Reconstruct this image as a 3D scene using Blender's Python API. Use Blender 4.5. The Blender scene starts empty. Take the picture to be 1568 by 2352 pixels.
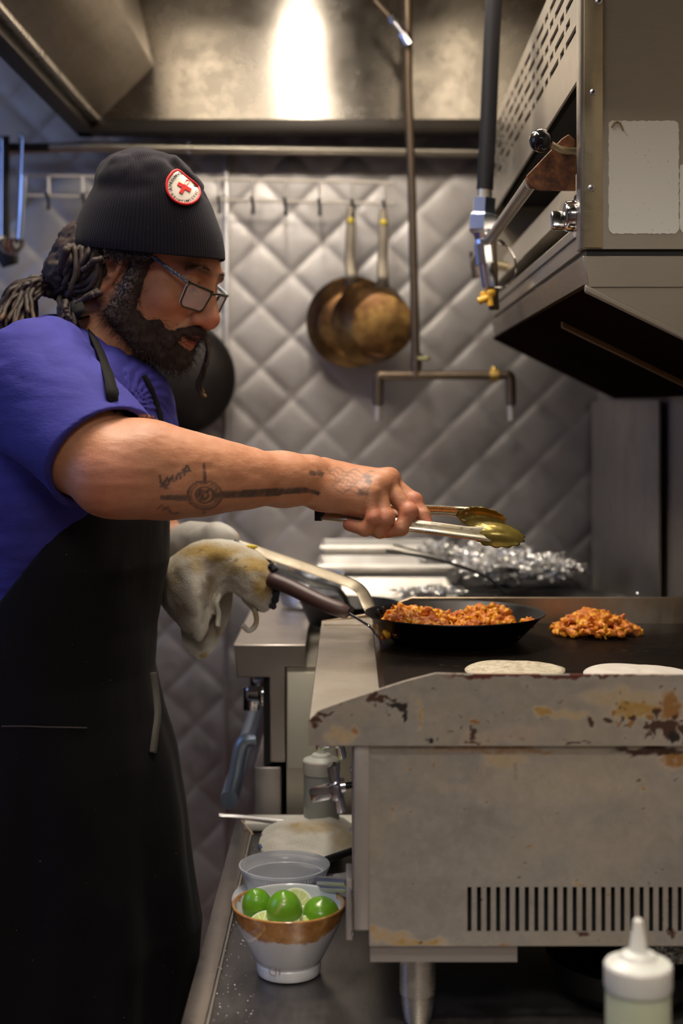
import bpy, bmesh, math, random
import numpy as np
from mathutils import Vector, Matrix
from mathutils.bvhtree import BVHTree
random.seed(7)
C = bpy.context.scene.collection
F = 3267.0; VX = 800.0; VY = 940.0
PI = math.pi

def P(px, py, d):
    """photo pixel + distance from the camera plane -> point in the room (metres, camera at origin)"""
    return np.array([(px - VX) * d / F, d, (VY - py) * d / F])
ZF = -1.27   # floor
ZC = -0.61   # counter top
ZG = -0.304  # griddle deck

# ---------------------------------------------------------------- noise
def _hash(i, j, k, seed):
    n = (i.astype(np.int64) * 73856093) ^ (j.astype(np.int64) * 19349663) ^ (k.astype(np.int64) * 83492791) ^ (seed * 2654435761)
    n = (n ^ (n >> 13)) * 1274126177 & 0xffffffff
    n = (n ^ (n >> 16)) & 0xffff
    return n.astype(np.float32) / 65535.0
def vnoise(p, seed=0):
    i = np.floor(p).astype(np.int64); f = (p - i).astype(np.float32)
    f = f * f * (3 - 2 * f); r = 0
    for a in (0, 1):
        wx = f[..., 0] if a else 1 - f[..., 0]
        for b in (0, 1):
            wy = f[..., 1] if b else 1 - f[..., 1]
            for c in (0, 1):
                wz = f[..., 2] if c else 1 - f[..., 2]
                r = r + wx * wy * wz * _hash(i[..., 0] + a, i[..., 1] + b, i[..., 2] + c, seed)
    return r * 2 - 1
def fbm(p, seed=0, octv=4, gain=.5):
    r = 0; a = 1.0; s = 1.0; t = 0
    for o in range(octv):
        r = r + a * vnoise(p * s, seed + o * 17); t += a
        a *= gain; s *= 2.03
    return r / t

# ---------------------------------------------------------------- mesh helper
def mesh_obj(name, V, Fc, mat, parent=None, loc=None, smooth=True, angle=35, mats=None, midx=None):
    V = np.asarray(V, dtype=float)
    if parent is not None:
        q = parent; L = np.zeros(3)
        while q is not None: L = L + np.array(q.location); q = q.parent
        V = V - L
    elif loc is not None:
        V = V - np.array(loc)
    me = bpy.data.meshes.new(name)
    me.from_pydata(V.tolist(), [], [list(map(int, f)) for f in Fc] if not isinstance(Fc, np.ndarray) else Fc.tolist())
    me.validate(verbose=False); me.update()
    if mats:
        for m in mats: me.materials.append(m)
        if midx is not None:
            me.polygons.foreach_set('material_index', midx)
    elif mat: me.materials.append(mat)
    if smooth:
        me.polygons.foreach_set('use_smooth', [True] * len(me.polygons))
        if angle < 180:
            me.set_sharp_from_angle(angle=math.radians(angle))
    o = bpy.data.objects.new(name, me); C.objects.link(o)
    if parent is not None:
        o.parent = parent
    elif loc is not None:
        o.location = loc
    return o

def rot_m(axis, ang):
    return np.array(Matrix.Rotation(ang, 3, axis if isinstance(axis, str) else Vector(axis)))

class MB:
    def __init__(s): s.V = []; s.Fc = []; s.n = 0; s.mi = []; s.cur = 0
    def add(s, V, Fc):
        V = np.asarray(V, dtype=float); s.V.append(V)
        for f in Fc: s.Fc.append([int(i) + s.n for i in f]); s.mi.append(s.cur)
        s.n += len(V); return s
    def box(s, a, b, bev=0, M=None, about=None):
        a = np.array(a, float); b = np.array(b, float)
        lo = np.minimum(a, b); hi = np.maximum(a, b)
        if bev <= 0:
            V = [(x, y, z) for x in (lo[0], hi[0]) for y in (lo[1], hi[1]) for z in (lo[2], hi[2])]
            Fc = [(0, 1, 3, 2), (4, 6, 7, 5), (0, 4, 5, 1), (2, 3, 7, 6), (0, 2, 6, 4), (1, 5, 7, 3)]
        else:
            bm = bmesh.new(); bmesh.ops.create_cube(bm, size=1)
            c = (lo + hi) / 2; sz = hi - lo
            for v in bm.verts: v.co = Vector([c[i] + v.co[i] * sz[i] for i in range(3)])
            bev = min(bev, sz.min() * .45)
            bmesh.ops.bevel(bm, geom=list(bm.edges), offset=bev, segments=2, affect='EDGES', profile=.5)
            bm.verts.index_update()
            V = [tuple(v.co) for v in bm.verts]; Fc = [[v.index for v in f.verts] for f in bm.faces]; bm.free()
        V = np.array(V)
        if M is not None:
            ab = (lo + hi) / 2 if about is None else np.array(about)
            V = (V - ab) @ np.array(M).T + ab
        return s.add(V, Fc)
    def prism(s, poly, axis, t0, t1, cap=True):
        """poly: list of 2D points in the plane of the other two axes (in xyz order), extruded along axis"""
        n = len(poly); V = []
        for t in (t0, t1):
            for p in poly:
                q = [p[0], p[1]]; q.insert(axis, t); V.append(q)
        Fc = [(i, (i + 1) % n, n + (i + 1) % n, n + i) for i in range(n)]
        if cap: Fc += [list(range(n))[::-1], list(range(n, 2 * n))]
        return s.add(V, Fc)
    def tube(s, pts, r, n=12, cap=True, flat=None):
        pts = np.asarray(pts, float); m = len(pts)
        r = np.ones(m) * r if np.isscalar(r) else np.asarray(r, float)
        T = np.gradient(pts, axis=0); T /= np.linalg.norm(T, axis=1)[:, None] + 1e-12
        up = np.array([0, 0, 1.0]) if abs(T[0][2]) < .9 else np.array([0, 1.0, 0])
        if flat is not None: up = np.array(flat[0], float)
        V = []; N = np.cross(T[0], np.cross(up, T[0])); N /= np.linalg.norm(N)
        for i in range(m):
            N = N - T[i] * N.dot(T[i]); N /= np.linalg.norm(N); B = np.cross(T[i], N)
            ky = 1 if flat is None else flat[1]
            for k in range(n):
                a = 2 * PI * k / n
                V.append(pts[i] + r[i] * (math.cos(a) * N * ky + math.sin(a) * B))
        Fc = [(i * n + k, i * n + (k + 1) % n, (i + 1) * n + (k + 1) % n, (i + 1) * n + k) for i in range(m - 1) for k in range(n)]
        if cap: Fc += [list(range(n))[::-1], list(range((m - 1) * n, m * n))]
        return s.add(V, Fc)
    def lathe(s, prof, c, axis=(0, 0, 1), n=48, caps=(False, False), sx=1, sy=1):
        """prof: (radius, height) pairs"""
        ax = np.array(axis, float); ax /= np.linalg.norm(ax)
        u = np.cross(ax, [0, 1, 0] if abs(ax[1]) < .9 else [1, 0, 0]); u /= np.linalg.norm(u); v = np.cross(ax, u)
        V = []; c = np.array(c, float)
        for (r, h) in prof:
            for k in range(n):
                a = 2 * PI * k / n
                V.append(c + ax * h + r * (sx * math.cos(a) * u + sy * math.sin(a) * v))
        m = len(prof)
        Fc = [(i * n + k, i * n + (k + 1) % n, (i + 1) * n + (k + 1) % n, (i + 1) * n + k) for i in range(m - 1) for k in range(n)]
        if caps[0]: Fc.append(list(range(n))[::-1])
        if caps[1]: Fc.append(list(range((m - 1) * n, m * n)))
        return s.add(V, Fc)
    def sphere(s, c, r, n=16, M=None):
        r = np.array([r] * 3 if np.isscalar(r) else r, float); V = []; c = np.array(c)
        h = n // 2
        for i in range(h + 1):
            t = PI * i / h
            for k in range(n):
                a = 2 * PI * k / n; V.append([math.sin(t) * math.cos(a) * r[0], math.sin(t) * math.sin(a) * r[1], math.cos(t) * r[2]])
        V = np.array(V)
        if M is not None: V = V @ np.array(M).T
        Fc = [(i * n + k, (i + 1) * n + k, (i + 1) * n + (k + 1) % n, i * n + (k + 1) % n) for i in range(h) for k in range(n)]
        return s.add(V + c, Fc)
    def grid(s, G):
        G = np.asarray(G); a, b = G.shape[:2]
        Fc = [(i * b + j, i * b + j + 1, (i + 1) * b + j + 1, (i + 1) * b + j) for i in range(a - 1) for j in range(b - 1)]
        return s.add(G.reshape(-1, 3), Fc)
    def build(s, name, mat, parent=None, loc=None, smooth=True, angle=35, mats=None, weld=True, bevel=0):
        V = np.concatenate(s.V)
        o = mesh_obj(name, V, s.Fc, mat, parent, loc, smooth, angle, mats, s.mi if mats else None)
        bm = bmesh.new(); bm.from_mesh(o.data)
        if weld: bmesh.ops.remove_doubles(bm, verts=bm.verts, dist=1e-6)
        bmesh.ops.recalc_face_normals(bm, faces=bm.faces)
        bm.to_mesh(o.data); bm.free()
        if smooth and angle < 180: o.data.set_sharp_from_angle(angle=math.radians(angle))
        if bevel:
            m = o.modifiers.new('b', 'BEVEL'); m.width = bevel; m.segments = 2; m.limit_method = 'ANGLE'; m.angle_limit = math.radians(40)
        return o

def tag(o, label=None, cat=None, group=None, kind=None):
    if label: o['label'] = label
    if cat: o['category'] = cat
    if group: o['group'] = group
    if kind: o['kind'] = kind
    return o
def thing(name, loc, label, cat, group=None):
    o = bpy.data.objects.new(name, None); C.objects.link(o); o.location = [float(v) for v in loc]
    o.empty_display_size = .05
    return tag(o, label, cat, group)
def set_attr(o, name, vals, typ='FLOAT'):
    a = o.data.attributes.new(name, typ, 'POINT')
    if typ == 'FLOAT': a.data.foreach_set('value', np.asarray(vals, np.float32).ravel())
    else: a.data.foreach_set('color', np.asarray(vals, np.float32).ravel())
def solidify(o, t, off=0):
    m = o.modifiers.new('s', 'SOLIDIFY'); m.thickness = t; m.offset = off; return o
def catmull(pts, n):
    pts = np.asarray(pts, float); Q = np.vstack([2 * pts[0] - pts[1], pts, 2 * pts[-1] - pts[-2]]); out = []
    m = len(pts) - 1
    for t in np.linspace(0, m, n):
        i = min(int(t), m - 1); f = t - i
        p0, p1, p2, p3 = Q[i:i + 4]
        out.append(.5 * ((2 * p1) + (-p0 + p2) * f + (2 * p0 - 5 * p1 + 4 * p2 - p3) * f * f + (-p0 + 3 * p1 - 3 * p2 + p3) * f ** 3))
    return np.array(out)
def sheet(ctrl, nu, nv):
    """ctrl: rows x cols x 3 -> smooth grid nu x nv"""
    ctrl = np.asarray(ctrl, float)
    A = np.stack([catmull(ctrl[i], nv) for i in range(len(ctrl))])
    return np.stack([catmull(A[:, j], nu) for j in range(nv)], axis=1)

# ---------------------------------------------------------------- materials
class NT:
    def __init__(s, name):
        s.m = bpy.data.materials.new(name); s.m.use_nodes = True; s.t = s.m.node_tree; s.t.nodes.clear()
        s.out = s.t.nodes.new('ShaderNodeOutputMaterial'); s.b = s.t.nodes.new('ShaderNodeBsdfPrincipled')
        s.t.links.new(s.b.outputs[0], s.out.inputs[0])
        s.tc = s.t.nodes.new('ShaderNodeTexCoord')
    def node(s, typ, **kw):
        n = s.t.nodes.new(typ)
        for k, v in kw.items(): setattr(n, k, v)
        return n
    def link(s, a, b): s.t.links.new(a, b)
    def set(s, inp, v):
        i = s.b.inputs[inp]
        if hasattr(v, 'is_output') or isinstance(v, bpy.types.NodeSocket): s.link(v, i)
        else: i.default_value = v if not (isinstance(v, (tuple, list)) and len(v) == 3) else (*v, 1)
        return s
    def mapping(s, scale=(1, 1, 1), rot=(0, 0, 0)):
        m = s.node('ShaderNodeMapping'); s.link(s.tc.outputs['Object'], m.inputs[0])
        m.inputs['Scale'].default_value = scale; m.inputs['Rotation'].default_value = rot
        return m.outputs[0]
    def noise(s, scale, detail=4, rough=.55, vec=None, dist=0):
        n = s.node('ShaderNodeTexNoise'); n.inputs['Scale'].default_value = scale; n.inputs['Detail'].default_value = detail
        n.inputs['Roughness'].default_value = rough; n.inputs['Distortion'].default_value = dist
        s.link(vec if vec is not None else s.tc.outputs['Object'], n.inputs['Vector']); return n.outputs['Fac']
    def ramp(s, fac, stops, interp='LINEAR'):
        r = s.node('ShaderNodeValToRGB'); s.link(fac, r.inputs[0]); r.color_ramp.interpolation = interp
        e = r.color_ramp.elements
        while len(e) < len(stops): e.new(.5)
        for x, (p, c) in zip(e, stops):
            x.position = p; x.color = (c, c, c, 1) if np.isscalar(c) else (*c, 1)
        return r.outputs[0]
    def mix(s, fac, a, b, mode='MIX'):
        n = s.node('ShaderNodeMix', data_type='RGBA', blend_type=mode)
        for inp, v in ((n.inputs[0], fac), (n.inputs[6], a), (n.inputs[7], b)):
            if isinstance(v, bpy.types.NodeSocket): s.link(v, inp)
            elif np.isscalar(v): inp.default_value = v if inp == n.inputs[0] else (v, v, v, 1)
            else: inp.default_value = (*v, 1)
        return n.outputs[2]
    def math(s, op, a, b=0, clamp=False):
        n = s.node('ShaderNodeMath', operation=op, use_clamp=clamp)
        for inp, v in ((n.inputs[0], a), (n.inputs[1], b)):
            if isinstance(v, bpy.types.NodeSocket): s.link(v, inp)
            else: inp.default_value = v
        return n.outputs[0]
    def attr(s, name, col=False):
        n = s.node('ShaderNodeAttribute'); n.attribute_name = name
        return n.outputs['Color' if col else 'Fac']
    def bump(s, h, strength=.3, dist=.001):
        n = s.node('ShaderNodeBump'); n.inputs['Strength'].default_value = strength; n.inputs['Distance'].default_value = dist
        s.link(h, n.inputs['Height']); s.link(n.outputs[0], s.b.inputs['Normal']); return s
def plain(name, col, rough=.5, metal=0, bump=None, var=0, vscale=20, **kw):
    n = NT(name)
    if var:
        f = n.noise(vscale, 5)
        n.set('Base Color', n.mix(f, tuple(c * (1 - var) for c in col), tuple(min(1, c * (1 + var)) for c in col)))
    else: n.set('Base Color', col)
    n.set('Roughness', rough); n.set('Metallic', metal)
    if bump: n.bump(n.noise(bump[0], 4), bump[1], bump[2])
    for k, v in kw.items(): n.set(k, v)
    return n.m
def steel(name, col=(.55, .52, .48), rough=.32, brush=(1, 1, 1), bscale=60, grime=.0, grimecol=(.16, .10, .04), gscale=9, aniso=0, var=.12, dirt_attr=False, metal=1.0):
    n = NT(name)
    bv = n.mapping(brush)
    br = n.noise(bscale, 3, .7, bv)
    big = n.noise(4, 5, .6)
    c = n.mix(big, tuple(x * (1 - var) for x in col), tuple(min(1, x * (1 + var)) for x in col))
    c = n.mix(n.math('MULTIPLY', br, .35), c, tuple(x * .72 for x in col))
    met = metal
    r = n.math('ADD', n.math('MULTIPLY', n.math('SUBTRACT', br, .5), .25), rough)
    r = n.math('ADD', r, n.math('MULTIPLY', n.math('SUBTRACT', big, .5), .2), True)
    if grime > 0:
        g = n.ramp(n.noise(gscale, 8, .68), [(.5 - .1, 0), (.72, 1)])
        g = n.math('MULTIPLY', g, grime)
        c = n.mix(g, c, grimecol)
        r = n.math('ADD', r, n.math('MULTIPLY', g, .25), True)
        met = n.math('SUBTRACT', metal, n.math('MULTIPLY', g, .8), True)
    if dirt_attr:
        c = n.mix(n.math('MULTIPLY', n.ramp(n.noise(75, 9, .78), [(.40, 1), (.60, 0)]), .38), c, tuple(x * .55 for x in col))
        c = n.mix(n.math('MULTIPLY', n.ramp(n.noise(5, 5, .6), [(.45, 0), (.7, 1)]), .35), c, (.42, .33, .20))
        d = n.attr('dirt', True); dm = n.attr('dirt_amount')
        fine = n.ramp(n.noise(160, 6, .7), [(.3, .55), (.65, 1.0)])
        dm2 = n.math('MULTIPLY', n.math('MULTIPLY', dm, 1.7), fine, True)
        c = n.mix(dm2, c, d)
        met = n.math('SUBTRACT', met, dm2, True)
        r = n.math('ADD', r, n.math('MULTIPLY', dm2, .2), True)
    n.set('Base Color', c); n.set('Metallic', met); n.set('Roughness', r)
    if aniso: n.set('Anisotropic', aniso)
    n.bump(br, .12, .0004)
    return n
# ================================================================ camera
cam = bpy.data.cameras.new('camera'); camo = bpy.data.objects.new('camera', cam); C.objects.link(camo)
camo.location = (0, 0, 0); camo.rotation_euler = (PI / 2, 0, 0)
cam.sensor_fit = 'VERTICAL'; cam.sensor_height = 36; cam.sensor_width = 24
cam.lens = F / 2352 * 36
cam.shift_y = -(1176 - VY) / 2352.0; cam.shift_x = -(VX - 784) / 2352.0
cam.clip_start = .05
cam.dof.use_dof = True; cam.dof.focus_distance = 1.70; cam.dof.aperture_fstop = 3.6
bpy.context.scene.camera = camo
vs = bpy.context.scene.view_settings; vs.view_transform = 'Standard'; vs.look = 'None'; vs.gamma = 1; vs.exposure = 0.0
bpy.context.scene.cycles.use_denoising = True
bpy.context.scene.cycles.sample_clamp_indirect = 6
bpy.context.scene.cycles.max_bounces = 8

w = bpy.data.worlds.new('world'); bpy.context.scene.world = w; w.use_nodes = True
w.node_tree.nodes['Background'].inputs[0].default_value = (.05, .055, .07, 1)
w.node_tree.nodes['Background'].inputs[1].default_value = .3

# ================================================================ room shell
YW = 3.1
def struct(o): o['kind'] = 'structure'; return o
m_wallplain = plain('painted_wall', (.34, .32, .30), .55, var=.15, vscale=3)
m_ceil = plain('ceiling_tile', (.5, .48, .45), .7)
nt = NT('floor_tile'); 
bt = nt.node('ShaderNodeTexBrick'); nt.link(nt.mapping((3.3, 3.3, 1)), bt.inputs['Vector']); bt.offset = 0
bt.inputs['Color1'].default_value = (.16, .05, .03, 1); bt.inputs['Color2'].default_value = (.13, .045, .03, 1); bt.inputs['Mortar'].default_value = (.05, .045, .04, 1)
bt.inputs['Scale'].default_value = 1; bt.inputs['Mortar Size'].default_value = .02; bt.inputs['Brick Width'].default_value = .5; bt.inputs['Row Height'].default_value = .5
nt.set('Base Color', bt.outputs[0]); nt.set('Roughness', .45); m_floor = nt.m
struct(MB().box((-2.2, -1.6, ZF - .05), (1.2, 3.2, ZF)).build('floor', m_floor, smooth=False))
struct(MB().box((-2.2, -1.6, 1.45), (1.2, 3.2, 1.5)).build('ceiling', m_ceil, smooth=False))
struct(MB().box((-2.2, -1.65, ZF), (1.2, -1.6, 1.45)).build('wall_front', m_wallplain, smooth=False))
# left wall with a window opening
mb = MB()
for a, b in (((-1.65, ZF), (.6, .0)), ((-1.65, .95), (.6, 1.45))): pass
for (y0, z0, y1, z1) in ((-1.65, ZF, 3.2, -.1), (-1.65, 1.1, 3.2, 1.45), (-1.65, -.1, .9, 1.1), (2.3, -.1, 3.2, 1.1)):
    mb.box((-2.25, y0, z0), (-2.2, y1, z1))
struct(mb.build('wall_left', m_wallplain, smooth=False))
nt = NT('window_daylight'); nt.t.nodes.remove(nt.b); em = nt.node('ShaderNodeEmission'); em.inputs[0].default_value = (.32, .48, 1, 1); em.inputs[1].default_value = 1.2
nt.link(em.outputs[0], nt.out.inputs[0]); m_day = nt.m
win = struct(MB().box((-2.24, .9, -.1), (-2.23, 2.3, 1.1)).build('window_1', m_day, smooth=False))
mb = MB()
for a, b in (((-2.23, .9, -.1), (-2.19, .94, 1.1)), ((-2.23, 2.26, -.1), (-2.19, 2.3, 1.1)), ((-2.23, .9, -.1), (-2.19, 2.3, -.06)), ((-2.23, .9, 1.06), (-2.19, 2.3, 1.1)), ((-2.225, 1.58, -.1), (-2.2, 1.62, 1.1))): mb.box(a, b, .004)
mb.build('window_frame', m_wallplain, win)
# back wall: quilted stainless steel
n = steel('quilted_steel', (.52, .495, .49), .42, (1, 1, 1), 14, grime=.30, grimecol=(.28, .24, .20), gscale=5, var=.10)
sm = n.ramp(n.noise(30, 6, .75), [(.35, .0), (.7, .22)])
m_quilt = n.m
def quilt(x0, x1, z0, z1, cx, cz, ys, q=.1350):
    nx = int((x1 - x0) / .0065); nz = int((z1 - z0) / .0065)
    X, Z = np.meshgrid(np.linspace(x0, x1, nx), np.linspace(z0, z1, nz), indexing='ij')
    u = ((X - cx) + (Z - cz)) / q; v = ((X - cx) - (Z - cz)) / q
    du = np.abs(u - np.round(u)); dv = np.abs(v - np.round(v))
    h = .45 * (1 - np.exp(-du * 22)) * (1 - np.exp(-dv * 22)) + .55 * (np.sin(PI * du) * np.sin(PI * dv)) ** .6
    hn = fbm(np.stack([X * 3, Z * 3, X * 0], -1), 5, 3) * .0012
    Y = ys + .02 * X - h * .0036 + hn
    return np.stack([X, Y, Z], -1)
mb = MB(); mb.grid(quilt(-.267, 1.2, -1.27, 1.45, -.1234, .294, YW))
mb.cur = 0
mb.grid(quilt(-2.2, -.262, -1.27, 1.45, -.195, .262, YW - .001))
struct(mb.build('wall_back', m_quilt, angle=180, weld=False))
m_steel = steel('brushed_steel', (.52, .49, .45), .34, (1, 12, 1), 40, grime=.25, grimecol=(.22, .16, .10)).m
m_trim = steel('steel_trim', (.62, .60, .60), .4).m
struct(MB().box((-.271, YW - .022, ZF), (-.259, YW - .010, 1.2), .003).build('trim_1', m_trim))
m_wallr = steel('side_wall_steel', (.40, .35, .29), .5, (1, 1, 10), 30, grime=.35, grimecol=(.16, .11, .07), gscale=5, metal=.25).m
struct(MB().box((.545, -1.6, ZF), (.60, 3.12, 1.45)).build('wall_right', m_wallr, smooth=False))

# splash panel beside the range
spl = MB().box((.527, 2.42, -.40), (.532, 3.085, .016), .001).build('splash_panel', steel('splash_panel_steel', (.42, .38, .33), .5, (1, 1, 1), 8, grime=.4, grimecol=(.20, .14, .09), gscale=4, metal=.8).m, loc=(.53, 2.42, -.4))
tag(spl, 'tall plain steel splash panel at the right end of the range, beside the foil pile', 'splash panel')

# ================================================================ lights
m_white = plain('white_enamel', (.75, .73, .7), .4)
def emis(name, col, s):
    nt = NT(name); nt.t.nodes.remove(nt.b); e = nt.node('ShaderNodeEmission'); e.inputs[0].default_value = (*col, 1); e.inputs[1].default_value = s
    nt.link(e.outputs[0], nt.out.inputs[0]); return nt.m
def area(name, loc, target, size, power, col, spread=None):
    l = bpy.data.lights.new(name, 'AREA'); l.shape = 'RECTANGLE'; l.size, l.size_y = size; l.energy = power; l.color = col
    if spread: l.spread = spread
    o = bpy.data.objects.new(name, l); C.objects.link(o); o.location = loc
    o.rotation_euler = (Vector(target) - Vector(loc)).to_track_quat('-Z', 'Y').to_euler(); return o
# ceiling fixture above the cook, behind/over the camera
cl = thing('ceiling_light', (.15, .55, 1.45), 'rectangular white ceiling light panel above the counter, in front of the cook', 'ceiling light')
MB().box((-.25, .25, 1.41), (.55, .85, 1.45), .005).build('light_housing', m_white, cl)
area('lamp_panel', (.10, .55, 1.40), (-.1, 1.9, -.1), (.60, .45), 46, (1, .91, .81))
# hood lamps (see hood) : warm vapour-proof bulbs
HL = [(-.095, 2.30, .93), (.26, 2.1, .95), (-.33, 1.72, .98)]
HLP = [11, 3, 9]
# daylight from the left window
area('window_light', (-2.1, 1.6, .5), (-.4, 2.6, .2), (1.2, 1.1), 4.5, (.30, .45, 1.0))
for i_, (lx, ly, w_, c_) in enumerate(((-.05, -.75, 26, (1, .93, .84)), (-1.3, -.4, 3, (.55, .70, 1.0)))):  # warm and cool fill panels, added out of view to brighten camera-facing sides
    t = thing('ceiling_light', (lx, ly, 1.45), ['rectangular ceiling light panel behind the viewer, nearer the right wall', 'rectangular ceiling light panel behind the viewer, nearer the window wall'][i_], 'ceiling light')
    MB().box((lx - .45, ly - .35, 1.41), (lx + .45, ly + .35, 1.45), .005).build('light_housing', m_white, t)
    area('lamp_panel', (lx, ly, 1.40), (.1 if i_ == 0 else -.3, 1.7, -.25), (.85, .65), w_, c_)

# ================================================================ hood
hood = thing('exhaust_hood', (0, 2.2, .58), 'large stainless steel exhaust hood hanging over the cook and the cooking line', 'exhaust hood')
hs = steel('hood_steel', (.37, .33, .28), .25, (1, 1, 1), 20, grime=.07, grimecol=(.25, .21, .16), gscale=3, var=.05)
tn = hs.node('ShaderNodeTangent'); tn.direction_type = 'RADIAL'; tn.axis = 'Z'; hs.link(tn.outputs[0], hs.b.inputs['Tangent']); hs.set('Anisotropic', .85); hs.set('Anisotropic Rotation', 0.25)
[hs.t.links.remove(l_) for l_ in list(hs.b.inputs['Normal'].links)]; hs.set('Anisotropic', .93)
m_hood = hs.m
m_hooddark = plain('hood_lip_dark', (.035, .028, .022), .5, .6)
XL, XR = -.528, .54
A = P(222, 268, 2.93); zl = A[2]
# inner back surface (rises then leans towards the cook)
rows = []
for t, (y, z) in zip(range(5), ((2.942, zl - .002), (2.94, .78), (2.936, .95), (2.80, 1.14), (2.6, 1.35))):
    rows.append((y, z))
rr = catmull([(0, a, b) for a, b in rows], 40)[:, 1:]
def xin(z):  # inner left face leans inward with height
    return float(np.interp(z, [zl, .7085, .843, 1.0, 1.35], [-.512, -.4036, -.448, -.46, -.46]))
G = np.array([[(x0 + (XR - x0) * s, y - .0 + .012 * math.sin(PI * s), z) for s in np.linspace(0, 1, 40)] for (y, z) in rr for x0 in [xin(z)]])
MB().grid(G).build('back_baffle', m_hood, hood, angle=180)
m_hood2 = steel('hood_end_steel', (.42, .35, .25), .36, (1, 1, 6), 20, grime=.35, grimecol=(.14, .09, .04), gscale=4, var=.2).m
# end panel: lower triangular gusset (dark) + main panel
v0 = np.array([-.512, 2.94, zl]); v1 = np.array([xin(.7085), 2.94, .7085]); v2 = np.array([xin(1.35), 2.6, 1.35]); v5 = np.array([xin(.95), 2.936, .95])
v3 = np.array([-.512, .9, zl]); v4 = np.array([-.40, .9, 1.35])
mb = MB(); mb.add([v0, v1, v3 * [1, 1, 1], [-.40, .9, .70]], [(0, 1, 3, 2)]); mb.add([v1, v5, v2, v4, [-.40, .9, .70]], [(0, 1, 2, 3, 4)])
solidify(mb.build('end_panel', m_hood2, hood, angle=20), .002)
mb = MB(); mb.box((XR, .9, zl), (XR + .004, 2.95, 1.4)); mb.build('end_panel', m_hood2, hood)
# outer shell, left and front
mb = MB(); mb.box((-.565, .88, zl - .012), (-.548, 2.975, 1.40)); mb.box((-.565, .88, zl - .012), (XR, .90, 1.40)); mb.build('outer_shell', m_hooddark, hood)
# lip: dark gutter below with bright inner rim
mb = MB(); mb.box((-.566, 2.935, zl - .032), (XR, 2.985, zl - .003), .004); mb.box((-.566, .88, zl - .032), (-.530, 2.985, zl - .003), .004); mb.box((-.566, .88, zl - .032), (XR, .93, zl - .003), .004)
mb.build('grease_gutter', m_hooddark, hood)
m_rim = steel('hood_rim_steel', (.72, .66, .56), .28, (1, 8, 1), 40).m
mb = MB(); mb.box((-.532, .9, zl - .012), (-.512, 2.94, zl + .006), .003); mb.build('rim', m_rim, hood)
mb = MB(); mb.box((-.53, .9, 1.40), (XR, 2.95, 1.41)); mb.build('top_panel', m_hood2, hood)
# lamps in the hood
m_globe = emis('lamp_glass_lit', (1, .86, .66), 4)
t = thing('hood_tube_lamp', (-.098, 1.95, 1.40), 'long tube lamp running front to back inside the hood, mirrored in its back panel', 'lamp')
MB().box((-.15, 1.18, .965), (-.046, 2.74, 1.0), .01).build('lamp_housing', m_white, t)
MB().tube([(-.098, 1.22, .945), (-.098, 2.70, .945)], .019, 20).build('tube', emis('tube_lit', (1, .95, .90), 8), t)
for y_ in (1.4, 2.5): MB().tube([(-.098, y_, 1.0), (-.098, y_, 1.405)], .006, 8).build('hanger_rod', m_trim, t)
l = bpy.data.lights.new('tube_light', 'AREA'); l.shape = 'RECTANGLE'; l.size = .075; l.size_y = 1.4; l.energy = 12; l.color = (1, .90, .77)
o = bpy.data.objects.new('tube_light', l); C.objects.link(o); o.location = (-.098, 1.96, .92)
for i, (L, pw) in list(enumerate(zip(HL, HLP)))[1:]:
    t = thing('hood_lamp', (L[0], L[1], 1.40), ['glass-jar hood lamp nearest the back wall', 'glass-jar hood lamp over the hanging pipe', 'glass-jar hood lamp above the cook'][i], 'lamp')
    MB().lathe([(.045, 1.40), (.045, L[2] + .12), (.05, L[2] + .10), (.05, L[2] + .06)], (L[0], L[1], 0), n=24, caps=(True, True)).build('lamp_base', m_trim, t)
    MB().lathe([(.03, .06), (.045, .03), (.048, -.02), (.038, -.06), (.0, -.075)], (L[0], L[1], L[2]), n=24).build('lamp_globe', m_globe, t)
    l = bpy.data.lights.new('hood_bulb', 'AREA'); l.shape = 'DISK'; l.size = .34; l.energy = pw; l.color = (1, .86, .68)
    o = bpy.data.objects.new('hood_bulb', l); C.objects.link(o); o.location = (L[0], L[1], L[2] - .08)
# ================================================================ counter (chef base) under the griddle
m_counter = steel('counter_steel', (.26, .24, .235), .36, (6, 1, 1), 30, grime=.3, grimecol=(.06, .045, .035), gscale=7, var=.25)
sp = m_counter.noise(420, 2, .5); spk = m_counter.ramp(sp, [(.735, 0), (.76, 1)])
m_counterm = m_counter.m
CX = -.166
ct = thing('counter', (.15, 1.3, ZF), 'low stainless steel counter holding the griddle, lime bowl and folded towel', 'counter')
def top_grid(x0, x1, y0, y1, z, nx, ny):
    X, Y = np.meshgrid(np.linspace(x0, x1, nx), np.linspace(y0, y1, ny), indexing='ij')
    return np.stack([X, Y, X * 0 + z], -1)
MB().box((CX, .75, ZC - .04), (.54, 2.115, ZC - .002), .004).build('worktop', m_counterm, ct)
mb = MB(); mb.box((CX, .75, ZC - .006), (CX + .024, 2.115, ZC + .0015), .0012); mb.build('front_edge', steel('edge_steel', (.42, .37, .33), .34, (1, 10, 1), 30, grime=.2, gscale=12).m, ct)
m_scr = plain('worn_edge', (.75, .68, .58), .35, .8)
MB().tube([(CX + .0262, .75, ZC + .0008), (CX + .0262, 2.1, ZC + .0008)], .0014, 6).build('edge_bead', m_scr, ct)
MB().box((-.14, .78, ZF + .12), (.53, 2.10, ZC - .04)).build('body', m_steel, ct)
for y in (.80, 1.24, 1.68):
    d = MB().box((-.158, y, ZC - .36), (-.14, y + .40, ZC - .06), .004).build('drawer', m_steel, ct)
    MB().tube([(-.175, y + .08, ZC - .10), (-.182, y + .12, ZC - .10), (-.182, y + .28, ZC - .10), (-.175, y + .32, ZC - .10)], .006, 8).build('handle', m_trim, d)
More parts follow.
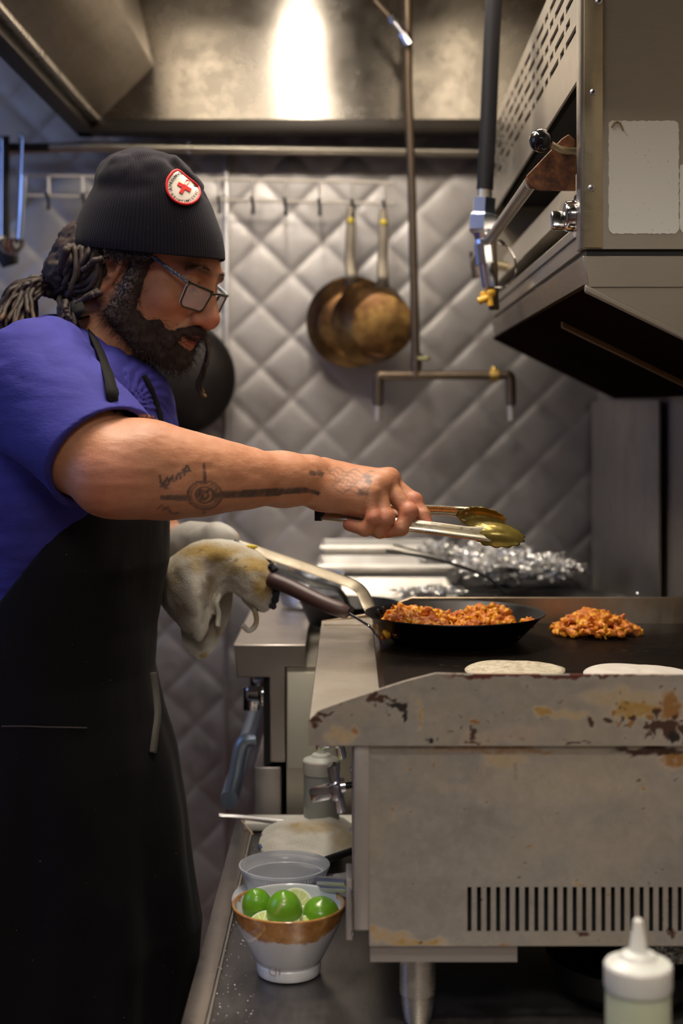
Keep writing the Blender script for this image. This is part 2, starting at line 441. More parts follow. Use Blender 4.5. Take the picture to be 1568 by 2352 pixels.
for x in (-.10, .48):
    for y in (.85, 2.0): MB().tube([(x, y, ZF), (x, y, ZF + .13)], .02, 12).build('leg', m_trim, ct)
# crumbs on the counter: countless grains
mb = MB(); rnd = random.Random(3)
for i in range(420):
    y = 1.2 + rnd.random() * .8; x = CX + .002 + abs(rnd.gauss(.028, .02)); s = rnd.uniform(.0003, .0009)
    mb.sphere((x, y, ZC + .0006), s, 5)
tag(mb.build('salt_grains', plain('salt', (.8, .76, .7), .6), loc=(CX + .03, 1.5, ZC)), 'scattered white salt grains along the front edge of the low counter', 'crumbs', kind='stuff')

# ================================================================ griddle
GX0 = -.038; YN = 1.38; YB = 2.03
gr = thing('griddle', (.2, 1.7, ZC), 'stained steel countertop griddle with black cooking plate, knobs and slotted side panel', 'griddle')
g_steel = steel('griddle_steel', (.60, .55, .49), .38, (1, 1, 1), 110, grime=.34, grimecol=(.34, .25, .13), gscale=10, dirt_attr=True, var=.14, metal=.75)
m_grid = g_steel.m
def px_d(x, z, d): return VX + x * F / d, VY - z * F / d
# near splash guard, a dense face so burnt-on stains can be placed
prof_px = [(708, 1708), (711, 1655), (733, 1632), (800, 1607), (858, 1588), (930, 1565), (1000, 1547), (1085, 1549), (1600, 1551)]
prof = [((x - VX) * YN / F, (VY - y) * YN / F) for x, y in prof_px]
px_, pz_ = np.array([p[0] for p in prof]), np.array([p[1] for p in prof])
xR = .545
zb = (VY - 1713) * YN / F
xs = np.concatenate([np.linspace(px_[0], px_[1], 3)[:-1], np.linspace(px_[1], xR, 330)])
topz = np.interp(xs, px_[1:], pz_[1:])
nz = 46
def stain(px, py, seed, spec):
    """burnt-on dirt: list of (cx, cy, rx, ry, strength, colour) in the panel's own plane"""
    p3 = np.stack([px / 22, py / 22, px * 0], -1)
    wx = px + 14 * fbm(p3, seed, 4); wy = py + 14 * fbm(p3 + 50, seed + 3, 4)
    am = np.zeros_like(px); col = np.zeros(px.shape + (4,)); col[..., 3] = 1
    for (cx, cy, rx, ry, st, c) in spec:
        d = np.sqrt(((wx - cx) / rx) ** 2 + ((wy - cy) / ry) ** 2)
        a = np.clip((1 - d) * 2.2, 0, 1) * st
        for k in range(3): col[..., k] = np.where(a > am, c[k], col[..., k])
        am = np.maximum(am, a)
    return am, col
BR = (.055, .02, .008); OR = (.26, .12, .03); YL = (.34, .20, .05); BK = (.012, .006, .005); RD = (.10, .02, .01)
rs = np.random.RandomState(4)
spec = [(1130, 1552, 130, 7, 1, RD), (1300, 1551, 290, 5, .9, RD), (1090, 1550, 40, 5, .9, BK), (925, 1625, 18, 12, 1, BK), (930, 1645, 8, 24, 1, BK), (905, 1618, 30, 7, .9, BK), (872, 1612, 14, 9, 1, BR), (880, 1600, 8, 6, 1, BR),
        (722, 1652, 18, 10, 1, BR), (718, 1670, 12, 12, .9, BR), (780, 1690, 40, 26, .45, YL), (815, 1680, 12, 18, .6, OR), (745, 1640, 30, 5, .9, BR), (962, 1640, 5, 50, .75, YL),
        (1088, 1655, 16, 7, .9, OR), (1086, 1685, 5, 28, .8, BR), (1250, 1635, 26, 14, .8, YL), (1300, 1640, 70, 14, .4, YL), (1180, 1690, 80, 30, .2, OR), (1100, 1700, 60, 26, .3, OR),
        (1460, 1630, 70, 28, .7, YL), (1540, 1620, 40, 40, .8, OR), (1530, 1665, 45, 20, .95, BR), (1545, 1690, 12, 26, 1, BK), (1500, 1665, 14, 14, .95, BR), (1455, 1650, 14, 10, .9, BR), (1357, 1655, 10, 16, .9, BR), (1575, 1690, 14, 26, 1, BR), (1430, 1600, 130, 26, .35, YL), (1690, 1640, 90, 40, .7, BR),
        (988, 1705, 12, 8, 1, BK), (1085, 1706, 30, 5, .9, BR), (1330, 1706, 50, 3, .9, BR), (1007, 1700, 6, 5, 1, BK)]
for i in range(16): spec.append((1480 + rs.rand() * 100, 1670 + rs.rand() * 12, 3, 14 + rs.rand() * 20, .9, BR))
for i in range(26): spec.append((1390 + rs.rand() * 190, 1628 + rs.rand() * 40, 3 + rs.rand() * 7, 3 + rs.rand() * 9, .9, BR if rs.rand() < .6 else OR))
for i in range(60): spec.append((720 + rs.rand() * 840, 1570 + rs.rand() * 135, 1.5 + rs.rand() * 2.5, 1.5 + rs.rand() * 3, .8, BR))
for i in range(14): spec.append((845 + rs.rand() * 60, 1595 + rs.rand() * 30, 2 + rs.rand() * 6, 2 + rs.rand() * 5, .95, BR))
def panel(name, xs, z0f, z1f, nz, y, spec, seed, parent, th, mat):
    X = np.repeat(np.asarray(xs)[:, None], nz, 1); t = np.linspace(0, 1, nz)[None]
    z0 = z0f(xs)[:, None]; z1 = z1f(xs)[:, None]; Z = z0 + (z1 - z0) * t
    G = np.stack([X, X * 0 + y, Z], -1)
    o = MB().grid(G).build(name, mat, parent, smooth=False, weld=False)
    am, col = stain(VX + G[..., 0] * F / y, VY - G[..., 2] * F / y, seed, spec)
    set_attr(o, 'dirt_amount', am); set_attr(o, 'dirt', col.reshape(-1, 4), 'FLOAT_COLOR')
    m = o.modifiers.new('s', 'SOLIDIFY'); m.thickness = th; m.offset = 1
    return o
# orientation: make sure the thickness grows away from the camera
sg = panel('splash_guard', xs, lambda x: x * 0 + zb, lambda x: np.interp(x, px_[1:], pz_[1:], left=pz_[1] - .0), nz, YN, spec, 11, gr, .005, m_grid)
def fix_sol(o, y):
    n = o.data.polygons[0].normal
    o.modifiers['s'].offset = -1 if n.y < 0 else 1
fix_sol(sg, YN)
# side panel with louvre slots: built from strips around the slots
zt, zbb = (VY - 1713) * YN / F, (VY - 2178) * YN / F
X0 = (848 - VX) * YN / F
slots = [((1079 + 22.05 * i - VX) * (YN) / F) for i in range(30)]
slots = [s for s in slots if s < .53]
zs0, zs1 = (VY - 2145) * YN / F, (VY - 2042) * YN / F
spec2 = [(1100, 1722, 200, 12, .5, OR), (1160, 1740, 60, 34, .4, YL), (1500, 1725, 120, 14, .8, BR), (1240, 1725, 60, 8, .6, OR), (1560, 1740, 60, 30, .7, OR), (903, 1862, 3, 22, .8, OR), (900, 2150, 60, 20, .5, YL), (960, 2165, 90, 10, .6, YL), (1140, 2172, 50, 5, .7, OR), (1340, 2150, 20, 10, .8, BR), (1330, 2030, 16, 5, .8, YL), (1540, 2140, 20, 16, .7, BR), (860, 2140, 14, 22, .6, YL),
         (1110, 1780, 4, 40, .4, OR), (1185, 1770, 3, 40, .5, BR), (1230, 1800, 300, 60, .12, YL), (1060, 1790, 40, 12, .25, BR)]
for i in range(90): spec2.append((860 + rs.rand() ** .7 * 720, 1735 + rs.rand() * 430, 1.2 + rs.rand() * 3, 1.2 + rs.rand() * 4, .8, OR if rs.rand() < .6 else BR))
ed = [X0]
for s in slots: ed += [s - .0021, s + .0021]
ed.append(xR)
allx = []
for a, b in zip(ed[:-1], ed[1:]):
    k = max(1, int((b - a) / .0025)); allx += list(np.linspace(a, b, k + 1)[:-1])
allx.append(xR); allx = np.array(allx)
allz = np.concatenate([np.linspace(zbb, zs0, 12)[:-1], np.linspace(zs0, zs1, 18)[:-1], np.linspace(zs1, zt, 90)])
Xg, Zg = np.meshgrid(allx, allz, indexing='ij'); YP = YN + .006
Gp = np.stack([Xg, Xg * 0 + YP, Zg], -1)
fc = []
nxx, nzz = Xg.shape
for i in range(nxx - 1):
    xm = (allx[i] + allx[i + 1]) / 2; ins = any(abs(xm - s) < .0021 for s in slots)
    for j in range(nzz - 1):
        zm = (allz[j] + allz[j + 1]) / 2
        if ins and zs0 < zm < zs1: continue
        fc.append((i * nzz + j, (i + 1) * nzz + j, (i + 1) * nzz + j + 1, i * nzz + j + 1))
sp_o = mesh_obj('side_panel', Gp.reshape(-1, 3), fc, m_grid, gr, smooth=False)
am, col = stain(VX + Gp[..., 0] * F / YP, VY - Gp[..., 2] * F / YP, 23, spec2)
set_attr(sp_o, 'dirt_amount', am); set_attr(sp_o, 'dirt', col.reshape(-1, 4), 'FLOAT_COLOR')
m = sp_o.modifiers.new('s', 'SOLIDIFY'); m.thickness = .002; m.offset = -1
m_gs = steel('griddle_frame_steel', (.50, .46, .43), .4, (1, 1, 1), 40, grime=.3, grimecol=(.25, .17, .08), gscale=12, metal=.8).m
m_blk = plain('black_iron', (.012, .011, .010), .45, .3, var=.3, vscale=30)
m_shadow = plain('dark_interior', (.01, .009, .01), .9)
# front corner post, front valve panel, body interior
MB().box(((812 - VX) * YN / F, YN + .003, (VY - 2140) * YN / F), (X0, YN + .03, zt + .002), .0015).build('corner_post', m_gs, gr)
MB().box((.004, YN + .03, zbb + .02), (.02, YB, zt)).build('valve_panel', m_gs, gr)
MB().box((.02, YN + .02, zbb + .01), (xR, YB, zt - .012)).build('burner_box', m_shadow, gr)
mb = MB(); mb.box((X0 + .001, YN + .012, zbb - .018), (.165, YN + .03, zbb)); mb.box((X0 + .001, YN + .03, zbb - .015), (X0 + .02, YB, zbb)); mb.box((.10, 1.9, zbb - .02), (xR, 1.92, zbb)); mb.build('base_rail', m_gs, gr)
# front ledge (landing shelf) and drip lip
ledge_st = steel('ledge_steel', (.56, .505, .43), .38, (1, 22, 1), 34, grime=.55, grimecol=(.13, .10, .07), gscale=7, var=.34).m
ZL = -.304
mb = MB(); mb.prism([(GX0, ZL - .022), (GX0 - .001, ZL), (.034, ZL), (.034, ZL - .004), (GX0 + .004, ZL - .004), (GX0 + .004, ZL - .022)], 1, YN + .004, 2.0)
mb.build('front_ledge', ledge_st, gr, bevel=.0012)
mb = MB()
for y0 in np.linspace(0, 1, 24)[:-1]:
    x = GX0 + .003 + y0 * .070
    mb.sphere((x + .0015, 2.0, ZL + .0012), (.0019, .0016, .0015), 8)
mb.build('weld_bead', m_scr, gr)
plate = NT('cooking_plate')
g1 = plate.noise(9, 6, .65); g2 = plate.noise(70, 5, .7)
c = plate.mix(plate.ramp(g1, [(.35, 0), (.7, 1)]), (.004, .0035, .003), (.014, .009, .006))
c = plate.mix(plate.math('MULTIPLY', plate.ramp(g2, [(.6, 0), (.72, 1)]), .5), c, (.10, .06, .02))
plate.set('Base Color', c); plate.set('Metallic', 0); plate.set('Specular IOR Level', .07); plate.set('Roughness', plate.math('ADD', plate.math('MULTIPLY', g1, .35), .28)); plate.bump(g2, .25, .0008)
m_plate = plate.m
MB().box((.034, YN + .005, ZL - .018), (xR, YB - .004, ZL - .001)).build('cooking_plate', m_plate, gr)
# drip groove along the front, with amber grease
MB().box((.034, YN + .006, ZL - .001), (.040, YB - .02, ZL + .001)).build('grease_bead', plain('burnt_grease', (.022, .011, .006), .2), gr)
# far splash guard
zf = -.268
mb = MB(); xa = (838 - VX) * YB / F; xb_ = (945 - VX) * YB / F
mb.prism([(GX0 + .0, ZL - .02), (GX0, ZL + .002), (xa, ZL + .012), (xb_, zf), (xR, zf), (xR, ZL - .02)], 1, YB - .004, YB + .002)
mb.build('splash_guard', steel('far_splash_steel', (.44, .34, .24), .35, (10, 1, 1), 20, grime=.5, grimecol=(.16, .08, .03), gscale=8).m, gr, bevel=.001)
# deck behind the weld: sloped apron up to the far guard
MB().add([(GX0, 2.0, ZL), (.034, 2.0, ZL), (.034, YB, ZL + .008), (GX0, YB, ZL + .002)], [(0, 1, 2, 3)]).build('ledge_end', ledge_st, gr)
# legs
m_chrome = plain('chrome', (.78, .78, .80), .12, 1.0, var=.1, vscale=8)
m_legst = steel('leg_steel', (.70, .66, .58), .25, (1, 1, 8), 40, grime=.3, grimecol=(.2, .13, .06), gscale=20).m
for (x, y) in ((.069, 1.42), (.069, 1.97), (.48, 1.97), (.48, 1.42)):
    l = MB().tube([(x, y, zbb), (x, y, ZC + .028), ], .0178, 28).build('leg', m_legst, gr)
    MB().lathe([(.0165, ZC + .028), (.0155, ZC + .012), (.013, ZC), (.0, ZC)], (x, y, 0), n=28).build('foot', m_legst, l)
# knobs: cross grip chrome
def griddle_knob(x, y, z, ang, parent):
    ax = np.array([-1, 0, -.18]); ax /= np.linalg.norm(ax)
    sh = MB(); sh.tube([(x + .022, y, z + .004), (x, y, z)], .0035, 12).build('knob_stem', m_blk, parent)
    k = MB()
    M = np.array(Matrix.Rotation(math.radians(-12), 3, 'Y'))
    def bx(a, b, bev):
        k.box(a, b, bev, M=M, about=(x, y, z))
    # base wedge disc + side wings + front bar grip
    bx((x - .009, y - .010, z - .0245), (x + .001, y + .010, z + .0245), .0028)
    bx((x - .010, y - .022, z - .008), (x, y + .022, z + .008), .003)
    bx((x - .032, y - .0055, z - .0095), (x - .006, y + .0055, z + .0055), .0028)
    k.tube([(x - .002, y, z), (x + .005, y, z + .001)], .0085, 20)
    o = k.build('knob', m_chrome, parent)
    return o
griddle_knob(-.008, 1.45, -.385, 0, gr)
griddle_knob(-.008, 1.67, -.385, 0, gr)
griddle_knob(-.008, 1.81, -.385, 0, gr)
for (y, z) in ((1.42, -.327), (1.42, -.36), (1.42, -.42), (1.395, -.47)): MB().sphere((.003, y, z), (.002, .0028, .0028), 8).build('screw', m_chrome, gr)

# vertical bracket at the front lower corner with rivets and tubes
mb = MB(); mb.box((-.0025, 1.400, (VY - 2160) * 1.4 / F), (.004, 1.45, (VY - 2020) * 1.4 / F), .0008); mb.build('bracket', m_gs, gr)
for pxy in ((808, 2042), (808, 2053), (808, 2132), (808, 2145)): MB().sphere(P(pxy[0], pxy[1], 1.398), .0016, 8).build('rivet', m_chrome, gr)
mb = MB(); mb.tube([P(735, 2023, 1.6), P(800, 2028, 1.55)], .0052, 12); mb.tube([P(735, 2040, 1.6), P(800, 2043, 1.55)], .004, 12); mb.build('gas_manifold', m_trim, gr)

# ================================================================ range behind
YR0, YR1 = 2.15, 3.06
zr = (VY - 1481) * YR0 / F
def XR_(px, d=YR0): return (px - VX) * d / F
def ZR_(py, d=YR0): return (VY - py) * d / F
st = thing('range', (.16, 2.6, ZF), 'stainless gas range behind the griddle, with chrome knobs, oven door and stacked trays on top', 'range')
m_rs = steel('range_steel', (.55, .50, .46), .36, (1, 1, 1), 30, grime=.2, grimecol=(.3, .22, .12), gscale=6).m
m_rs2 = steel('range_side_steel', (.60, .56, .48), .42, (1, 1, 1), 20, grime=.4, grimecol=(.42, .34, .2), gscale=7).m
mb = MB()
poly = [(535, 1481), (702, 1481), (702, 1531), (655, 1531), (655, 1751), (620, 1751), (618, 1556), (545, 1556)]
mb.prism([(XR_(a), ZR_(b)) for a, b in poly], 1, YR0, YR1)
mb.build('front_ledge', m_rs, st, bevel=.0015)
MB().box((XR_(655) + .002, YR0 + .004, ZF + .14), (.49, YR1, zr - .034)).build('body', m_rs2, st)
MB().box((XR_(733), YR0 + .01, zr - .05), (.49, YR1, zr - .014)).build('cooktop_pan', m_blk, st)
MB().box((XR_(660), YR0 + .001, ZR_(1765)), (XR_(770), YR0 + .004, ZR_(1545)), .001).build('grease_plate', plain('pale_grime_panel', (.60, .57, .46), .5, .3, var=.2, vscale=14), st)
MB().box((XR_(604), YR0 + .012, ZR_(1760)), (XR_(622), YR1 - .01, ZR_(1560))).build('control_panel', m_blk, st)
for y in np.linspace(YR0 + .06, YR1 - .12, 6):
    k = MB(); x0 = XR_(606); z0 = ZR_(1612)
    k.lathe([(.0, -.030), (.009, -.0305), (.0115, -.028), (.0125, -.012), (.021, -.010), (.0225, -.004), (.021, 0)], (x0, y, z0), (1, 0, 0), 28)
    k.box((x0 - .036, y - .0045, z0 - .026), (x0 - .010, y + .0045, z0 + .012), .003)
    k.build('knob', m_chrome, st)
dr = MB().box((XR_(582), YR0 + .012, ZF + .18), (XR_(645), YR1 - .02, ZR_(1766)), .003).build('oven_door', m_rs, st)
m_hand = plain('handle_blue_grey', (.30, .36, .44), .3, .6)
hp = catmull([(XR_(585), YR0 + .05, ZR_(1712)), (XR_(552), YR0 + .05, ZR_(1722)), (XR_(535), YR0 + .05, ZR_(1800)), (XR_(522), YR0 + .05, ZR_(1860))], 16)
MB().tube([(XR_(522), YR0 + .03, ZR_(1850)), (XR_(522), YR1 - .05, ZR_(1850))], .014, 16).build('handle', m_hand, dr)
for y in (YR0 + .04, YR1 - .07):
    q = hp.copy(); q[:, 1] = y
    MB().tube(q, .011, 12).build('handle_bracket', m_hand, dr)
for x in (-.08, .45):
    for y in (YR0 + .05, YR1 - .06): MB().tube([(x, y, ZF), (x, y, ZF + .15)], .02, 12).build('leg', m_trim, st)
# cast iron grates
for gi in range(3):
    g = MB(); y0 = YR0 + .03 + gi * .29; x0, x1 = XR_(733) + .01, .47
    for a, b in (((x0, y0), (x1, y0)), ((x0, y0 + .27), (x1, y0 + .27)), ((x0, y0), (x0, y0 + .27)), ((x1, y0), (x1, y0 + .27)), ((x0, y0 + .135), (x1, y0 + .135)), (((x0 + x1) / 2, y0), ((x0 + x1) / 2, y0 + .27)), ((x0 + .12, y0), (x0 + .12, y0 + .27)), ((x1 - .12, y0), (x1 - .12, y0 + .27))):
        g.box((min(a[0], b[0]) - .005, min(a[1], b[1]) - .005, zr - .012), (max(a[0], b[0]) + .005, max(a[1], b[1]) + .005, zr + .004), .002)
    g.build('grate', m_blk, st)

# ================================================================ cheese-melter broiler on the right
br = thing('salamander_broiler', (.45, 2.2, .14), 'big stainless salamander broiler high on the right with slotted vent, ball-knob lever, white label', 'broiler')
m_br = steel('broiler_steel', (.36, .32, .26), .40, (1, 1, 8), 36, grime=.3, grimecol=(.20, .14, .07), gscale=4, var=.16, metal=.7).m
m_brw = steel('broiler_front_steel', (.48, .44, .38), .38, (1, 8, 1), 30, grime=.25, grimecol=(.25, .18, .10), gscale=6).m
m_strip = steel('broiler_strip', (.58, .50, .34), .36, (1, 1, 12), 40, grime=.5, grimecol=(.26, .18, .07), gscale=16).m
D1, D2 = 1.62, 2.82
def bx_(px): return (px - VX) * D1 / F
def bz_(py): return (VY - py) * D1 / F
YAW = (.285 - .268) / 1.2
def shear(o):
    me = o.data; L = np.array(o.parent.location if o.parent and o.parent.type == 'EMPTY' else (0, 0, 0))
    for v in me.vertices: v.co.x += (v.co.y + (o.parent.location.y if o.parent else 0) - D1) * YAW
    return o
XF = bx_(1340)
XE = .544
# end panels
def brp(name, mb, mat, **k): return shear(mb.build(name, mat, br, **k))
brp('side_panel', MB().box((XF + .0, D1, bz_(572)), (.54, D1 + .004, .66)), m_br)
brp('side_strip', MB().box((XF, D1 - .003, bz_(570)), (bx_(1383), D1 + .001, .66), .0008), m_strip)
brp('side_panel', MB().box((XF, D2 - .01, bz_(572)), (.52, D2, .54)), m_br)
for (a, b) in ((1362, 212), (1358, 432), (1375, 3)):
    s = MB(); c = P(a, b, D1 - .003); s.sphere(c, (.0042, .0028, .0042), 16)
    s.cur = 1; s.box(c + [-.0022, -.0031, -.0004], c + [.0022, -.0026, .0004]); s.box(c + [-.0004, -.0031, -.0022], c + [.0004, -.0026, .0022])
    s.build('screw', None, br, mats=[m_trim, m_blk], angle=60)
# label stickers (blank, worn)
lm = NT('worn_label'); f1 = lm.noise(300, 3, .6); lm.set('Base Color', lm.mix(lm.ramp(f1, [(.70, 0), (.74, 1)]), lm.mix(lm.noise(6, 3), (.74, .72, .64), (.84, .82, .74)), (.25, .18, .10))); lm.set('Roughness', .45); m_label = lm.m
def label(x0, x1, y0, y1, nm='label'):
    pts = []; r = 8
    rr_ = random.Random(int(x0))
    def edge(a, b, n):
        for t in np.linspace(0, 1, n)[:-1]:
            pts.append((a[0] + (b[0] - a[0]) * t + rr_.uniform(-1.2, 1.2), a[1] + (b[1] - a[1]) * t + rr_.uniform(-1.2, 1.2)))
    edge((x0 + r, y0), (x1 - r, y0), 30); edge((x1 - r, y0), (x1, y0 + r), 3); edge((x1, y0 + r), (x1, y1 - r), 40); edge((x1, y1 - r), (x1 - r, y1), 3)
    edge((x1 - r, y1), (x0 + r, y1), 30); edge((x0 + r, y1), (x0, y1 - r), 3); edge((x0, y1 - r), (x0, y0 + 2), 40); edge((x0, y0 + 2), (x0 + r, y0), 3)
    m = MB(); m.prism([(bx_(a), bz_(b)) for a, b in pts], 1, D1 - .0012, D1 - .0002)
    o = m.build(nm, m_label, br, smooth=False); return o
label(1397, 1558, 278, 537); label(1560, 1720, 378, 534)
m = MB(); m.tube([P(1404, 292, D1 - .002), P(1411, 282, D1 - .002), P(1421, 280, D1 - .002)], .0012, 6); m.tube([P(1423, 281, D1 - .002), P(1431, 300, D1 - .002)], .0009, 6); m.build('label_tear', plain('torn_glue', (.28, .19, .07), .6), br)
# front face: slotted upper panel
zA, zB = .384, .56
m = MB(); slot = []
ys_ = [D1]; yy = D1 + .09
cells = []
rowz = [.535, .513, .491, .469, .447]
ylo, yhi = D1 + .05, D2 - .1
# grid built on y,z lines with slot holes
ycuts = [D1]; holes = []
for ri, zc in enumerate(rowz):
    y = ylo + (.05 if ri % 2 else 0)
    k = ri
    while y < yhi:
        ln = .085 if (k % 2 == 0) else .035
        holes.append((y, y + ln, zc - .0045, zc + .0045)); y += ln + .018; k += 1
yset = sorted(set([D1, D2] + [round(h[0], 4) for h in holes] + [round(h[1], 4) for h in holes]))
zset = sorted(set([zA, zB] + [z + s * .0045 for z in rowz for s in (-1, 1)]))
Vv = [(XF, y, z) for y in yset for z in zset]; nzv = len(zset); fc = []
for i in range(len(yset) - 1):
    for j in range(nzv - 1):
        ym = (yset[i] + yset[i + 1]) / 2; zm = (zset[j] + zset[j + 1]) / 2
        if any(h[0] < ym < h[1] and h[2] < zm < h[3] for h in holes): continue
        fc.append((i * nzv + j, (i + 1) * nzv + j, (i + 1) * nzv + j + 1, i * nzv + j + 1))
o = mesh_obj('vent_panel', Vv, fc, m_brw, br, smooth=False); shear(o); mm = o.modifiers.new('s', 'SOLIDIFY'); mm.thickness = .003; mm.offset = 0
brp('housing', MB().box((XF + .02, D1 + .004, .40), (XE - .01, D2 - .01, .555)), m_shadow)
brp('firebox', MB().box((XF + .12, D1 + .004, .17), (XE - .01, D2 - .01, .40)), m_shadow)
brp('top_panel', MB().box((XF, D1, .556), (XE - .02, D2, .56)), m_br)
# front corner post near camera (bright edge)
brp('corner_post', MB().box((XF - .004, D1 - .001, bz_(572)), (XF + .004, D1 + .03, .66), .0015), m_brw)
# sliding rack tray: inclined light panel, and dark slot below
m = MB(); m.prism([(XF + .004, .246), (XF + .02, .300), (XF + .09, .302), (XF + .09, .244)], 1, D1 + .03, D2 - .02); brp('broiler_rack', m, m_brw)
# lower fascia, grooves
m = MB(); m.prism([(XF, bz_(572)), (XF - .002, .214), (XF + .006, .222), (XF + .03, .222), (XF + .03, bz_(572))], 1, D1 + .001, D2); brp('lower_fascia', m, m_brw)
brp('groove', MB().box((XF - .003, D1 + .02, .2005), (XF + .001, D2, .2025)), m_blk)
# drip drawer (rounded long box under)
m = MB(); zt_, zb_ = bz_(587), bz_(660)
m.prism([(XF - .001, zt_), (XF + .001, zt_ - .012), (XF + .006, zb_), (XE - .03, zb_), (XE - .03, zt_)], 1, D1 + .002, D2 + .0); brp('drip_drawer', m, m_br, bevel=.001)
brp('drawer_gap', MB().box((XF + .004, D1 + .006, zt_ - .001), (XE - .02, D2 - .01, bz_(571))), m_blk)
# wedge-shaped drip tray under everything
def zw(x): return bz_(662) - .484 * (x - XF)
m = MB(); m.prism([(XF + .001, zw(XF) + .001), (.51, zw(.51)), (.51, zb_)], 1, D1 + .004, D1 + .007); brp('gusset', m, m_br)
m_under = plain('greasy_underside', (.014, .008, .005), 1, 0, var=.4, vscale=6, **{'Specular IOR Level': 0})  # near-black matt colour over the whole underside
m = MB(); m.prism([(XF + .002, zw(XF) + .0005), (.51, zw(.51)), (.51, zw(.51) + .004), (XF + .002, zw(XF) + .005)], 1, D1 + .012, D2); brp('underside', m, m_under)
m = MB(); m.prism([(XF + .002, zw(XF) - .004), (.51, zw(.51) - .004), (.51, zw(.51) + .004), (XF + .002, zw(XF) + .004)], 1, D1 - .001, D1 + .010); brp('gusset_rim', m, m_br, bevel=.0015)
m = MB(); m.prism([(XF + .03, zw(XF + .03) - .007), (.50, zw(.50) - .007), (.50, zw(.5) + .002), (XF + .03, zw(XF + .03) + .002)], 1, 2.02, 2.032); brp('brace', m, plain('tan_rib', (.22, .13, .06), .45, .5, var=.2), bevel=.001)
# lever: rusty bracket plate, ball knob, grab bar
m_rust = NT('rusty_iron'); ff = m_rust.noise(90, 6, .7); m_rust.set('Base Color', m_rust.ramp(ff, [(.3, (.035, .012, .005)), (.5, (.14, .045, .012)), (.72, (.30, .12, .03))])); m_rust.set('Roughness', .6); m_rust.bump(ff, .4, .001); m_rust = m_rust.m
yb = D1 + .045
def Q(px, py, d): return P(px, py, d)
m = MB(); pl = [(1208, 404), (1212, 418), (1222, 432), (1240, 437), (1322, 438), (1322, 322), (1306, 308), (1290, 318)]
m.prism([((a - VX) * yb / F, (VY - b) * yb / F) for a, b in pl], 1, yb, yb + .005); m.build('lever_bracket', m_rust, br, bevel=.001)
m = MB(); m.sphere(P(1242, 323, yb - .02), .0137, 28); m.build('ball_knob', plain('black_plastic', (.01, .01, .011), .12), br)
m = MB(); m.tube([P(1262, 330, yb - .015), P(1285, 344, yb - .01), P(1305, 348, yb), P(1335, 348, yb + .004)], [.0042, .0045, .0048, .005], 12); m.build('lever_rod', m_strip, br)
A1 = P(1212, 410, yb + .01)
m = MB(); m.tube([A1 + [.004, 0, -.004], A1 + [.004 + .9 * YAW, .9, -.004]], .0085, 16); m.build('grab_bar', m_brw, br)
m = MB(); e = A1 + [.004 + .9 * YAW, .9, -.004]; m.tube([e, e + [.06, .0, -.01]], .0085, 12); m.build('bar_end', m_strip, br)
# rotary valve knob on the front
kc = P(1322, 497, D1 + .045); kc[0] = XF - .001
m = MB(); m.lathe([(.0, -.014), (.0165, -.014), (.018, -.012), (.0185, -.003), (.0245, -.002), (.026, .0), (.0255, .003)], kc + [0, 0, 0], (1, 0, 0), 32)
m.box(kc + [-.030, -.006, -.016], kc + [-.010, .006, .006], .003, M=rot_m('X', math.radians(-18)))
m.build('knob', m_chrome, br, angle=40)
m = MB(); m.sphere(kc + [-.017, -.0072, -.001], .0024, 8); m.build('set_screw', m_blk, br)

# ================================================================ piping
m_pipe = steel('conduit_steel', (.56, .52, .44), .32, (6, 1, 1), 20, grime=.25, grimecol=(.2, .16, .1)).m
m_iron = steel('black_gas_pipe', (.16, .12, .085), .42, (1, 1, 6), 30, grime=.4, grimecol=(.06, .04, .03), gscale=12).m
m_brass = plain('brass_fitting', (.55, .36, .10), .32, .8, var=.3, vscale=60)
m = MB(); m.tube([P(-120, 348, 2.98), P(200, 337, 2.98), P(1250, 352, 3.02)], .0108, 16)
o = m.build('conduit', m_pipe, loc=P(640, 340, 3.0)); tag(o, 'long horizontal steel conduit running along the quilted wall just under the hood lip', 'pipe')
gp = thing('gas_pipe', P(955, 850, 2.84), 'thin vertical pipe down the wall ending in a forked drop above the range', 'pipe')
dp = 2.84
m = MB(); m.tube([P(936, -120, 2.80), P(937, 200, 2.82), P(945, 420, dp), P(955, 845, dp)], .0088, 16); m.build('riser', m_iron, gp)
m = MB(); m.tube([P(880, 862, dp), P(1165, 862, dp)], .0088, 14); m.build('cross_pipe', m_iron, gp)
m_galv = plain('galvanised_end', (.55, .50, .44), .4, .7)
for x in (869, 1172):
    s = 1 if x > 1000 else -1
    m = MB(); m.tube(catmull([P(x - s * 12, 862, dp), P(x - s * 3, 864, dp), P(x, 876, dp), P(x + s * 1, 930, dp)], 14), .0104, 14); m.build('elbow', m_iron, gp)
    m = MB(); m.tube([P(x + s * 1, 928, dp), P(x + s * 2, 966, dp)], .0076, 14); m.build('nozzle', m_galv, gp)
m = MB(); m.tube([P(957, 812, dp), P(955, 846, dp)], .0115, 8); m.tube([P(955, 838, dp), P(955, 868, dp)], .010, 14); m.build('union_nut', m_iron, gp)
m = MB(); m.tube([P(962, 824, dp - .01), P(985, 824, dp - .02)], .0075, 12, flat=((0, 0, 1), .6)); m.build('shutoff_handle', plain('dull_yellow_green', (.30, .28, .12), .5), gp)
m = MB(); m.tube([P(1124, 862, dp), P(1144, 862, dp)], .0135, 8); m.sphere(P(1134, 850, dp), .008, 10); m.build('brass_tee', m_brass, gp)
m = MB(); m.tube([P(860, 1, 2.79), P(898, 42, 2.79)], .0075, 12); m.build('branch_pipe', m_iron, gp)
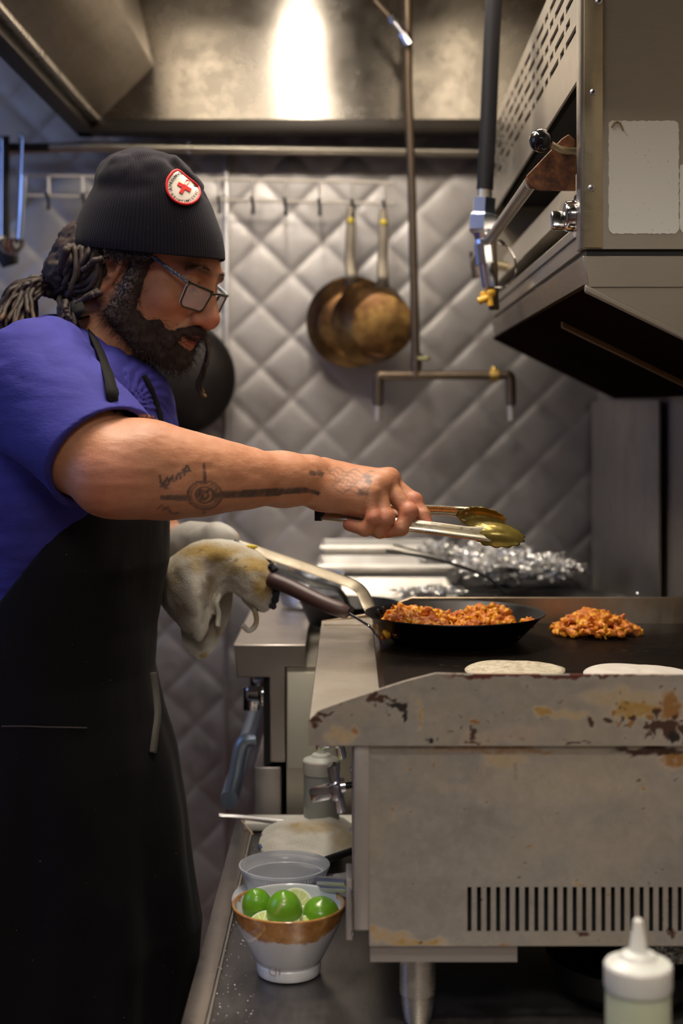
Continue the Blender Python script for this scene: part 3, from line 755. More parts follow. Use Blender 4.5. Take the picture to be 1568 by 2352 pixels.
m = MB(); m.tube([P(898, 38, 2.79), P(906, 52, 2.79)], .0105, 10); m.tube([P(906, 52, 2.79), P(925, 78, 2.79)], .0075, 12); m.tube([P(924, 76, 2.79), P(940, 102, 2.79)], .0105, 10); m.build('swivel_joint', m_chrome, gp)
# shadowing brackets of conduit
m = MB(); m.tube([P(433, 350, 2.985), P(433, 328, 2.985)], .004, 8); m.build('pipe_clip', m_trim, loc=P(433, 340, 2.985)); tag(bpy.data.objects['pipe_clip'], 'small steel clip on the conduit above the cap', 'clip')
# black gas hose with chrome quick-connect
hz = thing('gas_hose', P(1118, 600, 2.3), 'thick black gas hose hanging beside the broiler with a chrome quick-connect coupling', 'hose')
dh = 2.25
m = MB(); m.tube(catmull([P(1145, -160, dh), P(1132, 30, dh), P(1122, 260, dh), P(1113, 435, dh)], 30), .0132, 24)
o = m.build('hose', plain('black_rubber', (.006, .006, .009), .6, bump=(240, .2, .0006), **{'Specular IOR Level': .2}), hz)
m = MB(); m.tube([P(1113, 428, dh), P(1112, 460, dh)], .0118, 20); m.build('collar', m_legst, hz)
m_chb = plain('bluish_chrome', (.70, .76, .92), .22, 1.0, var=.15, vscale=30)
m = MB(); m.tube([P(1112, 456, dh), P(1110, 492, dh)], .0195, 6); m.tube([P(1110, 490, dh), P(1109, 496, dh), P(1108, 528, dh), P(1108, 536, dh)], [.019, .0245, .0245, .019], 6); m.tube([P(1108, 534, dh), P(1108, 552, dh)], [.017, .012], 16); m.build('hex_coupling', m_chb, hz, angle=20)
m = MB(); m.tube([P(1108, 550, dh), P(1110, 562, dh)], .0135, 18); m.tube([P(1109, 560, dh), P(1114, 606, dh)], .0145, 8); m.tube([P(1114, 606, dh), P(1122, 660, dh)], .0108, 18); m.build('plug', m_chb, hz, angle=20)
a = [P(1122 + 0, 546, dh - .01)]
for t in np.linspace(-1.9, 1.7, 20): a.append(P(1140 + 46 * math.cos(t), 605 - 52 * -math.sin(t) * 1.0, dh - .012))
m = MB(); m.tube(catmull([P(1120, 545, dh - .012), P(1150, 556, dh - .012), P(1172, 576, dh - .012), P(1184, 606, dh - .012), P(1178, 640, dh - .012), P(1160, 658, dh - .012), P(1135, 660, dh - .012)], 40), .0013, 8); m.build('tether_wire', m_chrome, hz)
m = MB(); m.tube([P(1146, 553, dh - .012), P(1158, 562, dh - .012)], .0032, 8); m.build('crimp', m_chrome, hz)
m = MB(); m.tube([P(1128, 545, dh + .02), P(1134, 712, dh + .02)], .0085, 10); m.build('backing_pipe', m_iron, hz)
m = MB(); m.box(P(1104, 668, dh), P(1130, 686, dh + .02), .003); m.sphere(P(1126, 672, dh), .009, 10); m.tube([P(1098, 692, dh), P(1130, 680, dh)], .006, 10); m.tube([P(1124, 684, dh), P(1126, 702, dh)], .0055, 8); m.build('yellow_valve', plain('yellow_valve_paint', (.75, .42, .04), .4, var=.3, vscale=40), hz)
# pot lever behind hose
m = MB(); m.lathe([(.010, -.02), (.018, .03)], P(1095, 600, 2.7), (.3, 0, -1), 16, caps=(True, True)); o = m.build('ferrule', m_iron, loc=P(1095, 600, 2.7)); tag(o, 'dark tapered metal ferrule against the wall behind the chrome coupling', 'ferrule')
# ================================================================ signed-distance modelling
class SDF:
    def __init__(s, xs, ys, zs):
        s.ax = [np.asarray(a, np.float32) for a in (xs, ys, zs)]
        s.D = np.full(tuple(len(a) for a in s.ax), 1.0, np.float32)
    def win(s, lo, hi):
        r = []
        for a, l, h in zip(s.ax, lo, hi):
            i0 = max(0, int(np.searchsorted(a, l)) - 1); i1 = min(len(a), int(np.searchsorted(a, h)) + 1); r.append(slice(i0, max(i0, i1)))
        return tuple(r)
    def pts(s, w):
        return s.ax[0][w[0]][:, None, None], s.ax[1][w[1]][None, :, None], s.ax[2][w[2]][None, None, :]
    def apply(s, fn, lo, hi, k=.01, op='u'):
        m = k + .008
        w = s.win(np.array(lo) - m, np.array(hi) + m)
        if any(q.stop <= q.start for q in w): return
        X, Y, Z = s.pts(w); b = fn(X, Y, Z); a = s.D[w]
        if op == 'u':
            if k > 0:
                h = np.clip(k - np.abs(a - b), 0, None) / k; s.D[w] = np.minimum(a, b) - h * h * k * .25
            else: s.D[w] = np.minimum(a, b)
        elif op == 's':
            b = -b
            if k > 0:
                h = np.clip(k - np.abs(a - b), 0, None) / k; s.D[w] = np.maximum(a, b) + h * h * k * .25
            else: s.D[w] = np.maximum(a, b)
        elif op == 'add': s.D[w] = a + b
    def sphere(s, c, r, k=.01, op='u'):
        c = np.asarray(c); s.apply(lambda X, Y, Z: np.sqrt((X - c[0]) ** 2 + (Y - c[1]) ** 2 + (Z - c[2]) ** 2) - r, c - r, c + r, k, op)
    def ell(s, c, r, k=.01, op='u', M=None):
        c = np.asarray(c, float); r = np.asarray(r, float); R = r.max(); M = np.eye(3) if M is None else np.asarray(M)   # rows of M = local axes
        def fn(X, Y, Z):
            x, y, z = X - c[0], Y - c[1], Z - c[2]
            a = (M[0, 0] * x + M[0, 1] * y + M[0, 2] * z); b = (M[1, 0] * x + M[1, 1] * y + M[1, 2] * z); d = (M[2, 0] * x + M[2, 1] * y + M[2, 2] * z)
            k0 = np.sqrt((a / r[0]) ** 2 + (b / r[1]) ** 2 + (d / r[2]) ** 2) + 1e-9
            k1 = np.sqrt((a / r[0] ** 2) ** 2 + (b / r[1] ** 2) ** 2 + (d / r[2] ** 2) ** 2) + 1e-9
            return (k0 * (k0 - 1) / k1).astype(np.float32)
        s.apply(fn, c - R, c + R, k, op)
    def cap(s, a, b, ra, rb=None, k=.01, op='u', squash=None):
        a = np.asarray(a, float); b = np.asarray(b, float); rb = ra if rb is None else rb; ab = b - a; L2 = ab.dot(ab) + 1e-12
        def fn(X, Y, Z):
            x, y, z = X - a[0], Y - a[1], Z - a[2]
            t = np.clip((x * ab[0] + y * ab[1] + z * ab[2]) / L2, 0, 1)
            dx, dy, dz = x - ab[0] * t, y - ab[1] * t, z - ab[2] * t
            if squash is not None:
                n, f = squash; q = (dx * n[0] + dy * n[1] + dz * n[2]) * (f - 1)
                dx, dy, dz = dx + q * n[0], dy + q * n[1], dz + q * n[2]
            return (np.sqrt(dx * dx + dy * dy + dz * dz) - (ra + (rb - ra) * t)).astype(np.float32)
        R = max(ra, rb); s.apply(fn, np.minimum(a, b) - R, np.maximum(a, b) + R, k, op)
    def chain(s, pts, rs, k=.008, op='u', **kw):
        for i in range(len(pts) - 1): s.cap(pts[i], pts[i + 1], rs[i], rs[i + 1], k, op, **kw)
    def surface(s):
        D = s.D; ins = D < 0
        c = None; nx, ny, nz = D.shape
        cnt = np.zeros((nx - 1, ny - 1, nz - 1), np.uint8)
        for i in (0, 1):
            for j in (0, 1):
                for k in (0, 1): cnt += ins[i:nx - 1 + i, j:ny - 1 + j, k:nz - 1 + k]
        act = (cnt > 0) & (cnt < 8); del cnt
        I, J, K = np.nonzero(act)
        idx = np.full(act.shape, -1, np.int32); idx[I, J, K] = np.arange(len(I)); del act
        S = np.zeros((len(I), 3)); N = np.zeros(len(I))
        corner = [(a, b, c_) for a in (0, 1) for b in (0, 1) for c_ in (0, 1)]
        val = {q: D[I + q[0], J + q[1], K + q[2]] for q in corner}
        for q in corner:
            for ax in range(3):
                if q[ax] == 0:
                    r = list(q); r[ax] = 1; r = tuple(r); va, vb = val[q], val[r]
                    m = (va < 0) != (vb < 0); t = np.where(m, va / np.where(m, va - vb, 1), 0)
                    p = np.tile(np.array(q, float), (len(I), 1)); p[:, ax] = t; S += p * m[:, None]; N += m
        S /= N[:, None]
        V = np.empty((len(I), 3))
        for ax, Q in enumerate((I, J, K)):
            a = s.ax[ax]; V[:, ax] = a[Q] + (a[Q + 1] - a[Q]) * S[:, ax]
        faces = []
        def quads(ax):
            sl0 = [slice(None)] * 3; sl1 = [slice(None)] * 3; sl0[ax] = slice(0, -1); sl1[ax] = slice(1, None)
            e = ins[tuple(sl0)] != ins[tuple(sl1)]
            o = [a for a in range(3) if a != ax]
            e2 = e.copy()
            for a in o:
                t = [slice(None)] * 3; t[a] = 0; e2[tuple(t)] = False; t[a] = -1; e2[tuple(t)] = False
            P_ = np.array(np.nonzero(e2))
            u = np.zeros(3, int); v = np.zeros(3, int); u[o[0]] = 1; v[o[1]] = 1
            def g(du, dv): q = P_ - (u * du)[:, None] - (v * dv)[:, None]; return idx[q[0], q[1], q[2]]
            a, b, c_, d = g(1, 1), g(0, 1), g(0, 0), g(1, 0)
            st = ins[P_[0], P_[1], P_[2]]
            if ax == 1: st = ~st
            F1 = np.stack([a, b, c_, d], 1); F1[~st] = F1[~st][:, ::-1]; return F1
        Fc = np.concatenate([quads(0), quads(1), quads(2)])
        Fc = Fc[(Fc >= 0).all(1)]
        return V, Fc
def ar(a, b, h): return np.arange(a, b + h, h)
def sdf_obj(name, S, mat, parent, smooth_iter=1, loc=None):
    V, Fc = S.surface()
    # laplacian smoothing, volume friendly
    for it in range(smooth_iter):
        for lam in (.5, -.52):
            A = np.zeros_like(V); n = np.zeros(len(V))
            for i in range(4):
                a, b = Fc[:, i], Fc[:, (i + 1) % 4]
                for k in range(3): A[:, k] += np.bincount(a, V[b, k], len(V)) + np.bincount(b, V[a, k], len(V))
                n += np.bincount(a, minlength=len(V)) + np.bincount(b, minlength=len(V))
            V = V + lam * (A / np.maximum(n, 1)[:, None] - V)
    me = bpy.data.meshes.new(name)
    L = np.zeros(3); q = parent
    while q is not None: L = L + np.array(q.location); q = q.parent
    if loc is not None: L = np.array(loc)
    W = V - L
    me.vertices.add(len(W)); me.vertices.foreach_set('co', W.astype(np.float32).ravel())
    me.loops.add(len(Fc) * 4); me.loops.foreach_set('vertex_index', Fc.astype(np.int32).ravel())
    me.polygons.add(len(Fc)); me.polygons.foreach_set('loop_start', np.arange(0, len(Fc) * 4, 4, dtype=np.int32))
    me.update(calc_edges=True); me.polygons.foreach_set('use_smooth', [True] * len(Fc))
    if mat: me.materials.append(mat)
    o = bpy.data.objects.new(name, me); C.objects.link(o)
    if parent is not None: o.parent = parent
    elif loc is not None: o.location = [float(a) for a in loc]
    return o, V, Fc
def seg_d(px, py, a, b):
    ax, ay = a; bx, by = b; dx, dy = bx - ax, by - ay; L = dx * dx + dy * dy + 1e-9
    t = np.clip(((px - ax) * dx + (py - ay) * dy) / L, 0, 1)
    return np.hypot(px - ax - dx * t, py - ay - dy * t)

# ================================================================ the cook
person = thing('person', (-.38, 1.88, ZF), 'person in black knit cap, blue T-shirt and black apron, reaching over the griddle with tongs', 'person')
HO = np.array([-.26129, 1.88481, .18839])
HM = np.array([[.87119, -.33544, -.35848], [.33312, .94026, -.07026], [.36063, -.05820, .93089]])  # rows: forward, left, up
def H(f, l, u): return HO + f * HM[0] + l * HM[1] + u * HM[2]

zs = np.concatenate([ar(ZF - .0, -.36, .012), ar(-.352, .315, .0021)])
S = SDF(ar(-.62, .145, .0021), ar(1.56, 2.20, .0022), zs)
# --- torso, hips, legs (under the clothes)
S.ell((-.385, 1.89, -.09), (.105, .165, .19), .02)
S.ell((-.392, 1.89, -.28), (.098, .14, .18), .04)
S.ell((-.405, 1.90, -.42), (.098, .145, .14), .04)
for sy, kx in ((-.085, .0), (.085, .02)):
    S.chain([(-.40, 1.90 + sy, -.48), (-.385 + kx, 1.90 + sy, -.82), (-.41 + kx, 1.90 + sy, -1.16)], [.085, .058, .042], .03)
    S.chain([(-.42 + kx, 1.90 + sy, -1.20), (-.31 + kx, 1.895 + sy, -1.235)], [.036, .026], .03)
# neck + shoulders
NB = P(205, 815, 1.885)
S.cap(H(-.035, 0, -.05), NB + [.0, 0, -.03], .060, .066, .03)
S.cap(NB + [-.01, .0, -.055], P(78, 880, 1.732), .056, .052, .04)
S.cap(NB + [-.01, .0, -.055], P(165, 875, 2.045), .06, .058, .05)
# right arm
SH = P(80, 890, 1.722); EL = P(262, 1080, 1.62)
S.chain([SH, P(175, 1012, 1.657), EL], [.058, .054, .0475], .03)
S.chain([EL, P(330, 1082, 1.635), P(400, 1088, 1.65), P(480, 1094, 1.675), P(560, 1098, 1.705), P(650, 1101, 1.745), P(735, 1108, 1.78)],
        [.0465, .0495, .0480, .0410, .0330, .0300, .0295], .022)
S.sphere(P(246, 1112, 1.60), .027, .03); S.sphere(P(330, 1040, 1.63), .030, .03)
# ridges of the forearm muscles and tendons
S.cap(P(330, 1035, 1.622), P(540, 1058, 1.69), .018, .010, .02)
S.cap(P(400, 1130, 1.615), P(560, 1122, 1.68), .016, .010, .02)
S.sphere(P(716, 1073, 1.765), .012, .015)
# --- right hand: back of the hand
WR = P(742, 1112, 1.782)
mcp = [P(845, 1138, 1.758), P(868, 1122, 1.770), P(886, 1111, 1.787), P(893, 1106, 1.806)]     # little .. index
for i, (m_, r) in enumerate(zip(mcp, (.0125, .0135, .0145, .0140))):
    S.cap(WR + np.array([0, -.014 + .010 * i, -.010 + .007 * i]), m_, .019, r, .014)
S.cap(P(750, 1130, 1.775), P(838, 1160, 1.765), .021, .017, .016)       # heel of the hand
S.cap(P(770, 1120, 1.80), P(860, 1140, 1.80), .022, .016, .016)
for m_, r in zip(mcp, (.0095, .0105, .0112, .0110)): S.sphere(m_ + [.001, -.001, .006], r, .010)
fin = [
 ([P(845, 1140, 1.756), P(858, 1190, 1.748), P(838, 1216, 1.752), P(800, 1205, 1.760)], [.0100, .0092, .0085, .0072]),
 ([P(868, 1125, 1.768), P(886, 1192, 1.752), P(872, 1220, 1.760), P(848, 1216, 1.772)], [.0110, .0098, .0088, .0076]),
 ([P(888, 1114, 1.785), P(938, 1176, 1.768), P(922, 1212, 1.764), P(890, 1222, 1.766)], [.0118, .0104, .0094, .0078]),
 ([P(896, 1108, 1.805), P(950, 1152, 1.792), P(972, 1186, 1.780), P(984, 1212, 1.772)], [.0118, .0102, .0090, .0074]),
]
for pts, rr in fin:
    S.chain(pts, rr, .004)
    S.sphere(pts[1] + np.array([.001, -.001, .001]), rr[1] * 1.06, .004)
# thumb on the far side, pressing on the tongs
S.chain([P(775, 1130, 1.808), P(838, 1168, 1.828), P(885, 1188, 1.832), P(925, 1190, 1.826)], [.016, .0125, .0108, .0085], .008)
# nail on the index
S.ell(P(985, 1214, 1.7665), (.0042, .002, .0055), .0015)
# --- left arm and gloved hand (hand itself is dressed by a glove)
LS = P(190, 890, 2.045)
S.chain([LS, P(262, 1085, 2.10), P(330, 1205, 2.08)], [.058, .047, .042], .03)
S.chain([P(330, 1205, 2.08), P(395, 1265, 2.06), P(440, 1262, 2.05)], [.040, .029, .027], .02)
S.cap(P(440, 1262, 2.05), P(500, 1250, 2.03), .030, .024, .02)
for j, (dy, dz) in enumerate(((-.028, -.004), (-.010, .0), (.008, .0), (.024, -.004))):
    a = P(500, 1250, 2.03) + [0, dy, dz]; S.chain([a, a + [.030, -.004, -.006], a + [.036, -.008, -.028], a + [.014, -.010, -.036]], [.011, .0105, .0095, .008], .006)
S.chain([P(455, 1240, 2.03), P(505, 1226, 2.005), P(535, 1236, 1.995)], [.017, .0125, .010], .010)
# --- head
S.ell(H(-.020, 0, .035), (.097, .075, .088), .0, M=HM)
S.ell(H(.030, 0, -.028), (.058, .062, .080), .03, M=HM)
S.ell(H(.036, 0, .026), (.046, .056, .040), .02, M=HM)
S.cap(H(.078, -.034, .017), H(.080, -.012, .014), .0105, .0105, .014); S.cap(H(.078, .034, .017), H(.080, .012, .014), .0105, .0105, .014)
for s_ in (-1, 1):
    S.cap(H(.004, s_ * .054, -.058), H(.066, s_ * .020, -.094), .018, .017, .02)
    S.ell(H(.056, s_ * .043, -.026), (.024, .020, .018), .018, M=HM)
    S.cap(H(-.01, s_ * .058, -.02), H(.004, s_ * .054, -.058), .016, .018, .02)
S.sphere(H(.077, 0, -.090), .0190, .016)
S.ell(H(.078, 0, -.062), (.020, .027, .022), .016, M=HM)
for s_ in (-1, 1): S.ell(H(.094, s_ * .031, .000), (.017, .019, .0125), .012, 's', M=HM)
S.cap(H(.086, 0, .008), H(.1075, 0, -.034), .0075, .0125, .010)
S.sphere(H(.104, 0, -.037), .0128, .008)
for s_ in (-1, 1):
    S.ell(H(.0935, s_ * .0145, -.041), (.0125, .0078, .0085), .006, M=HM)
    S.ell(H(.100, s_ * .0080, -.0505), (.006, .0036, .004), .002, 's', M=HM)
    # eye: lid ball with a narrow opening, looking down
    S.sphere(H(.0735, s_ * .031, -.001), .0138, .003)
    S.ell(H(.0885, s_ * .031, -.0065), (.006, .0125, .0016), .0012, 's', M=HM)
    S.cap(H(.0835, s_ * .020, .0062), H(.080, s_ * .043, .0045), .0018, .0016, .003)
# lips
S.cap(H(.0955, -.008, -.0605), H(.0955, .008, -.0605), .0055, .0055, .004)
for s_ in (-1, 1):
    S.cap(H(.0955, s_ * .008, -.0605), H(.0855, s_ * .024, -.0655), .0055, .003, .004)
    S.cap(H(.0905, s_ * .002, -.0740), H(.083, s_ * .022, -.0680), .0066, .003, .004)
S.ell(H(.0955, 0, -.0670), (.011, .017, .0028), .002, 's', M=HM)
S.cap(H(.0865, -.012, -.083), H(.0865, .012, -.083), .003, .003, .006, 's')
# nasolabial fold
S.cap(H(.090, -.021, -.040), H(.080, -.033, -.062), .0020, .0015, .006, 's')
# ears
for s_ in (-1, 1):
    R_ = np.array(Matrix.Rotation(s_ * .35, 3, 'Z')) @ np.array(Matrix.Rotation(.18, 3, 'Y'))
    M_ = R_.T @ HM
    def EE(a, b, c): return H(-.012, s_ * .0775, -.020) + a * M_[0] + b * s_ * M_[1] + c * M_[2]
    S.ell(EE(0, 0, 0), (.0185, .0065, .031), .006, M=M_)
    S.ell(EE(.003, .0075, .003), (.0120, .0100, .0200), .0015, 's', M=M_); S.cap(EE(-.006, .0015, .012), EE(-.004, .001, -.010), .0026, .0022, .002)
    S.ell(EE(-.005, .0040, .013), (.006, .004, .010), .002, M=M_)
    S.sphere(EE(.0125, .004, -.004), .0048, .003)
    S.ell(EE(.004, .002, -.026), (.0085, .0050, .009), .004, M=M_)
# surface relief on skin
def relief(lo, hi, sc, amp, seed, oct_=3):
    w_ = S.win(lo, hi); X, Y, Z = S.pts(w_)
    near = np.abs(S.D[w_]) < .006; ii = np.nonzero(near)
    p = np.stack([S.ax[0][w_[0]][ii[0]], S.ax[1][w_[1]][ii[1]], S.ax[2][w_[2]][ii[2]]], -1)
    D = S.D[w_]; D[ii] += (fbm(p * np.array(sc), seed, oct_) * amp).astype(np.float32)
relief((-.3, 1.56, -.2), (.13, 1.9, .0), (40, 60, 120), .0009, 3)
mS = NT('skin')
pos = mS.noise(7, 5, .6); fine = mS.noise(260, 4, .7)
base = mS.mix(pos, (.48, .205, .105), (.62, .29, .16))
base = mS.mix(mS.math('MULTIPLY', mS.ramp(mS.noise(45, 6, .7), [(.4, 0), (.7, 1)]), .45), base, (.36, .13, .065)); base = mS.mix(mS.math('MULTIPLY', fine, .25), base, (.34, .13, .06))
rd = mS.attr('flush'); base = mS.mix(rd, base, (.52, .13, .09))
tt = mS.attr('ink'); tn2 = mS.noise(150, 3, .6)
base = mS.mix(mS.math('MULTIPLY', tt, mS.math('ADD', mS.math('MULTIPLY', tn2, .5), .85), True), base, (.075, .050, .042))
lp = mS.attr('lip'); base = mS.mix(lp, base, (.40, .10, .075))
bd = mS.attr('stubble'); base = mS.mix(bd, base, (.04, .022, .016))
mS.set('Base Color', base); mS.set('Roughness', mS.math('ADD', mS.math('MULTIPLY', fine, .22), .36))
mS.set('Subsurface Weight', .12); mS.b.inputs['Subsurface Radius'].default_value = (.9, .35, .18); mS.b.inputs['Subsurface Scale'].default_value = .006
bb = mS.noise(420, 4, .7); b2 = mS.noise(90, 4, .6, mS.mapping((1, 1, 3)))
mS.bump(mS.math('ADD', bb, b2), .38, .0011)
body, BV, BF = sdf_obj('body', S, mS.m, person, 2)
del S
# pigment: tattoos, lips, flushed knuckles
bpx = VX + BV[:, 0] * F / BV[:, 1]; bpy_ = VY - BV[:, 2] * F / BV[:, 1]
front = (BV[:, 1] < 1.83) & (bpx > 340)
armax = np.where(front, 1, 0)
ink = np.zeros(len(BV))
def pen(pts, w_, st=1.0, soft=1.6):
    global ink
    m = front & (bpx > min(p[0] for p in pts) - 20) & (bpx < max(p[0] for p in pts) + 20)
    q = np.full(len(BV), 99.0)
    for a, b in zip(pts[:-1], pts[1:]): q[m] = np.minimum(q[m], seg_d(bpx[m], bpy_[m], a, b) - (w_ if np.isscalar(w_) else (w_[0])))
    ink = np.maximum(ink, np.clip(1 - q / soft, 0, 1) * st)
def ring(c, r, w_, st, ky=1.0):
    global ink
    d = np.abs(np.hypot(bpx - c[0], (bpy_ - c[1]) / ky) - r) - w_
    ink = np.maximum(ink, np.clip(1 - d / 1.6, 0, 1) * st * front)
cx, cy = 470, 1137
pen([(505, 1137), (560, 1135)], 7, .85); pen([(560, 1134), (640, 1130)], 8, .9); pen([(640, 1129), (700, 1126)], 6.0, .9); pen([(700, 1126), (722, 1130), (730, 1133)], 4, .9)
pen([(372, 1143), (432, 1143)], 4.5, .75); pen([(400, 1146), (436, 1146)], 4, .7)
pen([(468, 1068), (471, 1108)], 3.2, .75); pen([(468, 1064), (468, 1085)], 1.6, .75); pen([(470, 1168), (468, 1178)], 3, .5)
ring((cx, cy), 39, 2.2, .7, .82); ring((cx, cy), 32, 1.5, .55, .82); ring((cx, cy), 20, 2.0, .8, .9); ring((cx - 3, cy), 11, 2.0, .8, .9)
pen([(455, 1125), (470, 1130), (485, 1122)], 2.5, .8); pen([(458, 1150), (466, 1140), (460, 1132)], 3, .8); pen([(488, 1128), (502, 1122)], 1.5, .6); pen([(488, 1146), (502, 1153)], 1.5, .6); pen([(492, 1137), (512, 1137)], 6, .8)
# script words near the elbow
for a in ([(366, 1092), (369, 1108), (378, 1114)], [(376, 1112), (384, 1098), (388, 1110), (380, 1118)], [(388, 1108), (396, 1094), (398, 1106), (406, 1100)], [(404, 1098), (410, 1086), (414, 1098)], [(412, 1092), (420, 1080), (424, 1090)], [(420, 1084), (430, 1070), (436, 1082), (424, 1084)], [(370, 1116), (384, 1122)]): pen(a, 2.2, .8)
for a in ([(362, 1168), (372, 1160), (378, 1170)], [(374, 1172), (386, 1164), (390, 1176)], [(388, 1174), (398, 1180), (410, 1178)]): pen(a, 1.6, .6)
# back of the hand: fine drawing
rs2 = np.random.RandomState(9)
for i in range(7):
    y0 = 1076 + i * 8; xs_ = np.linspace(750 + 3 * i, 858 - 2 * i, 14); pen([(x, y0 + (x - 750) * .10 + 5 * math.sin(x * .16 + i * 1.3)) for x in xs_], .9, .5, 1.5)
for i in range(9):
    x0 = 765 + i * 10; pen([(x0, 1082 + rs2.rand() * 10), (x0 + 6, 1100 + rs2.rand() * 12), (x0 - 4, 1118)], .7, .35, 1.5)
for (x, y) in ((718, 1086), (735, 1086), (830, 1128), (838, 1133), (843, 1093), (846, 1104)): pen([(x - 3, y), (x + 3, y + 2)], 4.5, .75, 3)
ink *= np.clip((fbm(BV * 160, 2, 2) * .5 + 1.0), .6, 1)
hair_arm = 0
set_attr(body, 'ink', ink)
lip = np.zeros(len(BV)); L = (BV - HO) @ HM.T
d_up = np.sqrt(((L[:, 0] - .0965) / .012) ** 2 + (L[:, 1] / .021) ** 2 + ((L[:, 2] + .0635) / .0055) ** 2)
d_lo = np.sqrt(((L[:, 0] - .092) / .013) ** 2 + (L[:, 1] / .019) ** 2 + ((L[:, 2] + .0725) / .0068) ** 2)
lip = np.clip(2.2 - 2 * np.minimum(d_up, d_lo), 0, 1); set_attr(body, 'lip', lip)
fl = np.zeros(len(BV))
for pts, rr in fin:
    for q in (pts[1], pts[3]): fl = np.maximum(fl, np.clip(1 - np.linalg.norm(BV - q, axis=1) / .020, 0, 1) * .8)
fl = np.maximum(fl, np.clip(1 - np.linalg.norm(BV - P(250, 1112, 1.58), axis=1) / .05, 0, 1) * .5)
fl = np.maximum(fl, np.clip(1 - np.linalg.norm(L - np.array([.110, 0, -.040]), axis=1) / .022, 0, 1) * .7)
set_attr(body, 'flush', fl)
# beard field (head local): distance to the bearded jaw
def beard_d(L):
    segs = []
    for s_ in (-1, 1):
        segs += [((.024, s_ * .064, .012), (.019, s_ * .064, -.025), .0115, .0135), ((.019, s_ * .064, -.025), (.012, s_ * .057, -.066), .014, .021),
                 ((.012, s_ * .057, -.066), (.050, s_ * .036, -.088), .021, .0215), ((.050, s_ * .036, -.088), (.081, s_ * .006, -.095), .021, .0195),
                 ((.058, s_ * .040, -.070), (.078, s_ * .022, -.084), .012, .011),
                 ((.098, s_ * .004, -.0545), (.088, s_ * .026, -.063), .0062, .0055), ((.088, s_ * .026, -.063), (.078, s_ * .034, -.082), .0055, .009)]
    segs += [((.092, -.004, -.0845), (.092, .004, -.0845), .0045, .0045)]
    m = np.full(len(L), 9.0)
    for a, b, ra, rb in segs:
        a = np.array(a); b = np.array(b); ab = b - a; t = np.clip(((L - a) @ ab) / ab.dot(ab), 0, 1)
        m = np.minimum(m, np.linalg.norm(L - a - t[:, None] * ab, axis=1) - (ra + (rb - ra) * t))
    return m
bdist = beard_d(L)
brow = np.minimum(*[np.sqrt(((L[:, 1] - s_ * .030) / .024) ** 2 + ((L[:, 2] - .0205 + .10 * abs(1) * (np.abs(L[:, 1]) - .03) ** 2 * 8) / .0050) ** 2) for s_ in (-1, 1)])
browm = np.clip(1.5 - brow, 0, 1) * (L[:, 0] > .055)
st_ = np.clip(-bdist / .004 + .3, 0, 1) * .85
st_ = np.maximum(st_, browm * .75)
st_[np.linalg.norm(L, axis=1) > .19] = 0
set_attr(body, 'stubble', st_)
def bvh_of(o):
    dg = None
    me = o.data; L = np.zeros(3); q = o
    while q is not None: L = L + np.array(q.location); q = q.parent
    n = len(me.vertices); co = np.empty(n * 3, np.float32); me.vertices.foreach_get('co', co); co = co.reshape(-1, 3) + L
    return BVHTree.FromPolygons([Vector(c) for c in co.tolist()], [tuple(p.vertices) for p in me.polygons])
def hit(b, px, py, off=.0):
    """point on a surface along the sight line of a photo pixel, lifted off the surface by `off`"""
    d = Vector(((px - VX) / F, 1, (VY - py) / F)).normalized()
    r = b.ray_cast(Vector((0, 0, 0)), d)
    if r[0] is None: return None, None
    n = r[1] if r[1].dot(d) < 0 else -r[1]
    return np.array(r[0] + n * off), np.array(n)

# ---------------------------------------------------------------- T-shirt
mT = NT('blue_cotton')
fz = mT.noise(500, 2, .6); fo = mT.noise(30, 4, .6)
tc = mT.mix(fo, (.015, .014, .15), (.036, .033, .29))
tc = mT.mix(mT.math('MULTIPLY', fz, .35), tc, (.055, .052, .36))
tc = mT.mix(mT.attr('print'), tc, (.42, .24, .09))
mT.set('Base Color', tc); mT.set('Roughness', .85); mT.set('Sheen Weight', 0); mT.b.inputs['Sheen Roughness'].default_value = .4
mT.bump(mT.math('ADD', mT.noise(22, 5, .6, mT.mapping((1, 1, 2.5))), mT.math('MULTIPLY', fz, .08)), .35, .006)
T = SDF(ar(-.60, -.20, .0028), ar(1.55, 2.20, .0028), ar(-.56, .17, .0028))
T.ell((-.385, 1.89, -.085), (.124, .185, .21), .02)
T.ell((-.390, 1.885, -.27), (.112, .153, .20), .04)
T.ell((-.402, 1.90, -.42), (.110, .155, .15), .04)
T.cap(NB + [-.02, .0, -.055], P(72, 872, 1.728), .068, .066, .05)
T.cap(NB + [-.02, .0, -.055], P(165, 875, 2.045), .070, .066, .05)
T.ell(NB + [.045, .0, -.085], (.07, .11, .08), .05)
def sleeve(a, b, t1, r0, r1, k):
    a = np.array(a); b = np.array(b); ab = b - a; L = np.linalg.norm(ab); n = ab / L
    def fn(X, Y, Z):
        x, y, z = X - a[0], Y - a[1], Z - a[2]
        s_ = x * n[0] + y * n[1] + z * n[2]; t = np.clip(s_ / (L * t1), 0, 1)
        cx, cy, cz = n[0] * s_, n[1] * s_, n[2] * s_
        rad = np.sqrt((x - cx) ** 2 + (y - cy) ** 2 + (z - cz) ** 2)
        ang = np.arctan2(z - cz, y - cy)
        d = rad - (r0 + (r1 - r0) * t) - .0035 * np.sin(ang * 3 + 5 * t) * t
        back = -s_ - .02
        return np.maximum(np.maximum(d, s_ - L * t1), back).astype(np.float32)
    R = r0 + .01
    T.apply(fn, np.minimum(a, a + ab * t1) - R, np.maximum(a, a + ab * t1) + R, k, 'u')
    return a + ab * t1, n
hc, hn_ = sleeve(P(74, 884, 1.722), EL, .84, .0765, .0710, .03)
sleeve(LS, P(262, 1085, 2.10), .75, .08, .066, .03)
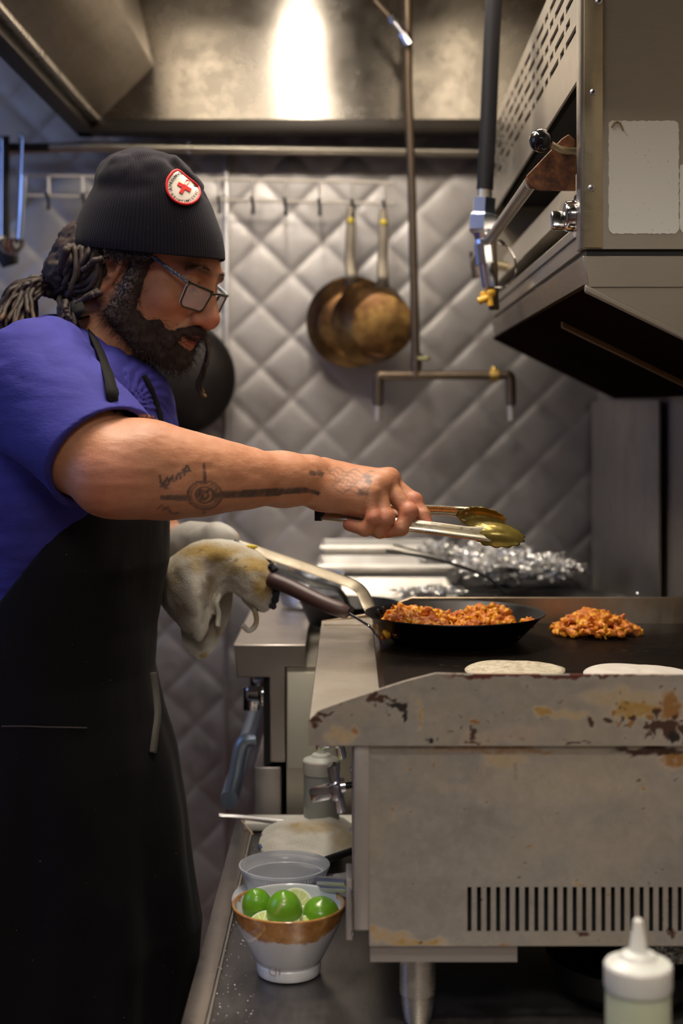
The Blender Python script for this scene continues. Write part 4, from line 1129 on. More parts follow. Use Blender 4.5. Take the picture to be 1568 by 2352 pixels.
T.cap(hc + hn_ * .04, hc - hn_ * .035, .0650, .0600, .001, 's')
T.cap(P(262, 1085, 2.10), P(225, 985, 2.07), .058, .056, .002, 's')
nn = np.array([.42, 0, .907])
T.cap(NB + nn * -.012, NB + nn * .12, .067, .075, .004, 's')
# folds: radiating from the armpit and the shoulder
def folds(S_, lo, hi, fn):
    w_ = S_.win(lo, hi); near = np.abs(S_.D[w_]) < .02; ii = np.nonzero(near)
    p = np.stack([S_.ax[0][w_[0]][ii[0]], S_.ax[1][w_[1]][ii[1]], S_.ax[2][w_[2]][ii[2]]], -1)
    D = S_.D[w_]; D[ii] += fn(p).astype(np.float32)
def shirt_folds(p):
    c = P(282, 925, 1.72); q = p - c
    ang = np.arctan2(q[:, 2], q[:, 0] + .0); r = np.linalg.norm(q, axis=1)
    a = np.abs(np.sin(ang * 9 + fbm(p * 16, 5, 2) * 3.5)) * -.0055 * np.exp(-((r - .07) / .06) ** 2)
    b = fbm(p * np.array([12, 12, 30]), 8, 3) * .008
    hm = np.clip(np.linalg.norm(p - hc, axis=1) / .12 - .55, 0, 1)
    return (a + b) * hm
folds(T, (-.6, 1.55, -.5), (-.2, 2.2, .16), shirt_folds)
shirt, TV, TF = sdf_obj('t_shirt', T, mT.m, person, 2); del T
tpx = VX + TV[:, 0] * F / TV[:, 1]; tpy = VY - TV[:, 2] * F / TV[:, 1]
pr = np.zeros(len(TV)); m_ = (tpx > 276) & (tpx < 372) & (tpy > 950) & (tpy < 1010) & (TV[:, 1] < 1.9)
arc = np.hypot(tpx - 330, (tpy - 1000) * 1.1)
pr[m_] = (np.clip(np.sin(np.arctan2(tpy[m_] - 1000, tpx[m_] - 330) * 26 + arc[m_] * .08) * 3, 0, 1) * (arc[m_] < 52) + np.clip(1 - np.abs(arc[m_] - 50) / 3, 0, 1)) * .85
set_attr(shirt, 'print', np.clip(pr, 0, 1))
sb = bvh_of(shirt)
# collar band
u1 = np.array([nn[2], 0, -nn[0]]); u2 = np.array([0, 1.0, 0])
m = MB(); m.tube([NB + nn * .006 + u1 * .074 * math.cos(a) + u2 * .074 * math.sin(a) + nn * (-.006 * math.cos(a) ** 2) for a in np.linspace(0, 2 * PI, 60)], .0055, 8, cap=False)
tagless = m.build('collar', mT.m, shirt)

# ---------------------------------------------------------------- apron
mA = NT('black_apron_cloth')
an = mA.noise(12, 4, .6); af = mA.noise(600, 2, .6)
mA.set('Specular IOR Level', .2); ac = mA.mix(an, (.0022, .0016, .0028), (.0065, .0045, .006)); lint = mA.ramp(mA.noise(260, 2, .5), [(.765, 0), (.785, 1)])
ac = mA.mix(mA.math('MULTIPLY', lint, .6), ac, (.35, .28, .24))
mA.set('Base Color', ac); mA.set('Roughness', .8); mA.set('Sheen Weight', .03)
mA.bump(mA.math('ADD', mA.noise(9, 5, .6, mA.mapping((1, 1, .35))), mA.math('MULTIPLY', af, .05)), .4, .008)
A = SDF(ar(-.60, -.12, .0045), ar(1.58, 2.22, .0045), ar(-1.06, -.08, .0045))
zk = [(VY - y) * 1.87 / F for y in (1100, 1190, 1290, 1440, 1540, 1640, 1730, 1850, 2000, 2120, 2400, 2800)][::-1]
xk = [(x - VX) * 1.87 / F for x in (380, 385, 383, 352, 347, 370, 398, 420, 440, 458, 440, 430)][::-1]
wk = [.160, .166, .172, .168, .168, .172, .178, .184, .19, .192, .195, .20][::-1]
bk = [-.515, -.515, -.51, -.52, -.53, -.54, -.54, -.55, -.55, -.56, -.56, -.57][::-1]
def column(X, Y, Z):
    z = np.asarray(Z)
    xf = np.interp(z, zk, xk); xb = np.interp(z, zk, bk); wy = np.interp(z, zk, wk)
    cx_ = (xf + xb) / 2; rx = (xf - xb) / 2
    ang = np.arctan2((Y - 1.885) / wy, (X - cx_) / rx)
    low = np.clip((-.30 - z) / .5, 0, 1)
    k0 = np.sqrt(((X - cx_) / rx) ** 2 + ((Y - 1.885) / wy) ** 2)
    rip = .010 * low * np.sin(ang * 7 + z * 5) + .006 * low * np.sin(ang * 13 + 1.3 - z * 9)
    rip = np.where(np.abs(ang) < .25, rip * (np.abs(ang) / .25), rip)
    d = (k0 - 1) * np.minimum(rx, wy) - rip
    pn = np.stack(np.broadcast_arrays(X * 9., Y * 9., z * 5.), -1)
    d = d + fbm(pn, 31, 3).astype(np.float32) * .007
    d1 = np.maximum(d, -(d + .0145))
    # edge running diagonally across the flank, and the bib's top
    pxn = VX + X * F / 1.74; pyn = VY - z * F / 1.74
    edge = -(260 * (pxn - 205) + 215 * (pyn - 1135)) / 337 * (1.74 / F)
    side = np.where(Y < 1.885, edge, -(260 * (pxn - 255) + 215 * (pyn - 1135)) / 337 * (1.74 / F))
    d1 = np.maximum(d1, np.where(z > -.34, side, -1))
    d1 = np.maximum(d1, z - (VY - 1118) * 1.85 / F)
    return np.maximum(d1, -1.02 - z).astype(np.float32)
A.apply(column, (-.60, 1.58, -1.06), (-.12, 2.22, -.08), 0, 'u')
apron, AV, AF = sdf_obj('apron', A, mA.m, person, 1); del A
ab = bvh_of(apron)
def on_surf(b, pts, off, fallback=1.75):
    out = []
    last = fallback
    for (x, y) in pts:
        h_, n_ = hit(b, x, y, off)
        if h_ is None: h_ = P(x, y, last)
        last = h_[1]; out.append(h_)
    return np.array(out)
def ribbon(name, pts, w_, th, mat, parent, nrm=None, nsm=40):
    pts = catmull(pts, nsm); V = []; Fc = []
    T_ = np.gradient(pts, axis=0); T_ /= np.linalg.norm(T_, axis=1)[:, None]
    for i, p in enumerate(pts):
        n = np.array([0, -1.0, 0]) if nrm is None else (nrm if np.ndim(nrm) == 1 else nrm[min(i * len(nrm) // len(pts), len(nrm) - 1)])
        s_ = np.cross(T_[i], n); s_ /= np.linalg.norm(s_) + 1e-9
        V += [p - s_ * w_ / 2, p + s_ * w_ / 2]
    for i in range(len(pts) - 1): Fc.append((2 * i, 2 * i + 1, 2 * i + 3, 2 * i + 2))
    o = mesh_obj(name, V, Fc, mat, parent, angle=180); solidify(o, th); return o
mStrap = plain('apron_strap', (.009, .008, .008), .9, var=.3, vscale=50, **{'Specular IOR Level': .2})
sp1 = [(200, 748), (222, 802), (249, 885), (274, 955), (300, 1060), (308, 1140)]
q_ = catmull(np.array(sp1, float), 40); hs1 = on_surf(sb, q_, .0062, 1.79)
for it in range(12):
    sm_ = hs1.copy(); sm_[1:-1] = (hs1[:-2] + hs1[1:-1] * 2 + hs1[2:]) / 4; sm_[:, 1] = np.minimum(sm_[:, 1], hs1[:, 1] + .0005); hs1 = sm_
strap_path = np.vstack([[P(176, 698, 1.790), P(188, 724, 1.787)], hs1[::5]])
nn1 = []
for (x, y) in q_[::5]:
    h_, n_ = hit(sb, x, y, 0); nn1.append(n_ if n_ is not None else np.array([.05, -1, .25]))
for it in range(3): nn1 = [nn1[0]] + [(nn1[i - 1] + nn1[i] + nn1[i + 1]) / 3 for i in range(1, len(nn1) - 1)] + [nn1[-1]]
strap_n = np.array([np.array([.1, -1, .1])] * 2 + nn1)
ribbon('apron_strap', strap_path, .0150, .0016, mStrap, person, nrm=strap_n)
sp2 = [(326, 862), (343, 892), (354, 925), (364, 960), (372, 1000), (377, 1060), (378, 1125)]
ribbon('apron_strap', on_surf(sb, sp2, .003, 1.85), .006, .002, mStrap, person, nrm=np.array([.5, -1, .2]))
# apron string and pocket seam
h1 = on_surf(ab, [(346, 1545), (352, 1590), (357, 1640), (352, 1690), (347, 1730)], .003, 1.82)
ribbon('apron_string', h1, .010, .002, plain('grey_apron_string', (.07, .062, .05), .8), apron, nrm=np.array([.6, -1, 0]))
h1 = on_surf(ab, [(5, 1668), (60, 1668), (110, 1670), (160, 1671), (198, 1672)], .001, 1.7)
MB().tube(catmull(h1, 24), .0011, 6).build('pocket_seam', plain('seam_thread', (.07, .055, .055), .8), apron)
# trousers and shoes (mostly hidden behind the counter and apron)
mTr = plain('dark_trousers', (.012, .012, .016), .85, bump=(40, .3, .004))
K = SDF(ar(-.60, -.22, .007), ar(1.70, 2.12, .007), ar(-1.235, -.50, .008))
for sy, kx in ((-.085, .0), (.085, .02)): K.chain([(-.40, 1.90 + sy, -.50), (-.385 + kx, 1.90 + sy, -.82), (-.41 + kx, 1.90 + sy, -1.21)], [.096, .078, .074], .03)
folds(K, (-.6, 1.7, -1.24), (-.2, 2.12, -.5), lambda p: fbm(p * np.array([12, 12, 22]), 3, 3) * .006)
sdf_obj('trousers', K, mTr, person, 1); del K
mSh = plain('black_shoe_leather', (.012, .011, .011), .4)
for sy, kx in ((-.085, .0), (.085, .02)):
    K = SDF(ar(-.50, -.18, .005), ar(1.90 + sy - .07, 1.90 + sy + .07, .005), ar(ZF - .002, -1.13, .004))
    K.chain([(-.43 + kx, 1.90 + sy, -1.215), (-.36 + kx, 1.897 + sy, -1.22), (-.27 + kx, 1.89 + sy, -1.238)], [.050, .048, .036], .02)
    K.apply(lambda X, Y, Z: (ZF + .001 - Z).astype(np.float32) + 0 * X + 0 * Y, (-.5, 1.7, ZF - .05), (-.18, 2.1, ZF + .02), 0, 's') if False else None
    o, V_, F_ = sdf_obj('shoe', K, mSh, person, 1); del K

# ---------------------------------------------------------------- knit cap
mC = NT('black_knit')
cw = mC.node('ShaderNodeTexWave'); cw.wave_type = 'BANDS'; cw.bands_direction = 'X'; cw.inputs['Scale'].default_value = 1; cw.inputs['Distortion'].default_value = .6; cw.inputs['Detail'].default_value = 1
uvn = mC.attr('knit_u'); cb = mC.node('ShaderNodeCombineXYZ'); mC.link(uvn, cb.inputs[0]); mC.link(cb.outputs[0], cw.inputs['Vector'])
cn = mC.noise(700, 2, .6); cl_ = mC.noise(10, 3, .5)
cc = mC.mix(cl_, (.004, .0032, .006), (.011, .009, .014)); cc = mC.mix(mC.math('MULTIPLY', cw.outputs['Fac'], .55), cc, (.020, .016, .024))
lint = mC.ramp(mC.noise(230, 2, .5), [(.775, 0), (.79, 1)]); cc = mC.mix(mC.math('MULTIPLY', lint, .6), cc, (.4, .36, .36))
mC.set('Specular IOR Level', .15); mC.set('Base Color', cc); mC.set('Roughness', .9); mC.set('Sheen Weight', .04); mC.bump(mC.math('ADD', mC.math('MULTIPLY', cw.outputs['Fac'], .6), cn), .5, .0012)
Lk = [(147, 556), (150, 545), (163, 520), (183, 478), (206, 436), (218, 405), (224, 383), (236, 366), (262, 352), (284, 344)]
Rk = [(521, 602), (520, 580), (514, 546), (501, 508), (483, 462), (464, 424), (446, 398), (420, 374), (372, 356), (330, 347)]
bk_ = [.096, .098, .100, .101, .099, .094, .086, .072, .048, .022]
Lc = catmull(np.array(Lk, float), 64); Rc = catmull(np.array(Rk, float), 64); bc = catmull(np.array([[b, 0] for b in bk_]), 64)[:, 0]
G = []; NA = 160
for i in range(64):
    l_, r_ = P(*Lc[i], 1.875), P(*Rc[i], 1.865); c_ = (l_ + r_) / 2; a_ = (r_ - l_) / 2; row = []
    t = i / 63
    for k in range(NA):
        th = 2 * PI * k / NA; ct_, st_n = math.cos(th), math.sin(th)
        e = np.sign(ct_) * abs(ct_) ** .92
        p = c_ + a_ * e + np.array([0, bc[i], 0]) * st_n + np.array([0, -.028, 0]) * e * (1 - .4 * t)
        drop = -.010 * (1 - t) ** 3 * max(0, -st_n) ; p = p + [0, 0, drop]
        row.append(p)
    G.append(row)
G = np.array(G)
top = P(302, 342, 1.875); G = np.concatenate([G, np.tile(top + np.array([0, 0, -.001]), (1, NA, 1))]); 
cen = P(335, 500, 1.87); dirn = (G - cen); dirn /= np.linalg.norm(dirn, axis=2)[..., None]
tt_ = np.linspace(0, 1, 65)[:, None]; env = np.clip((tt_ - .35) / .3, 0, 1) * np.clip((1.02 - tt_) / .1, 0, 1)
fd = fbm(G * 26, 4, 3) * .0065 * env + fbm(G * np.array([14, 14, 45]), 9, 2) * .004 * env
# a puckered fold running down from the crown towards the badge
ppx = VX + G[..., 0] * F / G[..., 1]; ppy = VY - G[..., 2] * F / G[..., 1]
fr = np.sin(np.arange(NA) * 2 * PI / NA)[None, :] < 0
for (a, b, wd, am) in (((385, 362), (452, 430), 7, -.0045), ((400, 365), (468, 432), 7, .005), ((225, 432), (330, 430), 16, -.0016), ((232, 400), (300, 385), 16, .0025), ((470, 435), (478, 452), 6, -.003)):
    fd = fd + am * np.exp(-(seg_d(ppx, ppy, a, b) / wd) ** 2) * fr
G = G + dirn * fd[..., None]
# double hem at the brim
G[0] = G[0] - dirn[0] * .0; V = G.reshape(-1, 3); nr = G.shape[0]
Fc = [(i * NA + k, i * NA + (k + 1) % NA, (i + 1) * NA + (k + 1) % NA, (i + 1) * NA + k) for i in range(nr - 1) for k in range(NA)]
cap = mesh_obj('knit_cap', V, Fc, mC.m, person, angle=180)
ku = np.tile((np.arange(NA) / NA * 46.0), (nr, 1)); ku = np.minimum(ku, 46 - ku) * 1.0
set_attr(cap, 'knit_u', ku.ravel() * 1.0)
bm = bmesh.new(); bm.from_mesh(cap.data); bmesh.ops.recalc_face_normals(bm, faces=bm.faces); bm.to_mesh(cap.data); bm.free()
cbv = bvh_of(cap); mm = cap.modifiers.new('s', 'SOLIDIFY'); mm.thickness = .004; mm.offset = -1
mm = cap.modifiers.new('v', 'SUBSURF'); mm.levels = 1; mm.render_levels = 1
# badge: red-rimmed round patch with red cross and lettering
m_red = plain('badge_red', (.62, .015, .015), .6, var=.15, vscale=300); m_cream = plain('badge_cream', (.72, .64, .56), .7, bump=(700, .2, .0003)); m_blkt = plain('badge_black', (.02, .025, .022), .7)
bpts = [(380, 424), (382, 412), (388, 402), (395, 394), (405, 391), (413, 393), (422, 401), (434, 411), (447, 421), (454, 430), (458, 441), (456, 453), (449, 463), (438, 470), (425, 472), (410, 469), (396, 461), (386, 449), (381, 437)]
cbx, cby = 420, 431
bp = catmull(np.array(bpts + [bpts[0]], float), 72)[:-1]
patch = None
def lift(q, off): 
    h_, n_ = hit(cbv, q[0], q[1], off)
    return h_ if h_ is not None else P(q[0], q[1], 1.80)
rings = []
for s_, off in ((0, .0022), (.3, .0022), (.6, .0022), (.86, .0022), (.95, .0022)): rings.append([lift((cbx + (q[0] - cbx) * s_, cby + (q[1] - cby) * s_), off) for q in bp])
m = MB(); n_ = len(bp); V = [p for r in rings for p in r]
m.add(V, [(i * n_ + k, i * n_ + (k + 1) % n_, (i + 1) * n_ + (k + 1) % n_, (i + 1) * n_ + k) for i in range(4) for k in range(n_)])
badge = m.build('badge', m_cream, cap, angle=180)
rim = [lift((cbx + (q[0] - cbx) * .945, cby + (q[1] - cby) * .945), .0020) for q in bp]
MB().tube(rim + [rim[0]], .0017, 10, cap=False).build('badge_rim', m_red, badge)
def flat_poly(poly, off, mat, name, parent, th=.0006):
    c = np.mean(poly, 0); V = [lift(q, off) for q in poly]; Vb = [lift(q, off - th * 1.6) for q in poly]; n = len(poly)
    m = MB(); m.add(V + Vb, [list(range(n))] + [(i, n + i, n + (i + 1) % n, (i + 1) % n) for i in range(n)])
    return m.build(name, mat, parent, smooth=False)
an_ = math.radians(30); ca, sa = math.cos(an_), math.sin(an_)
def rp(x, y): return (420.5 + x * ca - y * sa, 431.5 + x * sa + y * ca)
cr = [(-4, -16), (4, -16), (4, -4), (16, -4), (16, 4), (4, 4), (4, 16), (-4, 16), (-4, 4), (-16, 4), (-16, -4), (-4, -4)]
flat_poly([rp(x, y) for x, y in cr], .0032, m_red, 'badge_cross', badge)
def glyph(ch):
    cu = bpy.data.curves.new('g', 'FONT'); cu.body = ch; cu.size = 1; cu.align_x = 'CENTER'; cu.resolution_u = 3; cu.offset = .018
    ob = bpy.data.objects.new('g', cu); C.objects.link(ob); bpy.context.view_layer.update()
    me = bpy.data.meshes.new_from_object(ob.evaluated_get(bpy.context.evaluated_depsgraph_get()))
    V = [tuple(v.co) for v in me.vertices]; Fc = [tuple(p.vertices) for p in me.polygons]
    bpy.data.objects.remove(ob); bpy.data.curves.remove(cu); bpy.data.meshes.remove(me); return V, Fc
m = MB()
def letters(txt, a0, a1, rad, size, inward=False):
    for i, ch in enumerate(txt):
        if ch == ' ': continue
        a = math.radians(a0 + (a1 - a0) * i / max(1, len(txt) - 1))
        cx_, cy_ = 419 + rad * math.cos(a), 432 + rad * math.sin(a) * 1.03
        V, Fc = glyph(ch)
        # reading direction along increasing photo angle for the top word, decreasing for the bottom
        if inward: ex, ey = (math.sin(a), -math.cos(a)), (-math.cos(a), -math.sin(a))
        else: ex, ey = (-math.sin(a), math.cos(a)), (math.cos(a), math.sin(a))
        W = [lift((cx_ + size * (v[0] * ex[0] + (v[1] - .35) * ey[0]), cy_ + size * (v[0] * ex[1] + (v[1] - .35) * ey[1])), .0031) for v in V]
        m.add(W, Fc)
letters('BE', 147, 132, 30.5, 10.5, True); letters('OPTIMISTIC', 117, 20, 31, 9.0, True)
letters('A', 172, 172, 29, 12); letters('WEEK', 190, 222, 30, 9.5); letters('MADE', 232, 262, 31, 9); letters('E', 352, 352, 26, 11, True)
m.build('badge_lettering', m_blkt, badge, smooth=False, weld=False)

# ---------------------------------------------------------------- hair
mH = NT('dark_dreadlocks')
h1_ = mH.noise(160, 5, .7); h2_ = mH.noise(14, 3, .5); hg = mH.attr('warmth')
hc_ = mH.mix(h2_, (.006, .004, .004), (.030, .017, .012)); hc_ = mH.mix(mH.math('MULTIPLY', h1_, .5), hc_, (.080, .045, .032)); hc_ = mH.mix(hg, hc_, (.30, .17, .06))
mH.set('Base Color', hc_); mH.set('Roughness', .62); mH.bump(h1_, .7, .0016)
m = MB(); rr = random.Random(21); warm = []
def dread(pts, r0, r1, wv=.0, warmth=0, n=26, seg=7):
    p = catmull(pts, n); L_ = np.linspace(0, 1, n)
    w1 = fbm(np.stack([L_ * 6, np.full(n, rr.random() * 99), L_ * 0], -1), 3, 2); w2 = fbm(np.stack([L_ * 6, np.full(n, rr.random() * 99), L_ * 0], -1), 4, 2)
    p = p + np.stack([w1, w2, w1 * w2], -1) * wv * np.sin(PI * L_)[:, None] ** .5
    r = (r0 + (r1 - r0) * L_) * (1 + .10 * fbm(np.stack([L_ * 18, np.full(n, rr.random() * 99), L_ * 0], -1), 5, 2)); r[-1] *= .45; r[0] *= .8
    m.tube(p, r, seg); wv_ = np.repeat(np.clip((L_ - .86) / .1, 0, 1) * warmth, seg); warm.extend(list(wv_))
TIE = P(128, 652, 1.90)
# strands gathered back to the tie
for i in range(150):
    t = rr.random(); side = rr.random(); x0 = 158 + 84 * rr.random() ** .7; d0 = 1.808 + side * .075
    if t < .75: x0 = min(x0, 226)
    xm = x0 - 6 + 10 * t
    dread([P(x0, 566, d0 + .004), P(xm, 572 + 62 * t, d0), P(min(xm - 14, 206), 590 + 92 * t, d0 + .004), P(160 + 12 * t, 622 + 62 * t, d0 + .025), TIE + [rr.uniform(-.006, .010), rr.uniform(-.02, .02), rr.uniform(-.020, .018)]], rr.uniform(.0034, .0046), .0034, .0022)
for i in range(16):    # right under the cap edge
    x0 = 150 + 90 * rr.random(); dread([P(x0, 562 + rr.random() * 12, 1.81 + rr.random() * .05), P(x0 - 12, 600 + rr.random() * 20, 1.815 + rr.random() * .05), P(135 + rr.random() * 14, 640, 1.87), TIE], .006, .005, .004)
# ponytail fanning over the shoulder
ends = []
for i in range(105):
    a = rr.random(); b = rr.random()
    ex = -20 + 110 * a ** 1.3; ey = 738 + 44 * (1 - a) + rr.uniform(-44, 12) * (1 - a * .3); d1 = 1.83 + .12 * b
    lift_ = rr.uniform(-34, 24)
    dread([TIE + [rr.uniform(-.006, .006), rr.uniform(-.02, .02), rr.uniform(-.018, .018)], P(100 - 20 * (1 - a), 660 + lift_ * .6, 1.90 - .03 * (1 - b)), P(60 * a + 18, 690 + lift_ * .7, (1.88 + d1) / 2), P(ex, ey, d1)], rr.uniform(.0032, .0048), rr.uniform(.0024, .0034), .008, rr.random() * .35)
# locks hanging behind the ear down to the shoulder
for (x0, y0, x1, y1, x2, y2, d) in ((150, 690, 142, 725, 152, 758, 1.82), (162, 695, 160, 730, 178, 762, 1.815), (172, 690, 176, 735, 190, 772, 1.81), (184, 690, 170, 745, 178, 778, 1.80), (150, 690, 150, 712, 166, 736, 1.80), (140, 680, 135, 712, 148, 742, 1.83)):
    dread([P(x0, y0, d + .01), P(x1, y1, d), P(x2, y2, d)], .0042, .0028, .003)
for (x0, y0, x1, y1) in ((236, 592, 190, 622), (232, 672, 192, 692), (226, 668, 176, 700)):
    dread([P(x0, y0, 1.797), P((x0 + x1) / 2, (y0 + y1) / 2 - 4, 1.795), P(x1, y1, 1.81)], .0042, .004, .003)
# curly edge hair under the cap over the ear
for i in range(150):
    x0 = 240 + rr.random() * 102; c0 = P(x0, 574 + rr.random() * 13, 1.7995 - .0002 * (x0 - 232) * .8); q = [c0]
    for k in range(4): q.append(q[-1] + np.array([rr.uniform(-.003, .004), rr.uniform(-.002, .001), rr.uniform(-.005, .003)]))
    dread(q, .0011, .0006, 0, 0, 8, 4)
hair = m.build('dreadlocks', mH.m, person, angle=180, weld=False)
set_attr(hair, 'warmth', warm)
# scalp mass below the cap at the back
K = SDF(ar(-.42, -.22, .0028), ar(1.78, 2.0, .0028), ar(.08, .26, .0028))
K.ell(H(-.070, 0, -.005), (.052, .076, .060), .0, M=HM); K.ell(H(-.088, -.02, -.045), (.034, .06, .035), .02, M=HM); K.cap(H(-.085, -.02, -.03), TIE, .045, .014, .03)
folds(K, (-.42, 1.78, .08), (-.22, 2.0, .26), lambda p: fbm(p * np.array([90, 90, 160]), 5, 3) * .006)
o, V_, F_ = sdf_obj('hair', K, mH.m, person, 0); del K
m = MB(); m.tube([TIE + np.array([.0, .016 * math.cos(a), .0]) + np.array([.30, 0, .95]) * .017 * math.sin(a) for a in np.linspace(0, 2 * PI, 30)], .004, 8, cap=False); m.build('hair_tie', plain('hair_tie_blue', (.02, .025, .05), .7), hair)
# lock swinging in front of the face, with a fair tip
m = MB(); warm = []
dread([P(462, 640, 1.95), P(470, 700, 1.95), P(468, 752, 1.95), P(478, 800, 1.945), P(466, 850, 1.94), P(454, 880, 1.94), P(460, 900, 1.94), P(474, 912, 1.94)], .0044, .0022, .002, 1.0, 40)
dread([P(466, 752, 1.945), P(476, 810, 1.94), P(474, 846, 1.935), P(462, 880, 1.935), P(468, 904, 1.94)], .0030, .0018, .002, 1.0, 30)
fl_ = m.build('hanging_dreadlock', mH.m, person, angle=180, weld=False); set_attr(fl_, 'warmth', warm)

# ---------------------------------------------------------------- beard
mB = NT('beard_hair'); q1 = mB.noise(420, 5, .75); gy = mB.attr('grey')
bc_ = mB.mix(q1, (.010, .006, .005), (.075, .042, .030)); bc_ = mB.mix(mB.math('MULTIPLY', gy, mB.ramp(mB.noise(300, 3, .6), [(.45, 0), (.6, 1)])), bc_, (.42, .34, .30))
mB.set('Base Color', bc_); mB.set('Roughness', .8); mB.bump(q1, .8, .0016)
lo = HO + [-.10, -.12, -.16]; hi = HO + [.12, .10, .04]
K = SDF(ar(lo[0], hi[0], .0021), ar(lo[1], hi[1], .0021), ar(lo[2], hi[2], .0021))
X, Y, Z = K.pts((slice(None),) * 3); PP = np.stack(np.broadcast_arrays(X, Y, Z), -1).reshape(-1, 3); LL = (PP - HO) @ HM.T
dd = beard_d(LL); nb = np.abs(dd) < .012; dd[nb] += fbm(PP[nb] * 150, 7, 3) * .0040 + fbm(PP[nb] * 45, 17, 2) * .0025
K.D = (dd - .001).reshape(K.D.shape).astype(np.float32)
beard, EV, EF = sdf_obj('beard', K, mB.m, person, 0); del K, PP, LL, dd, nb
EL_ = (EV - HO) @ HM.T
gmask = np.clip(1.2 - np.abs(EL_[:, 2] + .035) / .04, 0, 1) * np.clip((.035 - EL_[:, 0]) / .02, 0, 1)
set_attr(beard, 'grey', gmask)
bmn = beard.data; nv = len(EV); cen_ = HO + np.array([.0, 0, -.05]) @ HM
m = MB(); gr_ = []; rg = np.random.RandomState(5)
ids = rg.choice(nv, 3600)
for i in ids:
    p = EV[i]; n = p - (HO + np.array([.02, 0, -.05]) @ HM); n /= np.linalg.norm(n)
    if n[1] > .35: continue
    q = [p - n * .002]; dv = n * .0022 + rg.normal(size=3) * .0011 + np.array([0, 0, -.0004])
    for k in range(4): dv = dv + rg.normal(size=3) * .0010; q.append(q[-1] + dv)
    m.tube(q, [.00034, .00032, .00028, .00024, .0001], 3, cap=False); gr_ += [1.0 if rg.rand() < gmask[i] * .7 else 0.0] * 15
# brows
for s_ in (-1, 1):
    for k in range(150):
        t = rg.rand(); f0 = H(.0895 - .013 * t ** 2, s_ * (.008 + .044 * t), .0195 + .006 * math.sin(t * 2.6) - .008 * t * t + rg.normal() * .0017)
        dv = H(0, s_ * 1, .25) - HO; q = [f0 + rg.normal(size=3) * .0005, f0 + dv * .003 + HM[0] * .001, f0 + dv * .006]
        m.tube(q, [.0003, .00025, .0001], 3, cap=False); gr_ += [0.0] * 9
hs_ = m.build('beard_curls', mB.m, beard, angle=180, weld=False); set_attr(hs_, 'grey', gr_)

# eyes
mE = plain('eyeball', (.55, .48, .44), .15); mI = plain('iris_dark', (.02, .012, .008), .1)
for s_ in (-1, 1):
    m = MB(); m.sphere(H(.0735, s_ * .031, -.001), .0121, 24); e = m.build('eye', mE, person)
    m = MB(); m.sphere(H(.0735 + .0085, s_ * .031, -.0075), .0052, 14); m.build('iris', mI, e)
    m = MB()
    for k in range(22):
        t = (k / 21 - .5) * 2; b0 = H(.0735 + .0137 * math.cos(t * .8), s_ * .031 + .0125 * t, -.0052 - .0015 * abs(t)); m.tube([b0, b0 + HM[0] * .004 - HM[2] * .0015, b0 + HM[0] * .0065 - HM[2] * .002], [.0003, .00025, .0001], 4)
    m.build('eyelashes', plain('lash', (.01, .007, .005), .6) if s_ < 0 else bpy.data.materials['lash'], person)

# ---------------------------------------------------------------- spectacles
gl = thing('spectacles', HO, 'rectangular dark-rimmed spectacles with patterned arms, low on the nose of the cook', 'spectacles')
m_fr = plain('olive_frame', (.045, .040, .022), .3, var=.3, vscale=60)
m_fi = plain('pale_frame_inside', (.62, .58, .50), .35)
mtm = NT('patterned_arm'); vv = mtm.node('ShaderNodeTexVoronoi'); vv.inputs['Scale'].default_value = 420; mtm.link(mtm.tc.outputs['Object'], vv.inputs['Vector'])
mtm.set('Base Color', mtm.ramp(vv.outputs['Distance'], [(.2, (.45, .42, .32)), (.45, (.10, .13, .16)), (.7, (.03, .08, .20))])); mtm.set('Roughness', .35)
mg = NT('spectacle_lens'); mg.set('Base Color', (.90, .78, .78)); mg.set('Roughness', .08); mg.set('Alpha', .30); mg.set('IOR', 1.5)  # pinkish-white reflections put into the lens as a pale see-through colour
def lens_pt(s_, u, v, off=0):
    a = np.array([.1030, s_ * .0105, -.0010]); b = np.array([.0905, s_ * .0590, .0010]); c = np.array([.0985, s_ * .0125, -.0300]); d = np.array([.0880, s_ * .0560, -.0310])
    q = (a * (1 - u) + b * u) * (1 - v) + (c * (1 - u) + d * u) * v; q = q + np.array([.0035 * math.sin(PI * u) * .6 + off, 0, 0]); return HO + q @ HM
